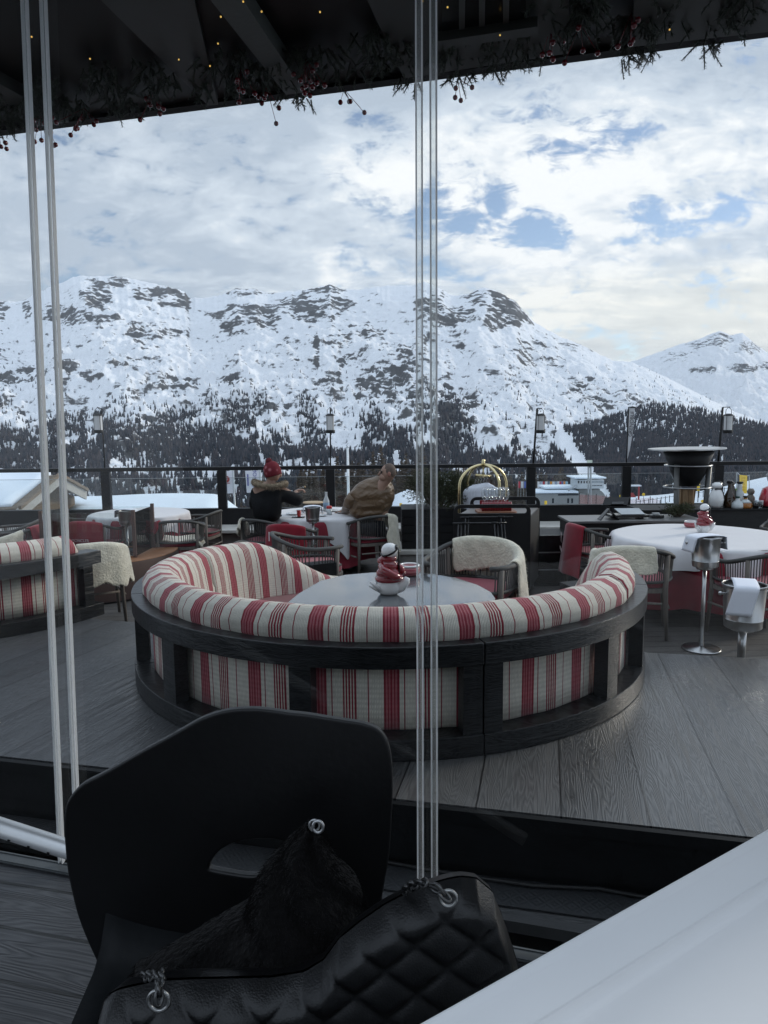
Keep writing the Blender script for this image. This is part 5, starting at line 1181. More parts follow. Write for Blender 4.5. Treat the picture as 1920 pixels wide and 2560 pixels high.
bottle(1847, SY+.02, [(.045, 0), (.055, .02), (.055, .19), (.03, .23), (.035, .25), (.028, .27), (.034, .29), (.028, .31)], m_clr, 'tall clear bottle with a ringed neck on the sideboard', [('stopper', [(.03, .31), (.045, .325), (.04, .34)], m_matte)])
bottle(1843, SY-.2, [(.075, 0), (.08, .02), (.075, .07), (.02, .115), (.02, .14)], m_clr, 'squat clear flask with a green stopper', [('stopper', [(.02, .135), (.032, .15), (.028, .165)], mat('green_stopper', (.02, .06, .05), .3))])
bottle(1863, SY-.2, [(.078, 0), (.085, .02), (.08, .075), (.022, .12), (.022, .145)], m_ambr, 'squat flask half full of amber liquor', [('stopper', [(.022, .14), (.034, .155), (.03, .165)], m_matte), ('shoulder', [(.0815, .074), (.05, .10), (.0235, .121)], m_clr)])
bottle(1875, SY+.05, [(.045, 0), (.06, .06), (.055, .12), (.03, .16)], m_leg, 'brown wooden mill with a round knob behind the amber flask', [('knob', [(.02, .15), (.045, .175), (.05, .205), (.03, .24)], m_leg)], name='pepper_mill')
gt = thing('glass_tumbler', 'low glass tumbler holding cutlery near the red cooker', 'tumbler', (on_sb(1892), SY-.2, sz)); MB().lathe([(.05, 0), (.065, .10), (.063, .10), (.048, .004)], n=20).build('glass', m_gl, gt, smooth=True); MB().box((.01, 0, .05), (.05, .03, .07)).build('sachets', m_gloss, gt)
gt2 = thing('condiment_bowl', 'small dark condiment bowl between amber flask and tumbler', 'bowl', (on_sb(1880), SY-.24, sz)); MB().lathe([(.03, 0), (.045, .04), (.043, .05), (.03, .01)], n=20).build('bowl', m_gloss, gt2, smooth=True)
rcx = on_sb(1935); rk = thing('red_cooker', 'glossy red cooker with chrome arm cut by the right edge', 'cooker', (rcx, SY-.1, sz))
MB().lathe([(.15, 0), (.17, .03), (.165, .12), (.13, .25), (.06, .29)], n=36).build('red_housing', mat('red_enamel', (.40, .03, .045), .15, var=.05, coat=.7), rk, smooth=True); MB().lathe([(.05, .285), (.05, .34), (.075, .36), (.09, .44), (.05, .50)], n=24).build('chrome_top', m_inox, rk, smooth=True); MB().lathe([(.168, -.0), (.172, .02)], n=30).build('black_foot', m_matte, rk)

# ---------------------------------------------------------------- fire bowl grill
gp = WD(1722, 1122, 10.25); gx = gp.x; GY = 10.25
gr = thing('grill_bowl', 'black conical grill bowl on steel legs with a wide flat steel disc', 'grill', (gx, GY, 0))
def gz(py): return WD(1722, py, GY).z
def gw_(px): return px/FPX*GY
MB().lathe([(gw_(50), gz(1127)), (gw_(91), gz(1123)), (gw_(91), gz(1120)), (gw_(40), gz(1124))], n=64, M=Matrix.Rotation(R(-1.2), 3, 'Y')).build('cooking_disc', m_inox, gr, smooth=True, auto=True)
MB().lathe([(gw_(10), gz(1216)), (gw_(26), gz(1214)), (gw_(42), gz(1180)), (gw_(47), gz(1160)), (gw_(61), gz(1127)), (gw_(58), gz(1127)), (gw_(40), gz(1160))], n=48).build('bowl', m_matte, gr, smooth=True)
for py, r_ in ((1163, 55), (1217, 56)):
    MB().tube([(gw_(r_)*math.cos(k*math.pi/24), gw_(r_)*math.sin(k*math.pi/24), gz(py)) for k in range(48)], .010, 6, closed=True).build('ring', m_inox, gr, smooth=True)
for k in range(3):
    a = R(-60+120*k+35); MB().tube([(gw_(48)*math.cos(a), gw_(48)*math.sin(a), gz(1160)), (gw_(40)*math.cos(a), gw_(40)*math.sin(a), 0.02)], .040, 8).build('leg', mat('dark_steel', (.13, .13, .125), .45, metal=.6), gr, smooth=True)
lg = thing('firewood', 'split firewood stacked upright below the grill bowl', 'firewood', (gx+.02, GY, .0)); mb = MB(); r = random.Random(8)
for i in range(7): mb.beam((r.uniform(-.09, .09), r.uniform(-.08, .08), .02), (r.uniform(-.09, .09), r.uniform(-.08, .08), gz(1222)), .07, .05, up=(r.random(), 1, 0))
mb.build('logs', mat('split_wood', (.34, .22, .12), .8, var=.35, stretch=(6, 6, 1)), lg)

# ---------------------------------------------------------------- lanterns and flag on the railing
m_lglass = mat('frosted_lantern_glass', (.55, .55, .55), .35, var=.05)
LG = 'lanterns on poles along the railing'; words = ['leftmost', 'second from left', 'third from left', 'rightmost']
bases = [(262, 1170, 254, 1040, 247, 1), (826, 1165, 826, 1040, 826, 1), (1333, 1160, 1343, 1021, 1351, 0), (1795, 1160, 1807, 1018, 1819, 0)]
for i, (bxp, byp, txp, typ, lx, front) in enumerate(bases):
    b0 = WD(bxp, byp, RY+.03); t0 = WD(txp, typ-18 if front else typ, RY+.03); l0 = WD(lx, 1082, RY-.02)
    po = thing('lantern_pole', words[i]+' thin black pole rising from the railing for a lantern', 'pole', tuple(b0), 0, 'lantern poles on the railing')
    hk = Vector((l0.x, RY-.02, t0.z+(.0 if not front else .02)))
    MB().tube([(0, 0, -.02), tuple(t0-b0)], .011 if front else .016, 8).build('pole', m_steel, po, smooth=True)
    MB().beam(tuple(t0-b0), tuple(hk-b0+Vector((0.02 if not front else 0, 0, 0))), .012, .012, up=(.1, 1, 0) if front else (0, 1, .01)).build('hook_arm', m_steel, po)
    ln = thing('lantern', words[i]+' cylindrical lantern with frosted glass above the railing', 'lantern', (l0.x, RY-.02, WD(lx, 1083, RY).z), 0, LG)
    h = WD(lx, 1034 if front else 1034, RY).z-WD(lx, 1083, RY).z; r_ = .068
    MB().lathe([(r_, 0), (r_+.004, .006), (r_+.004, .045), (r_, .05)], n=24).build('base', m_steel, ln, smooth=True, auto=True)
    MB().lathe([(r_-.008, .05), (r_-.008, h-.03)], n=24).build('glass', m_lglass, ln, smooth=True, auto=True)
    for k in range(4): a = R(45+90*k); MB().tube([(r_*math.cos(a), r_*math.sin(a), .04), (r_*math.cos(a), r_*math.sin(a), h-.02)], .0035, 6).build('guard_rod', m_steel, ln)
    MB().lathe([(r_+.006, h-.032), (r_+.002, h-.018), (.03, h-.002), (.02, h)], n=24).build('cap', m_steel, ln, smooth=True, auto=True)
    top = max(.04, hk.z-ln.location.z-h)
    MB().tube([(-.045, 0, h-.01), (-.04, 0, h+top*.6), (0, 0, h+top), (.04, 0, h+top*.6), (.045, 0, h-.01)], .004, 6).build('handle', m_steel, ln, smooth=True)
fb = WD(1566, 1158, RY+.02); fl = thing('feather_flag', 'narrow tapering white flag with black letters on a railing post', 'flag', tuple(fb))
def fq(px, py): p = WD(px, py, RY+.02)-fb; return p
MB().tube([(0, 0, 0), tuple(fq(1572, 1017))], .010, 8).build('pole', m_steel, fl, smooth=True); MB().beam(tuple(fq(1572, 1018)), tuple(fq(1589, 1018)), .015, .014, up=(0, 1, .01)).build('top_bar', m_steel, fl)
MB().add([tuple(fq(1573, 1021)), tuple(fq(1587, 1021)), tuple(fq(1582, 1080)), tuple(fq(1575, 1122)), tuple(fq(1569, 1146)), tuple(fq(1567, 1146))], [(0, 1, 2, 3, 4, 5)]).build('banner', mat('flag_white', (.62, .62, .64), .7), fl, solid=.003)
q = fq(1578.5, 1060); M = Matrix.Translation((q.x, q.y-.006, q.z)) @ Matrix.Rotation(R(7), 4, 'Y').inverted() @ XZ @ Matrix.Rotation(R(90), 4, 'Z'); M = Matrix.Translation((q.x, q.y-.006, q.z)) @ Matrix.Rotation(R(4), 4, 'Y') @ XZ @ Matrix.Rotation(R(90), 4, 'Z')
text_mesh('GRENOBLE', .078, mat('black_ink', (.03, .03, .035), .7), fl, M)
# ---------------------------------------------------------------- far buildings and things on the snow
m_snowr = mat('roof_snow', (.80, .86, .93), .8, var=.03, vscale=1.5, bump=.3, bscale=4, spec=.2)
m_wood_b = mat('weathered_boards', (.16, .12, .085), .8, var=.3, vscale=3, stretch=(1, 1, 8)); m_board_l = mat('barge_board', (.36, .34, .31), .75, var=.1)
ch = thing('chalet', 'wooden chalet gable under a thick snow covered roof at the far left', 'house', (-6.5, 16.0, -4))
o_ = ch.location
def cl(px, py, D): return WD(px, py, D)-o_
A = cl(142, 1199, 16); Bk = cl(-330, 1196, 24); EL = cl(42, 1284, 14.2); ELb = cl(-900, 1290, 20); ER = cl(212, 1236, 18.2); ERb = cl(-120, 1215, 27)
th = Vector((0, 0, .16))
def slabq(name, q, up, m, par=ch):
    vs = [tuple(v) for v in q]+[tuple(v+up) for v in q]; return MB().add(vs, [(3, 2, 1, 0), (4, 5, 6, 7), (0, 1, 5, 4), (1, 2, 6, 5), (2, 3, 7, 6), (3, 0, 4, 7)]).build(name, m, par)
rf = slabq('roof', [A, Bk, ELb, EL], Vector((0, 0, .10)), m_wood_b); slabq('roof', [A, ER, ERb, Bk], Vector((0, 0, .10)), m_wood_b)
gA = (EL-A); in_ = (Bk-A).normalized()*.25
vsn = MB().grid(lambda u, v: (A+in_+(Bk-A)*u*.98+(EL-A)*v*.99+(ELb-EL-Bk+A)*u*v)+Vector((0, 0, .12+.16*min(1, min(u*8, 1)*min(v*12+.3, 1)*min((1-v)*10+.1, 1))+.02*math.sin(u*30+v*9))), 40, 24); vsn.build('snow_layer', m_snowr, rf, smooth=True, solid=.10)
for P, Q in ((A, EL), (A, ER)): 
    n_ = (A-Bk).normalized()*.05; MB().beam(tuple(P+n_-Vector((0, 0, .02))), tuple(Q+n_-Vector((0, 0, .02))), .05, .22).build('barge_board', m_board_l, ch); MB().beam(tuple(P+n_*3+Vector((0, 0, .12))), tuple(Q+n_*3+Vector((0, 0, .12))), .06, .07).build('verge_trim', m_wood_b, ch)
gin = (Bk-A).normalized()*.5; base = Vector((0, 0, -3.2))
MB().add([tuple(A+gin-Vector((0, 0, .1))), tuple(A+gin+(EL-A)*.86-Vector((0, 0, .1))), tuple(A+gin+(EL-A)*.86+base), tuple(A+gin+(ER-A)*.9+base), tuple(A+gin+(ER-A)*.9-Vector((0, 0, .1)))], [(0, 1, 2, 3, 4)]).build('gable_wall', m_wood_b, ch, solid=.1)
for k in (.3, .62): p1 = A+gin*.5+(EL-A)*k; MB().beam(tuple(p1+Vector((0, 0, -.12))), tuple(p1+gin*.6+Vector((0, 0, -.12))), .12, .16).build('purlin', m_wood_b, ch)
ph = thing('flat_roofed_house', 'low building with a broad snow covered roof just below the terrace', 'house', (-4.5, 17.5, -6))
L0, R0 = WD(60, 1300, 13.2).x, WD(600, 1300, 17).x; zf = WD(350, 1236, 21.0).z
def sfn(u, v):
    y = 12.8+v*8.4; xl = WD(95, 1300, y).x; xr = WD(628, 1300, y).x-(.0 if v > .3 else 0)
    e = min(u, 1-u)*(xr-xl); e2 = min(v, 1-v)*8.4
    z = zf-.55*(1-float(smooth(0, 1.1, e)))-.25*(1-float(smooth(0, .5, e2)))+.03*math.sin(u*8+v*3)
    return Vector((xl+(xr-xl)*u, y, z))-ph.location
s_ = MB().grid(sfn, 60, 40).build('snow_layer', m_snowr, ph, smooth=True, solid=.06)
xl, xr = WD(110, 1300, 12.8).x, WD(615, 1300, 12.8).x
MB().prism([(WD(110, 1300, 12.9).x-ph.location.x, 12.9-17.5), (WD(612, 1300, 12.9).x-ph.location.x, 12.9-17.5), (WD(615, 1300, 21).x-ph.location.x, 3.5), (WD(110, 1300, 21).x-ph.location.x, 3.5)], -8, 6+zf-.62).build('walls', m_wood_b, ph)
# banners
m_ban = mat('banner_white', (.66, .67, .72), .7, var=.03); m_bred = mat('banner_red', (.33, .05, .05), .7); m_bblue = mat('banner_blue', (.12, .13, .34), .7)
b1 = WD(580, 1250, 27); t = thing('banner_flag', 'white banner with a round red emblem on a pole left of the guests', 'banner', (b1.x, 27, -3)); 
def q_(px, py, D=27, o=None): return WD(px, py, D)-(o or t.location)
MB().tube([(q_(588, 1250).x, 0, -2), tuple(q_(583, 1172))], .035, 8).build('pole', m_alu, t, smooth=True)
MB().add([tuple(q_(556, 1178)), tuple(q_(583, 1177)), tuple(q_(587, 1233)), tuple(q_(556, 1234))], [(0, 1, 2, 3)]).build('banner', m_ban, t, solid=.01)
c_ = q_(566, 1198); MB().lathe([(.13, -.004), (.13, .004)], c=(c_.x, -.03, c_.z), n=24, M=Matrix.Rotation(R(90), 3, 'X')).build('red_roundel', m_bred, t); MB().lathe([(.05, -.004), (.05, .004)], c=(c_.x, -.045, c_.z), n=5, M=Matrix.Rotation(R(90), 3, 'X')).build('roundel_mark', m_ban, t); MB().box((c_.x+.05, -.02, q_(0, 1214).z), (.18, .01, .025)).build('red_line', m_bred, t)
t = thing('banner_flag', 'white banner with upright blue lettering behind the guest in black', 'banner', (WD(632, 1250, 27).x, 27, -3))
MB().tube([(q_(654, 1250).x, 0, -2), tuple(q_(650, 1172))], .035, 8).build('pole', m_alu, t, smooth=True)
MB().add([tuple(q_(613, 1177)), tuple(q_(649, 1176)), tuple(q_(652, 1231)), tuple(q_(617, 1232))], [(0, 1, 2, 3)]).build('banner', m_ban, t, solid=.01)
c_ = q_(637, 1201); text_mesh('MONCLER', .20, m_bblue, t, Matrix.Translation((c_.x, -.03, c_.z)) @ XZ @ Matrix.Rotation(R(-90), 4, 'Z')); c_ = q_(620, 1200); MB().box((c_.x, -.02, c_.z), (.05, .01, .45)).build('blue_line', m_bblue, t)
fpz = WD(869, 1118, 60); fpg = thing('flagpole', 'bare white flagpole on the snow behind the guests', 'flagpole', (fpz.x, 60, -8)); MB().tube([(0, 0, 0), (0, 0, fpz.z+8)], [.14, .10], 10).build('pole', mat('white_metal', (.7, .72, .72), .4), fpg, smooth=True); MB().ball((0, 0, fpz.z+8), .12, 10, 6).build('ball_top', m_alu, fpg, smooth=True)
# larch wood in the middle distance
def larch_wood(name, label, pos, seed, m, m2):
    r = np.random.RandomState(seed); V = []; F = []; n0 = 0
    for (x, y, z, h) in pos:
        nb = 260; t = r.rand(nb)**.8; a = r.rand(nb)*6.28; L_ = h*(.22*(1-t)+.03)*(.6+.6*r.rand(nb)); zz = z+h*(.10+.9*t)
        p0 = np.stack([x+0*a, y+0*a, zz], -1); p1 = p0+np.stack([np.cos(a)*L_, np.sin(a)*L_, L_*(.25-.5*r.rand(nb))], -1); w = np.stack([-np.sin(a)*.0, np.cos(a)*0, .010*h+0*a], -1)*(.5+r.rand(nb))[:, None]
        side = np.stack([-np.sin(a), np.cos(a), 0*a], -1)*(.012*h)
        q = np.stack([p0-w, p0+w+side, p1], 1).reshape(-1, 3); V.append(q); F.append(np.arange(nb*3).reshape(-1, 3)+n0); n0 += nb*3
        tw = h*.012; tr_ = np.array([[x-tw, y, z-1], [x+tw, y, z-1], [x, y, z+h*.97]]); V.append(tr_); F.append(np.array([[n0, n0+1, n0+2]])); n0 += 3
    o = rowmesh(name, np.concatenate(V), np.concatenate(F), m, False); me = o.data
    at = me.attributes.new('tint', 'FLOAT', 'POINT'); at.data.foreach_set('value', r.rand(n0//3).repeat(3).astype(np.float32)); return tag(o, label, 'trees', kind='stuff')
m_larch = tree_material('larch_brown', (.075, .066, .058), (.19, .15, .115)); m_dkcon = tree_material('valley_conifers', (.020, .028, .022), (.06, .065, .045))
def wood_pos(n, seed, pxr, Dr, hr, top=None):
    r = np.random.RandomState(seed); out = []
    for _ in range(n):
        px = r.uniform(*pxr); D = r.uniform(*Dr); x = (px-960)/FPX*D; z = float(ground_z(np.array([x]), np.array([D]))[0]); out.append((x, D, z, r.uniform(*hr)))
    return out
larch_wood('larch_wood', 'band of bare brown larches on the valley floor behind the guests', wood_pos(150, 1, (740, 1085), (150, 270), (10, 16))+wood_pos(60, 4, (660, 800), (120, 200), (5, 9)), 2, m_larch, None)
larch_wood('scrub', 'low brown scrub and small trees beyond the snow covered roof', wood_pos(230, 5, (180, 700), (90, 190), (4, 8)), 3, m_larch, None)
larch_wood('valley_trees', 'dark mixed trees on the valley floor beyond the ski building', wood_pos(170, 6, (1130, 1420), (330, 520), (16, 26)), 4, m_larch, None)
pp = np.array(wood_pos(14, 9, (700, 1090), (150, 240), (6, 11))+wood_pos(46, 10, (1060, 1410), (300, 480), (12, 22))+wood_pos(60, 12, (1500, 1900), (280, 460), (6, 12))); cone_trees('valley_conifers', pp[:, :3], pp[:, 3], 11, 'scattered dark green conifers on the valley floor', m_dkcon)

# ski station: tower cabin on a concrete base and the long low building
SD = 190.0; m_conc = mat('concrete', (.26, .26, .25), .85, var=.1, vscale=.5); m_wht = mat('white_render', (.55, .57, .58), .8, var=.05, vscale=.6); m_dkw = mat('dark_window', (.02, .025, .03), .2)
def S(px, py, D=SD): return WD(px, py, D)
def blk(t, name, x0, x1, y0, y1, m, D0=SD, dep=8, par=None):
    a, b = S(x0, y1, D0), S(x1, y0, D0); o = t.location
    return MB().box(((a.x+b.x)/2-o.x, D0+dep/2-o.y, (a.z+b.z)/2-o.z), (b.x-a.x, dep, b.z-a.z)).build(name, m, par or t)
gz_ = S(1475, 1262).z-1.5
tw = thing('control_tower', 'white windowed control cabin on a grey concrete base beside the piste', 'tower', (S(1475, 1250).x, SD, gz_))
cab = blk(tw, 'cabin', 1443, 1510, 1199, 1222, m_wht, SD, 7); blk(tw, 'roof', 1438, 1516, 1193, 1197, m_snowr, SD-.8, 9); blk(tw, 'base', 1446, 1500, 1222.3, 1266, m_conc, SD+.6, 5.5)
for i, x in enumerate((1444.5, 1451.5, 1458.5, 1465.5, 1472)): blk(tw, 'window', x, x+4.2, 1202, 1208.5, m_dkw, SD-.04, .3)
for i in range(9): blk(tw, 'window', 1480+i*3.3, 1482.4+i*3.3, 1202, 1208, mat('pale_window', (.22, .25, .27), .3), SD-.04, .3)
for i in range(7): blk(tw, 'sign_letter', 1481+i*3.6, 1483.4+i*3.6, 1212.5, 1215, m_dkw, SD-.05, .2)
q = S(1500, 1240, SD-.5); wv_ = MB(); rW = 5.0
wv_.prism([(rW*math.cos(R(a)), rW*math.sin(R(a))) for a in range(0, 181, 15)], -2, 2); wg_ = wv_.build('curved_wing', m_conc, tw); wg_.rotation_euler = (R(90), 0, 0); wg_.location = (S(1490, 1262, SD).x-tw.location.x, 2.4, S(1490, 1262, SD).z-gz_); wg_.scale = (.62, .84, 1)
st_ = MB().beam(tuple(S(1420, 1226, SD-1)-tw.location), tuple(S(1442, 1212, SD-1)-tw.location), .8, .35).build('stair', m_alu, tw)
lb = thing('station_building', 'long low concrete building with snow on its stepped roof left of the tower', 'building', (S(1400, 1260).x, SD, gz_))
blk(lb, 'wall', 1342, 1463, 1234, 1262, m_conc, SD-1, 9); blk(lb, 'snow_roof', 1338, 1446, 1228, 1233.5, m_snowr, SD-1.6, 9); blk(lb, 'upper_wall', 1365, 1443, 1222.5, 1228, m_wht, SD+3, 6); blk(lb, 'snow_roof', 1362, 1446, 1217, 1222, m_snowr, SD+2.4, 8)
blk(lb, 'window_band', 1395, 1447, 1234.5, 1239, m_dkw, SD-1.06, .3)
for x in (1380, 1418, 1428): blk(lb, 'door', x, x+5, 1246, 1258, m_dkw, SD-1.06, .3)
m_pyl = mat('galvanised', (.34, .35, .35), .5, metal=.5)
py = thing('floodlight_mast', 'tall twin floodlight mast in front of the control tower', 'mast', (S(1474, 1262, 175).x, 175, S(1474, 1262, 175).z-1))
for x in (1471, 1477): a = S(x, 1262, 175)-py.location; b_ = S(x, 1160 if x == 1471 else 1163, 175)-py.location; MB().tube([tuple(a), tuple(b_)], .22, 8).build('mast', m_pyl, py)
MB().box(tuple(S(1474, 1155, 175)-py.location), (1.2, .5, .9)).build('lamp_head', mat('lamp_pale', (.5, .55, .45), .5), py)
# nation flags
cols = [(.5, .05, .07), (.7, .7, .72), (.10, .14, .4), (.55, .5, .5), (.5, .05, .07), (.75, .73, .73), (.45, .5, .6), (.5, .05, .07), (.75, .75, .75), (.15, .2, .25), (.7, .3, .05), (.72, .72, .72), (.3, .35, .45), (.7, .7, .7), (.5, .06, .08), (.12, .16, .35), (.7, .3, .1), (.3, .5, .6), (.55, .1, .12), (.6, .55, .2)]
fx = [1295, 1302, 1309, 1315, 1323, 1343, 1350, 1356, 1362, 1368, 1374, 1380, 1386, 1392, 1397, 1402, 1407, 1413]
names = ['red', 'white', 'dark blue', 'pale pink', 'deep red', 'off white', 'grey blue', 'crimson', 'bright white', 'dark teal', 'orange', 'plain white', 'slate blue', 'snow white', 'wine red', 'navy', 'amber', 'light blue']
for i, x in enumerate(fx):
    a = S(x, 1240, 215); t = thing('nation_flag', '%s flag, number %s from the left in the row by the ski station' % (names[i], ['one', 'two', 'three', 'four', 'five', 'six', 'seven', 'eight', 'nine', 'ten', 'eleven', 'twelve', 'thirteen', 'fourteen', 'fifteen', 'sixteen', 'seventeen', 'eighteen'][i]), 'flag', tuple(a), 0, 'row of flags by the ski station')
    hh = S(x, 1203, 215).z-a.z; MB().tube([(0, 0, -1), (0, 0, hh)], .07, 6).build('pole', m_pyl, t); MB().grid(lambda u, v: Vector((.05+.62*u, .1*math.sin(u*6), hh-.1-2.0*v)), 6, 4).build('cloth', mat('flag_%s' % names[i].replace(' ', '_'), cols[i], .8), t, smooth=True, solid=.03)
# piste furniture
m_yel = mat('signal_yellow', (.75, .48, .03), .6, var=.05); m_orange = mat('net_orange', (.62, .16, .08), .7)
ys_ = [(1364, 1252, 1275, 120), (1745, 1195, 1240, 90), (1002, 1258, 1275, 60)]
for i, (x, y0, y1, D) in enumerate(ys_):
    a = S(x, y1+4, D); t = thing('piste_marker', ['upright yellow padded marker on the snow left of the station door', 'yellow marker pole seen behind the grill legs', 'yellow marker beside the parked vehicles behind the brown jacket'][i], 'marker', tuple(a), 0, 'yellow piste markers'); MB().tube([(0, 0, -.6), (0, 0, S(x, y0, D).z-a.z)], .05*D/90, 8).build('pole', m_matte, t); hh = S(x, y0, D).z-a.z; MB().lathe([(.16*D/90, hh*.35), (.17*D/90, hh*.4), (.17*D/90, hh*.98), (.1*D/90, hh)], n=10).build('padding', m_yel, t, smooth=True)
yb = WD(1858, 1235, 62); t = thing('warning_banner', 'tall yellow warning banner strung between two thin poles on the piste', 'banner', tuple(yb))
for x in (1842, 1873): a = WD(x, 1245, 62)-yb; b_ = WD(x, 1180 if x == 1842 else 1188, 62)-yb; MB().tube([tuple(a), tuple(b_)], .04, 6).build('pole', m_pyl, t)
MB().add([tuple(WD(1849, 1187, 62)-yb), tuple(WD(1868, 1189, 62)-yb), tuple(WD(1867, 1234, 62)-yb), tuple(WD(1849, 1232, 62)-yb)], [(0, 1, 2, 3)]).build('banner', m_yel, t, solid=.02)
for k in range(5): c_ = WD(1858, 1195+k*7.5, 61.9)-yb; MB().box(tuple(c_), (.34-.03*(k % 2), .02, .05)).build('print_line', mat('yellow_print', (.45, .28, .02), .7), t)
for a, b_ in (((1843, 1181), (1849, 1187)), ((1872, 1188), (1868, 1190))): MB().tube([tuple(WD(*a, 62)-yb), tuple(WD(*b_, 62)-yb)], .02, 5).build('rope', m_ban, t)
for i, (x, y, D) in enumerate(((1609, 1236, 85), (1567, 1270, 70), (1649, 1262, 60), (1756, 1253, 50), (1860, 1243, 45), (1552, 1240, 110))):
    a = S(x, y, D); t = thing('piste_disc', 'small yellow disc marker, %s on the snow bank' % ('upper left one', 'low one beside the till', 'one left of the grill legs', 'one left of the mill', 'one between the bottles', 'leftmost far one')[i], 'marker', tuple(a), 0, 'small yellow disc markers'); s2 = D/60; MB().lathe([(.13*s2, -.02), (.13*s2, .02)], n=10, M=Matrix.Rotation(R(90), 3, 'X')).build('disc', m_yel, t); MB().tube([(0, 0, 0), (0, 0, -.7*s2)], .02*s2, 5).build('stake', m_matte, t)
# fences on the snow
def net(name, lab, pts, D, h, m, grp=None):
    t = thing(name, lab, 'fence', tuple(S(pts[0][0], pts[0][1], D)), 0, grp); o = t.location; P = [S(x, y, D)-o for x, y in pts]
    mb = MB()
    for a, b_ in zip(P[:-1], P[1:]): mb.add([tuple(a), tuple(b_), tuple(b_+Vector((0, 0, h))), tuple(a+Vector((0, 0, h)))], [(0, 1, 2, 3)])
    mb.build('netting', m, t); 
    for a in P: MB().tube([tuple(a-Vector((0, 0, .3))), tuple(a+Vector((0, 0, h*1.15)))], .05*D/100, 5).build('post', m_matte, t)
m_net = bpy.data.materials.new('safety_net'); m_net.use_nodes = True; nb = m_net.node_tree.nodes['Principled BSDF']; nb.inputs['Base Color'].default_value = (.62, .14, .09, 1); nb.inputs['Alpha'].default_value = .25; nb.inputs['Roughness'].default_value = .8
net('safety_net', 'orange safety netting in front of the station and tower', [(1448, 1262), (1470, 1264), (1490, 1264), (1515, 1266), (1545, 1272), (1570, 1276)], 150, 2.2, m_net)
net('safety_net', 'pale red netting low on the snow behind the till', [(1560, 1268), (1590, 1266), (1625, 1262), (1650, 1270)], 95, 1.0, m_net)
rf_ = thing('rope_fence', 'dark rope fence on short posts across the snow bank at the right', 'fence', tuple(S(1600, 1255, 75))); o = rf_.location
pts = [S(1590+i*10.5, 1258-i*1.55, 75) for i in range(26)]
for p_ in pts: MB().tube([tuple(p_-o+Vector((0, 0, -.4))), tuple(p_-o+Vector((0, 0, .28)))], .035, 5).build('post', m_matte, rf_)
MB().tube([tuple(p_-o+Vector((0, 0, .15))) for p_ in pts], .02, 5).build('rope', m_matte, rf_)
ga = thing('start_gantry', 'red framed start gantry with a red awning right of the tower', 'gantry', tuple(S(1580, 1250, 150)))
o = ga.location
for x in (1556, 1597): MB().box(tuple((S(x, 1232, 150)-o)), (.28, .28, 3.3)).build('post', m_bred, ga)
MB().box(tuple(S(1577, 1214, 150)-o), (4.0, 1.5, .25)).build('top_deck', m_ban, ga); MB().add([tuple(S(1560, 1243, 150)-o), tuple(S(1590, 1243, 150)-o), tuple(S(1583, 1232, 151)-o), tuple(S(1567, 1232, 151)-o)], [(0, 1, 2, 3)]).build('awning', m_bred, ga, solid=.05)
# vehicles parked behind the man
def small_van(px, py, D, w, h, m, lab):
    a = S(px, py, D); t = thing('parked_van', lab, 'van', tuple(a), R(15), 'vehicles parked below the terrace'); MB().prism([(-w/2, -.5*w*.45), (w/2, -.5*w*.45), (w/2, .5*w*.45), (-w/2, .5*w*.45)], .25, h*.62).build('body', m, t, bevel=.06); MB().box((-w*.06, 0, h*.80), (w*.72, w*.42, h*.36)).build('cabin', m, t, bevel=.1)
    MB().box((-w*.06, -w*.215, h*.80), (w*.6, .02, h*.22)).build('side_window', m_dkw, t)
    for sx in (-.3, .3): MB().lathe([(h*.17, -.1), (h*.17, .1)], c=(sx*w, -w*.2, h*.17), n=14, M=Matrix.Rotation(R(90), 3, 'X')).build('wheel', m_matte, t)
small_van(985, 1287, 95, 2.6, 1.4, m_ban, 'small white van parked on the snow right of the brown jacket'); small_van(1013, 1284, 92, 1.8, 1.1, m_bred, 'small red car parked beside the white van'); small_van(990, 1276, 110, 2.4, 1.3, mat('van_grey', (.3, .32, .34), .4), 'grey van parked behind the white van')
yt = S(1010, 1288, 80); t = thing('snow_fence_pad', 'long orange and yellow padded barrier in front of the parked vehicles', 'barrier', tuple(yt)); MB().box((0, 0, .2), (2.6, .3, .45)).build('pad', m_yel, t, bevel=.05); MB().box((1.0, -.16, .2), (.5, .02, .4)).build('pad_panel', m_orange, t)

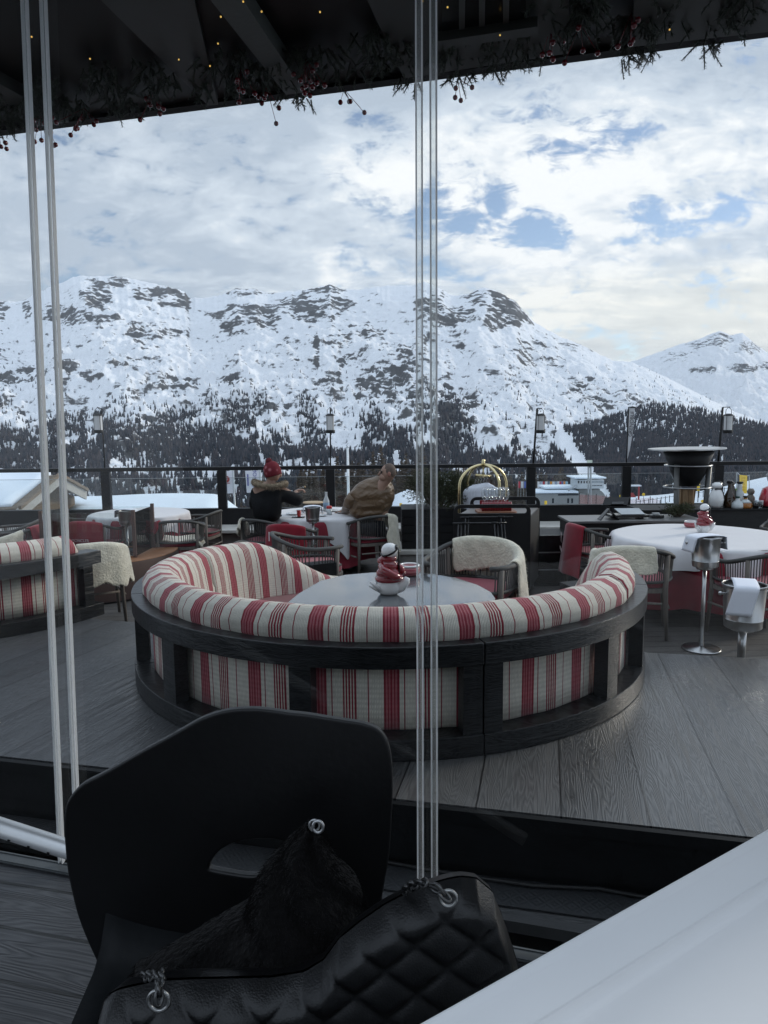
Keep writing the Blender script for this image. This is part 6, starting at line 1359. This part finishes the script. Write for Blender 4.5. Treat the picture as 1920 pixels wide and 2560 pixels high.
# ---------------------------------------------------------------- people
def skinned(name, verts, edges, m, parent, sub=2):
    me = bpy.data.meshes.new(name); me.from_pydata([v[0] for v in verts], edges, []); me.update(); o = bpy.data.objects.new(name, me); C.objects.link(o); o.parent = parent; me.materials.append(m)
    md = o.modifiers.new('skin', 'SKIN'); md.use_smooth_shade = True
    if not me.skin_vertices: raise RuntimeError('skin layer missing')
    for i, v in enumerate(verts):
        sv = me.skin_vertices[0].data[i]; r_ = v[1]; sv.radius = (r_, r_) if isinstance(r_, (int, float)) else r_; sv.use_root = (i == 0)
    s = o.modifiers.new('sub', 'SUBSURF'); s.levels = sub; s.render_levels = sub; return o
def hand(name, m, parent, wrist, dirv, upv, curl=.5, k=1.0):
    d = Vector(dirv).normalized(); u = Vector(upv).normalized(); s = d.cross(u).normalized(); w = Vector(wrist)
    V = [(tuple(w), .026*k), (tuple(w+d*.05*k), (.036*k, .018*k))]; E = [(0, 1)]
    for i, (of, L_) in enumerate(((-.028, .070), (-.010, .080), (.009, .075), (.027, .058))):
        b0 = w+d*.085*k+s*of*k; n0 = len(V); V.append((tuple(b0), .010*k)); E.append((1, n0)); cu = curl*(1+.15*i)
        m1 = b0+(d*math.cos(cu*.6)-u*math.sin(cu*.6))*L_*.5*k; m2 = m1+(d*math.cos(cu*1.5)-u*math.sin(cu*1.5))*L_*.5*k
        V += [(tuple(m1), .0088*k), (tuple(m2), .0075*k)]; E += [(n0, n0+1), (n0+1, n0+2)]
    n0 = len(V); V += [(tuple(w+d*.03*k-s*.035*k), .011*k), (tuple(w+d*.065*k-s*.055*k-u*.01*k), .009*k)]; E += [(1, n0), (n0, n0+1)]
    return skinned(name, V, E, m, parent, 1)
m_skin = mat('skin', (.30, .18, .13), .55, var=.08, vscale=12); m_coatb = mat('black_parka', (.004, .0045, .006), .75, spec=.2, var=.3, vscale=14, bump=.5, bscale=14); m_trs = mat('dark_trousers', (.014, .016, .022), .85, var=.2)
mj, N, L, b = newmat('brown_puffer'); tc = N.new('ShaderNodeTexCoord'); n1 = N.new('ShaderNodeTexNoise'); n1.inputs['Scale'].default_value = 4; L.new(tc.outputs['Object'], n1.inputs['Vector']); wv = N.new('ShaderNodeTexWave'); wv.bands_direction = 'Z'; wv.inputs['Scale'].default_value = 2.6; wv.inputs['Distortion'].default_value = 9; wv.inputs['Detail Scale'].default_value = 1.5; L.new(tc.outputs['Object'], wv.inputs[0])
n2 = N.new('ShaderNodeTexNoise'); n2.inputs['Scale'].default_value = 15; n2.inputs['Distortion'].default_value = 1.5; L.new(tc.outputs['Object'], n2.inputs['Vector']); ad = N.new('ShaderNodeMath'); L.new(wv.outputs['Fac'], ad.inputs[0]); L.new(n2.outputs['Fac'], ad.inputs[1]); bp = N.new('ShaderNodeBump'); bp.inputs['Distance'].default_value = .014; bp.inputs['Strength'].default_value = .8; L.new(ad.outputs[0], bp.inputs['Height']); L.new(bp.outputs[0], b.inputs['Normal'])
rp = N.new('ShaderNodeValToRGB'); rp.color_ramp.elements[0].color = (.085, .050, .025, 1); rp.color_ramp.elements[1].color = (.15, .088, .042, 1); L.new(n1.outputs['Fac'], rp.inputs[0]); L.new(rp.outputs[0], b.inputs['Base Color']); b.inputs['Roughness'].default_value = .42; b.inputs['Sheen Weight'].default_value = .1
def person(lab, loc): return thing('person', lab, 'person', tuple(loc))
def mk(o): return lambda px, py, D: tuple(WD(px, py, D)-Vector(o.location))
# man in the brown puffer
pm_ = person('bald person in a brown puffer jacket seated at the railing, face turned left', (WD(950, 1300, 8.95).x, 8.95, 0)); q = mk(pm_)
V = [(q(948, 1308, 8.95), .15), (q(944, 1275, 8.93), .13), (q(938, 1244, 8.88), .13), (q(952, 1214, 8.84), .075), (q(966, 1200, 8.82), .060), (q(974, 1184, 8.80), (.078, .095)), (q(972, 1172, 8.80), (.070, .085)),
     (q(902, 1240, 9.0), .05), (q(880, 1262, 9.12), .045), (q(862, 1276, 9.30), .035), (q(955, 1240, 8.88), .05), (q(955, 1262, 8.92), .045), (q(918, 1281, 9.06), .033),
     (q(925, 1318, 9.05), .095), (q(865, 1312, 9.22), .075), (q(862, 1365, 9.25), .055), (q(862, 1410, 9.25), .042), (q(845, 1418, 9.28), .035), (q(940, 1322, 8.85), .095), (q(885, 1318, 8.95), .075), (q(878, 1375, 9.0), .055), (q(880, 1418, 9.0), .042), (q(862, 1425, 8.98), .035)]
E = [(0, 1), (1, 2), (2, 3), (3, 4), (4, 5), (5, 6), (2, 7), (7, 8), (8, 9), (2, 10), (10, 11), (11, 12), (0, 13), (13, 14), (14, 15), (15, 16), (16, 17), (0, 18), (18, 19), (19, 20), (20, 21), (21, 22)]
skinned('body', V[:13], E[:12], m_skin, pm_); 
skinned('trousers', [V[0]]+[(v, r_*1.12) for v, r_ in V[13:]], [(0, 1), (1, 2), (2, 3), (3, 4), (4, 5), (0, 6), (6, 7), (7, 8), (8, 9), (9, 10)], m_trs, pm_)
JY = [1189, 1193, 1199, 1207, 1215, 1225, 1234, 1243, 1252, 1260, 1268, 1276, 1284, 1292, 1298]
JL = [943, 935, 912, 898, 889, 879, 873, 874, 876, 878, 877, 872, 874, 884, 900]; JR = [971, 973, 975, 978, 981, 985, 987, 986, 984, 981, 976, 970, 968, 966, 955]
JD = [.055, .075, .105, .135, .155, .175, .185, .19, .19, .185, .18, .175, .17, .15, .10]
def jacket(u, v):
    yy = JY[0]+(JY[-1]-JY[0])*v; l = np.interp(yy, JY, JL); r_ = np.interp(yy, JY, JR); d = np.interp(yy, JY, JD); a = 2*math.pi*u; c_ = (l+r_)/2; hw = (r_-l)/2
    k = 1+.045*abs(math.sin(v*13+math.cos(a)*1.2+.5*math.sin(a*3)))-.02+.018*math.sin(a*7+v*9)+.012*math.sin(a*13-v*21)
    cs, sn = math.cos(a), math.sin(a); p = WD(c_+hw*math.copysign(abs(cs)**.85, cs)*k, yy, 8.92); return Vector((p.x, 8.92+.02-d*math.copysign(abs(sn)**.9, sn)*k, p.z))-Vector(pm_.location)
jm = MB().grid(jacket, 56, 60, True); jm.tube([q(884, 1240, 8.86), q(876, 1256, 8.90), q(870, 1270, 9.10), q(862, 1278, 9.28)], [.075, .085, .075, .05], 14); jm.tube([q(955, 1192, 8.86), q(962, 1197, 8.86), q(967, 1203, 8.86)], [.07, .085, .09], 16)
jm.build('puffer_jacket', mj, pm_, smooth=True)
hd = MB(); hc = Vector(q(970, 1182, 8.80)); hd.ball(hc, .098, 20, 14, sc=(.92, .80, 1.12)); hd.ball(hc+Vector((-.055, -.01, -.055)), .058, 14, 10, sc=(.95, .9, .9)); hd.ball(hc+Vector((-.066, 0, .012)), .035, 12, 8, sc=(.7, 1.4, .8)); h = hd.build('head', m_skin, pm_, smooth=True)
MB().tube([hc+Vector((-.088, -.01, .022)), hc+Vector((-.120, -.012, -.022)), hc+Vector((-.092, -.01, -.032))], [.010, .014, .009], 8).build('nose', m_skin, h, smooth=True)
MB().ball(hc+Vector((.012, -.088, -.012)), .028, 12, 8, sc=(.75, .35, 1.15)).build('ear', mat('skin_red', (.27, .12, .09), .55), h, smooth=True); MB().box(hc+Vector((-.084, -.05, .022)), (.022, .03, .008)).build('eyebrow', m_matte, h); MB().ball(hc+Vector((-.082, -.048, .004)), .009, 8, 6).build('eye', m_gloss, h); MB().box(hc+Vector((-.098, -.02, -.062)), (.018, .05, .005)).build('mouth', MATS['skin_red'], h)
m_hair = mat('stubble_hair', (.10, .07, .055), .8, var=.3, vscale=60)
hr = MB(); hr.ball(hc+Vector((.012, 0, .012)), .0995, 22, 16, sc=(.90, .82, 1.08)); vv = [v for v in hr.v]; keep = [f for f in hr.f if all(((vv[i][2]-hc.z) > -.03-(vv[i][0]-hc.x)*.6 and (vv[i][0]-hc.x) > -.045) for i in f)]; hr.f = keep; hr.build('hair', m_hair, pm_, smooth=True)
hand('hand', m_skin, pm_, q(862, 1277, 9.30), (-1, .3, -.15), (0, 0, 1), .3)
hand('hand', m_skin, pm_, q(908, 1283, 9.1), (-1, .4, -.1), (0, 0, 1), .4)
# guest in black
pw = person('person in a black parka with fur hood and red bobble hat, seen from behind', (WD(672, 1300, 8.75).x, 8.75, 0)); q = mk(pw)
V = [(q(668, 1300, 8.8), .15), (q(668, 1262, 8.8), .13), (q(670, 1228, 8.8), .14), (q(676, 1206, 8.8), .06), (q(681, 1192, 8.8), .055), (q(683, 1180, 8.8), .09),
     (q(640, 1226, 8.8), .06), (q(632, 1262, 8.85), .05), (q(650, 1275, 9.1), .035), (q(706, 1226, 8.8), .06), (q(748, 1250, 8.85), .05), (q(738, 1228, 9.05), .032)]
E = [(0, 1), (1, 2), (2, 3), (3, 4), (4, 5), (2, 6), (6, 7), (7, 8), (2, 9), (9, 10), (10, 11)]
skinned('body', V, E, m_skin, pw)
skinned('trousers', [(q(668, 1304, 8.85), .16), (q(650, 1312, 9.1), .09), (q(648, 1318, 9.3), .075), (q(650, 1370, 9.3), .055), (q(650, 1415, 9.3), .045), (q(650, 1420, 9.42), .04), (q(690, 1312, 9.1), .09), (q(695, 1318, 9.3), .075), (q(696, 1370, 9.3), .055), (q(698, 1415, 9.3), .045), (q(698, 1420, 9.42), .04)], [(0, 1), (1, 2), (2, 3), (3, 4), (4, 5), (0, 6), (6, 7), (7, 8), (8, 9), (9, 10)], m_trs, pw)
skinned('parka', [(q(668, 1308, 8.8), .19), (q(667, 1275, 8.8), .20), (q(668, 1242, 8.8), .185), (q(674, 1216, 8.8), .11), (q(641, 1234, 8.82), .105), (q(634, 1262, 8.88), .085), (q(650, 1276, 9.05), .06), (q(704, 1232, 8.8), .105), (q(748, 1254, 8.85), .085), (q(742, 1236, 9.02), .055)], [(0, 1), (1, 2), (2, 3), (2, 4), (4, 5), (5, 6), (2, 7), (7, 8), (8, 9)], m_coatb, pw)
hc = Vector(q(683, 1184, 8.8)); MB().ball(hc, .095, 18, 12, sc=(.9, 1, 1.1)).ball(hc+Vector((.06, .06, -.02)), .04, 10, 8).tube([hc+Vector((.062, .075, .0)), hc+Vector((.085, .10, -.02))], [.010, .012], 6).build('head', m_skin, pw, smooth=True)
m_hat, N, L, b = newmat('knitted_hat'); tc = N.new('ShaderNodeTexCoord'); vo = N.new('ShaderNodeTexVoronoi'); vo.inputs['Scale'].default_value = 12; L.new(tc.outputs['Object'], vo.inputs['Vector']); rp = N.new('ShaderNodeValToRGB'); rp.color_ramp.elements[0].color = (.35, .12, .14, 1); rp.color_ramp.elements[1].color = (.13, .008, .016, 1); rp.color_ramp.elements[0].position = .12; rp.color_ramp.elements[1].position = .32; L.new(vo.outputs['Distance'], rp.inputs[0]); L.new(rp.outputs[0], b.inputs['Base Color']); b.inputs['Roughness'].default_value = .95
hm = Matrix.Rotation(R(-14), 3, 'Y')
hat = MB().lathe([(.100, -.045), (.108, -.03), (.108, .02), (.10, .07), (.075, .115), (.04, .14)], c=hc+Vector((-.004, -.004, .015)), n=26, M=hm).build('bobble_hat', m_hat, pw, smooth=True)
pb = hc+Vector((-.048, -.01, .155)); MB().ball(pb, .042, 12, 8).build('pompom', mat('pompom_wool', (.10, .006, .012), .95, bump=1, bscale=60), hat, smooth=True)
fur = MB(); r = random.Random(3)
ring = [Vector((math.cos(a)*.20+.01, math.sin(a)*.13-.02, .02*math.cos(2*a)-.012*math.cos(a)-.035)) for a in [k*math.pi/20 for k in range(40)]]; fc_ = Vector(q(673, 1203, 8.78))
fur.tube([fc_+v for v in ring], .033, 10, closed=True)
for _ in range(2600):
    a = r.uniform(0, 6.28); v = Vector((math.cos(a)*.20+.01, math.sin(a)*.13-.02, .02*math.cos(2*a)-.012*math.cos(a)-.035)); n_ = Vector((r.gauss(0, 1), r.gauss(0, 1), r.gauss(.2, 1))).normalized(); p0 = fc_+v+n_*.028; sd = n_.cross(Vector((0, 0, 1))).normalized()*.0035; fur.add([p0-sd, p0+sd, p0+n_*r.uniform(.018, .036)+Vector((0, 0, -.008))], [(0, 1, 2)])
m_furc = mat('fur_trim', (.20, .155, .105), .95, var=.5, vscale=22, bump=.5); fur.build('fur_trim', m_furc, pw)
hand('hand', m_skin, pw, q(738, 1229, 9.04), (.9, .2, .25), (0, 0, 1), .7); hand('hand', m_skin, pw, q(650, 1277, 9.1), (.4, .9, 0), (0, 0, 1), .3)
fk = thing('fork', 'silver fork with a bite of food in the raised hand of the guest in black', 'fork', q_ and tuple(WD(745, 1222, 9.0))); MB().tube([(-.03, 0, -.01), (.06, .0, .02), (.085, 0, .022)], [.004, .003, .006], 6).build('fork', m_inox, fk, smooth=True); MB().ball((.088, 0, .025), .012, 8, 6).build('bite', mat('bread', (.50, .36, .2), .8), fk, smooth=True)

# things on the guests' table
tz = .753
def ot(px, D): return WD(px, 1270, D).x
wb = thing('water_bottle', 'clear water bottle with patterned label on the guests table', 'bottle', (ot(816, 9.5), 9.5, tz)); MB().lathe([(.036, 0), (.042, .01), (.042, .14), (.018, .20), (.016, .25), (.020, .26)], n=20).build('bottle', m_clr, wb, smooth=True); MB().lathe([(.0425, .04), (.0425, .12)], n=20).build('label', mat('label_blue', (.20, .30, .42), .5), wb, smooth=True)
sk_ = thing('shaker_jar', 'small glass jar with red lid beside the water bottle', 'jar', (ot(823, 9.15), 9.15, tz)); MB().lathe([(.036, 0), (.038, .075)], n=18).build('jar', m_clr, sk_, smooth=True); MB().lathe([(.036, .075), (.038, .10), (.03, .112)], n=18).build('lid', mat('red_plastic', (.42, .02, .02), .35), sk_, smooth=True)
cs = thing('serving_board_stand', 'round wooden board raised on a thin stand on the guests table', 'board', (ot(783, 9.3), 9.3, tz)); MB().lathe([(.13, .135), (.135, .14), (.13, .15)], n=32).build('board', mat('pale_wood', (.46, .33, .20), .6, var=.15, stretch=(1, 8, 1)), cs, smooth=True, auto=True); MB().tube([(0, 0, 0), (0, 0, .135)], .006, 8).lathe([(.07, 0), (.07, .006)], n=20).build('stand', m_bred, cs)
for i, (px, D, r_) in enumerate(((735, 9.2, .11), (760, 9.6, .11), (838, 9.5, .10), (862, 9.3, .11), (800, 9.0, .09))):
    t = thing('plate', 'white china plate on the guests table, %s' % ('before the guest in black', 'behind the wooden board', 'right of the water bottle', 'in front of the brown jacket', 'nearest the ice bucket')[i], 'plate', (ot(px, D), D, tz), 0, 'plates on the guests table'); MB().lathe([(r_*.6, 0), (r_*.65, .004), (r_, .014), (r_*.98, .016), (r_*.6, .007)], n=28).build('plate', m_porc, t, smooth=True)
rg_ = thing('red_tumbler', 'small red glass beside the hand of the guest in black', 'tumbler', (ot(747, 9.0), 9.0, tz)); MB().lathe([(.022, 0), (.030, .075), (.028, .075), (.02, .005)], n=18).build('glass', mat('red_plastic', (.42, .02, .02), .35), rg_, smooth=True)
pn = thing('phone', 'black phone lying on the guests table', 'phone', (ot(745, 8.85), 8.87, tz)); MB().box((0, 0, .006), (.16, .08, .009)).build('case', m_gloss, pn, bevel=.002)

# emblems on the blankets
def emblem(bl, chair, s, zo, flip=False, txt='MONCLER', sz_=.055, big=True, outd=.045, rotx=0):
    M = Matrix.Translation(chair.location) @ Matrix.Rotation(chair.rotation_euler.z, 4, 'Z') @ Matrix.Diagonal((*chair.scale, 1)); p = rail_pt(s); q1 = rail_pt(min(1, s+.02))-rail_pt(max(0, s-.02)); tn = Vector((q1.x, q1.y, 0)).normalized(); n = Vector((-tn.y, tn.x, 0)); 
    if n.dot(Vector((p.x, p.y, 0))) < 0: n = -n
    w = M @ (Vector((p.x, p.y, p.z))+n*outd); nw = (M.to_3x3() @ n).normalized(); xw = Vector((-nw.y, nw.x, 0)); rot = Matrix((xw, Vector((0, 0, 1)), nw)).transposed().to_4x4(); o = bl.location
    if big: text_mesh('M', .16, m_white_ink, bl, Matrix.Translation(w-o+Vector((0, 0, zo))+nw*.012) @ rot, 'emblem')
    text_mesh(txt, sz_, m_white_ink, bl, Matrix.Translation(w-o+Vector((0, 0, zo-(.13 if big else 0)))+nw*.014) @ rot)
emblem(b8, c8b, .56, -.12, outd=.058); emblem(b4, c4, .60, -.14, outd=.060); emblem(b13, c13, .5, -.2, big=False, sz_=.05, outd=.052); emblem(b15, c15, .45, -.055, big=False, sz_=.07, outd=.05)

# ---------------------------------------------------------------- mountain air
m_hz = bpy.data.materials.new('mountain_air'); m_hz.use_nodes = True; N = m_hz.node_tree.nodes; L = m_hz.node_tree.links; N.clear()
out = N.new('ShaderNodeOutputMaterial'); pv = N.new('ShaderNodeVolumePrincipled'); pv.inputs['Color'].default_value = (.80, .88, 1.0, 1); pv.inputs['Density'].default_value = .00005; L.new(pv.outputs[0], out.inputs['Volume'])
hzo = MB().box((0, 2600, 150), (13600, 6800, 1400)).build('haze', m_hz); tag(hzo, kind='stuff')
# ---------------------------------------------------------------- foreground: shell chair, coat, handbag, tube, laid table
ch_px = [(184, 1993), (211, 1963), (250, 1942), (289, 1921), (362, 1879), (410, 1853), (452, 1830), (512, 1797), (573, 1779), (633, 1775), (680, 1779), (723, 1785), (770, 1790), (814, 1797), (860, 1804), (904, 1811), (940, 1824), (959, 1845), (970, 1880), (974, 1921), (975, 1980), (972, 2041), (966, 2132), (955, 2200), (944, 2262), (925, 2350), (905, 2450), (890, 2560),
         (320, 2560), (286, 2463), (265, 2421), (229, 2343), (205, 2280), (190, 2220), (180, 2170), (174, 2110), (171, 2060), (174, 2020)]
CY = 1.22; tilt = .16
def cpt(px, py): p = WD(px, py, CY); return (p.x, p.z)
c0_ = cpt(570, 2100)
base_c = Vector((c0_[0], CY, IZ))
fgc = thing('shell_chair', 'black moulded shell chair with a curved back in the foreground', 'chair', tuple(base_c))
out_ = smooth_poly([(a-c0_[0], b-IZ) for a, b in (cpt(*p) for p in ch_px)], 4)
hole = smooth_poly([(a-c0_[0], b-IZ) for a, b in (cpt(*p) for p in ((520, 2168), (528, 2140), (552, 2112), (590, 2094), (640, 2085), (700, 2088), (740, 2112), (745, 2150), (720, 2178), (640, 2190), (560, 2180)))], 4)
m_shell = mat('black_shell', (.006, .006, .0065), .42, var=.3, vscale=6, bump=.05, bscale=80, spec=.35)
def bend(co): x, z = co.x, co.y; return Vector((x, co.z-.22*x*x+0*z, z))
def bendy(co): return Vector((co.x, co.y, co.z+.30*co.x*co.x))
o = outline('backrest', out_, [hole], .010, m_shell, fgc, XZ, bevel=.005)
for p_ in o.data.polygons: p_.use_smooth = False
sh_ = MB().grid(lambda u, v: Vector(((u-.5)*(.46-.05*v), -.46*v-.0, .455+.05*(2*u-1)**2-.02*v+(.0 if v > .12 else (.12-v)*.5))), 14, 12).build('seat', m_black, fgc, smooth=True, solid=.012)
for sx, sy in ((-1, 0), (1, 0), (-1, 1), (1, 1)): MB().tube([(sx*.13, -.10-.26*sy, .45), (sx*.22, .0-.48*sy, .003)], .011, 10).build('leg', m_matte, fgc, smooth=True)
# coat thrown over the seat and the lower part of the back
m_furb = mat('black_fur', (.0045, .004, .004), .9, var=.7, vscale=18, bump=1.0, bscale=90, sheen=.04, spec=.15)
ctp = [(620, 2560), (560, 2440), (570, 2300), (640, 2190), (720, 2090), (775, 2060), (800, 2085), (815, 2160), (850, 2190), (900, 2230), (925, 2290), (918, 2350), (890, 2400), (900, 2560)]
kc = WD(760, 2330, 1.12); coat = thing('fur_coat', 'black fur coat slung over the shell chair behind the handbag', 'coat', tuple(kc))
def coatfn(u, v):
    # loft between left and right outline columns
    yy = 2062+v*520
    lx = np.interp(yy, [2062, 2085, 2120, 2190, 2290, 2360, 2420, 2590], [765, 742, 705, 655, 600, 470, 320, 300]); rx_ = np.interp(yy, [2062, 2100, 2180, 2230, 2290, 2380, 2440, 2590], [802, 816, 850, 903, 925, 905, 910, 940])
    a = u*2*math.pi; cxp = (lx+rx_)/2; hw = (rx_-lx)/2; D = 1.12-.10*v; p = WD(cxp+hw*math.cos(a)*(1+.05*math.sin(yy/23.0+a*2)), yy, D)
    dep = .075*math.sin(math.pi*min(1, (v+.03)*3)/2); return Vector((p.x, D-dep*math.sin(a)+.012*math.sin(a*5+yy/30.0), p.z))-kc
MB().grid(coatfn, 48, 46, True).build('fur', m_furb, coat, smooth=True)
hair = MB(); r = random.Random(4)
for _ in range(9000):
    u, v = r.random(), r.random()*.75; p0 = coatfn(u, v); p1 = coatfn(u+.01, v); p2 = coatfn(u, min(1, v+.01)); n_ = (p1-p0).cross(p2-p0); n_ = n_.normalized() if n_.length > 0 else Vector((0, -1, 0))
    if n_.y > 0 and r.random() < .5: n_ = -n_
    d_ = (n_*.7+Vector((r.uniform(-.5, .5), r.uniform(-.5, .5), -.8))).normalized(); sd = d_.cross(Vector((0, 1, 0))).normalized()*.0007; hair.add([p0-sd, p0+sd, p0+d_*r.uniform(.008, .016)], [(0, 1, 2)])
hair.build('hair', m_furb, coat)
bt = WD(795, 2067, 1.035); MB().tube([tuple(bt-kc+Vector((.008*math.cos(k*math.pi/10), 0, .0095*math.sin(k*math.pi/10)))) for k in range(20)], .0026, 8, closed=True).tube([tuple(bt-kc+Vector((-.006+.008*math.cos(k*math.pi/10), .004, .009*math.sin(k*math.pi/10)))) for k in range(20)], .002, 8, closed=True).build('ring_clasp', m_inox, coat, smooth=True)
# handbag
m_lea, N, L, b = newmat('caviar_leather'); b.inputs['Base Color'].default_value = (.006, .006, .0065, 1); b.inputs['Roughness'].default_value = .36; b.inputs['Specular IOR Level'].default_value = .38
tc = N.new('ShaderNodeTexCoord'); vo = N.new('ShaderNodeTexVoronoi'); vo.inputs['Scale'].default_value = 330; L.new(tc.outputs['Object'], vo.inputs['Vector']); bp = N.new('ShaderNodeBump'); bp.inputs['Strength'].default_value = .4; bp.inputs['Distance'].default_value = .0007; bp.invert = True; L.new(vo.outputs['Distance'], bp.inputs['Height']); L.new(bp.outputs[0], b.inputs['Normal'])
topx = [245, 262, 300, 400, 500, 600, 680, 760, 810, 850, 900, 960, 1010, 1060, 1110, 1150, 1190, 1230, 1260, 1290, 1310]
topy = [2560, 2488, 2468, 2446, 2442, 2440, 2438, 2425, 2395, 2340, 2300, 2258, 2232, 2212, 2196, 2188, 2192, 2225, 2300, 2390, 2480]
kb_ = WD(820, 2500, .92); bag = thing('quilted_handbag', 'black quilted leather handbag with metal eyelets leaning on the foreground chair', 'handbag', tuple(kb_))
def bagpt(u, v, back=False):
    px = 240+u*1080; ty = float(np.interp(px, topx, topy)); yb_ = 2760; py = ty+(yb_-ty)*v
    D = .90+.10*u+.02*(1-v)
    e = min(u, 1-u)*1080; e2 = v*(yb_-ty); rnd = (1-min(1, e/60.0))**2+(1-min(1, e2/55.0))**2
    q1 = (px*.80+py*.95)/112.0; q2 = (px*.72-py*1.0)/112.0
    qu = min(abs(((q1) % 1)-.5)*2, 1), min(abs(((q2) % 1)-.5)*2, 1)
    puff = (1-qu[0]**3)*(1-qu[1]**3)
    dep = -.045*(1-.9*min(1, rnd))-.010*puff*(1-min(1, rnd))
    if back: dep = .05*(1-min(1, rnd))
    p = WD(px, py, D); return Vector((p.x, D+dep, p.z))-kb_
MB().grid(lambda u, v: bagpt(u, v), 230, 100).build('quilted_front', m_lea, bag, smooth=True); MB().grid(lambda u, v: bagpt(u, v, True), 60, 30).build('back_panel', m_lea, bag, smooth=True)
def ringat(px, py, D, rr, name, tube=.0035, tl=0.0):
    c_ = WD(px, py, D)-kb_; M = Matrix.Rotation(tl, 3, 'Z'); return MB().tube([tuple(c_+(M @ Vector((rr*math.cos(k*math.pi/14), 0, rr*1.05*math.sin(k*math.pi/14))))) for k in range(28)], tube, 8, closed=True).build(name, m_eye, bag, smooth=True)
m_eye = mat('gunmetal_eyelet', (.42, .42, .41), .3, metal=1.0)
ringat(1121, 2246, .925, .0115, 'eyelet', .0024); ringat(397, 2502, .83, .0135, 'eyelet', .0026)
def chain(pts, name):
    P = [WD(*p)-kb_ for p in pts]; mb = MB(); sd = MB(); total = []
    for a, b_ in zip(P[:-1], P[1:]):
        n = max(1, int((b_-a).length/.011)); total += [a+(b_-a)*i/n for i in range(n)]
    for i, p in enumerate(total[:-1]):
        d = (total[i+1]-p).normalized(); s_ = d.cross(Vector((0, -1, .2))).normalized(); t_ = d.cross(s_); w_ = s_ if i % 2 else (s_*.5+t_*.8).normalized()
        mb.tube([tuple(p+d*(.0095*math.cos(k*math.pi/6))+w_*(.0058*math.sin(k*math.pi/6))) for k in range(12)], .0022, 6, closed=True)
    o_ = mb.build(name, mat('dark_chain', (.10, .10, .10), .35, metal=.9), bag, smooth=True)
    MB().tube([tuple(p) for p in total], .0032, 6).build('leather_thread', m_lea, o_, smooth=True)
chain([(1112, 2240, .905), (1090, 2220, .91), (1060, 2208, .925), (1030, 2212, .95), (1000, 2235, .99)], 'chain_strap')
chain([(397, 2494, .815), (398, 2470, .82), (400, 2450, .84), (380, 2440, .86), (350, 2440, .9)], 'chain_strap'); chain([(400, 2462, .83), (405, 2440, .85), (400, 2425, .88)], 'chain_strap')
# silver tube with adjustment holes
t0, t1 = WD(-260, 1985, 1.50), WD(230, 2142, 1.50); dv = (t1-t0); tend = t0+dv*2.4
sc_ = (IZ+.02-t0.z)/(dv.z); tend = t0+dv*min(sc_, 3.2)
tb_ = thing('metal_tube', 'silver metal tube with a row of small holes at the left edge, behind the chair', 'tube', tuple(t0)); MB().tube([(0, 0, 0), tuple(tend-t0)], .0205, 20).build('tube', mat('satin_aluminium', (.72, .73, .73), .38, metal=.6), tb_, smooth=True)
du = dv.normalized()
for k in range(9):
    c_ = t0+dv*.40+du*.0455*k; nn = (Vector((0, -1, -.62))-du*du.dot(Vector((0, -1, -.62)))).normalized(); MB().lathe([(.0034, -.001), (.0034, .0008)], c=tuple(c_-t0+nn*.0202), n=12, M=nn.to_track_quat('Z', 'Y').to_matrix()).build('hole', m_matte, tb_)
# table with white cloth
TT = 1.19; ea, eb = W(1080, 2560, TT), W(1920, 2085, TT); te = (eb-ea).normalized(); tn_ = Vector((te.y, -te.x, 0))
ea2 = ea-te*.55; L_ = (eb-ea).length+1.6
tbl = thing('table', 'square table under a white cloth at the lower right corner', 'table', (ea2.x, ea2.y, IZ))
def tp_(s, t, z): return Vector((te.x*s+tn_.x*t, te.y*s+tn_.y*t, z))
top = [tp_(.01, .01, 0), tp_(L_, .01, 0), tp_(L_, .9, 0), tp_(.01, .9, 0)]; MB().prism([p.xy for p in top], TT-IZ-.07, TT-IZ-.035).build('tabletop', m_matte, tbl)
for s, t in ((.08, .08), (L_-.1, .08), (.08, .8), (L_-.1, .8)): MB().tube([tp_(s, t, 0), tp_(s, t, TT-IZ-.04)], .025, 10).build('leg', m_matte, tbl, smooth=True)
cl_ = thing('tablecloth', 'crisp white tablecloth with a folded border over the foreground table', 'tablecloth', (ea2.x, ea2.y, IZ))
foldp = W(1395, 2560, TT); fd = (foldp-ea).dot(tn_)
def clfn(u, v):
    s = u*L_
    # v: drop on the near-wall side, then the top
    if v < .18: k = v/.18; return tp_(s, -.004-.012*(1-k)-.006*math.sin(s*9)*(1-k), TT-IZ-.30*(1-k)-.004)
    t = (v-.18)/.82*.9; ridge = .011*math.exp(-((t-fd)/.005)**2)+.008*(1-float(smooth(fd-.002, fd+.004, t)))+.003*math.exp(-((t-.006)/.005)**2)
    soft = .0042*math.sin(s*7+t*19)*float(smooth(fd, fd+.06, t))+.012*math.sin((s*4.1-t*11))*math.sin(s*2.3+t*5)*float(smooth(fd+.02, fd+.1, t))
    hem = .0012*float(t < .012)
    return tp_(s, t, TT-IZ+ridge+soft+hem)
m_fc = mat('damask_cloth', (.80, .81, .82), .75, var=.02, vscale=4, bump=.12, bscale=9, sheen=.1)
MB().grid(clfn, 90, 260).build('cloth', m_fc, cl_, smooth=True)
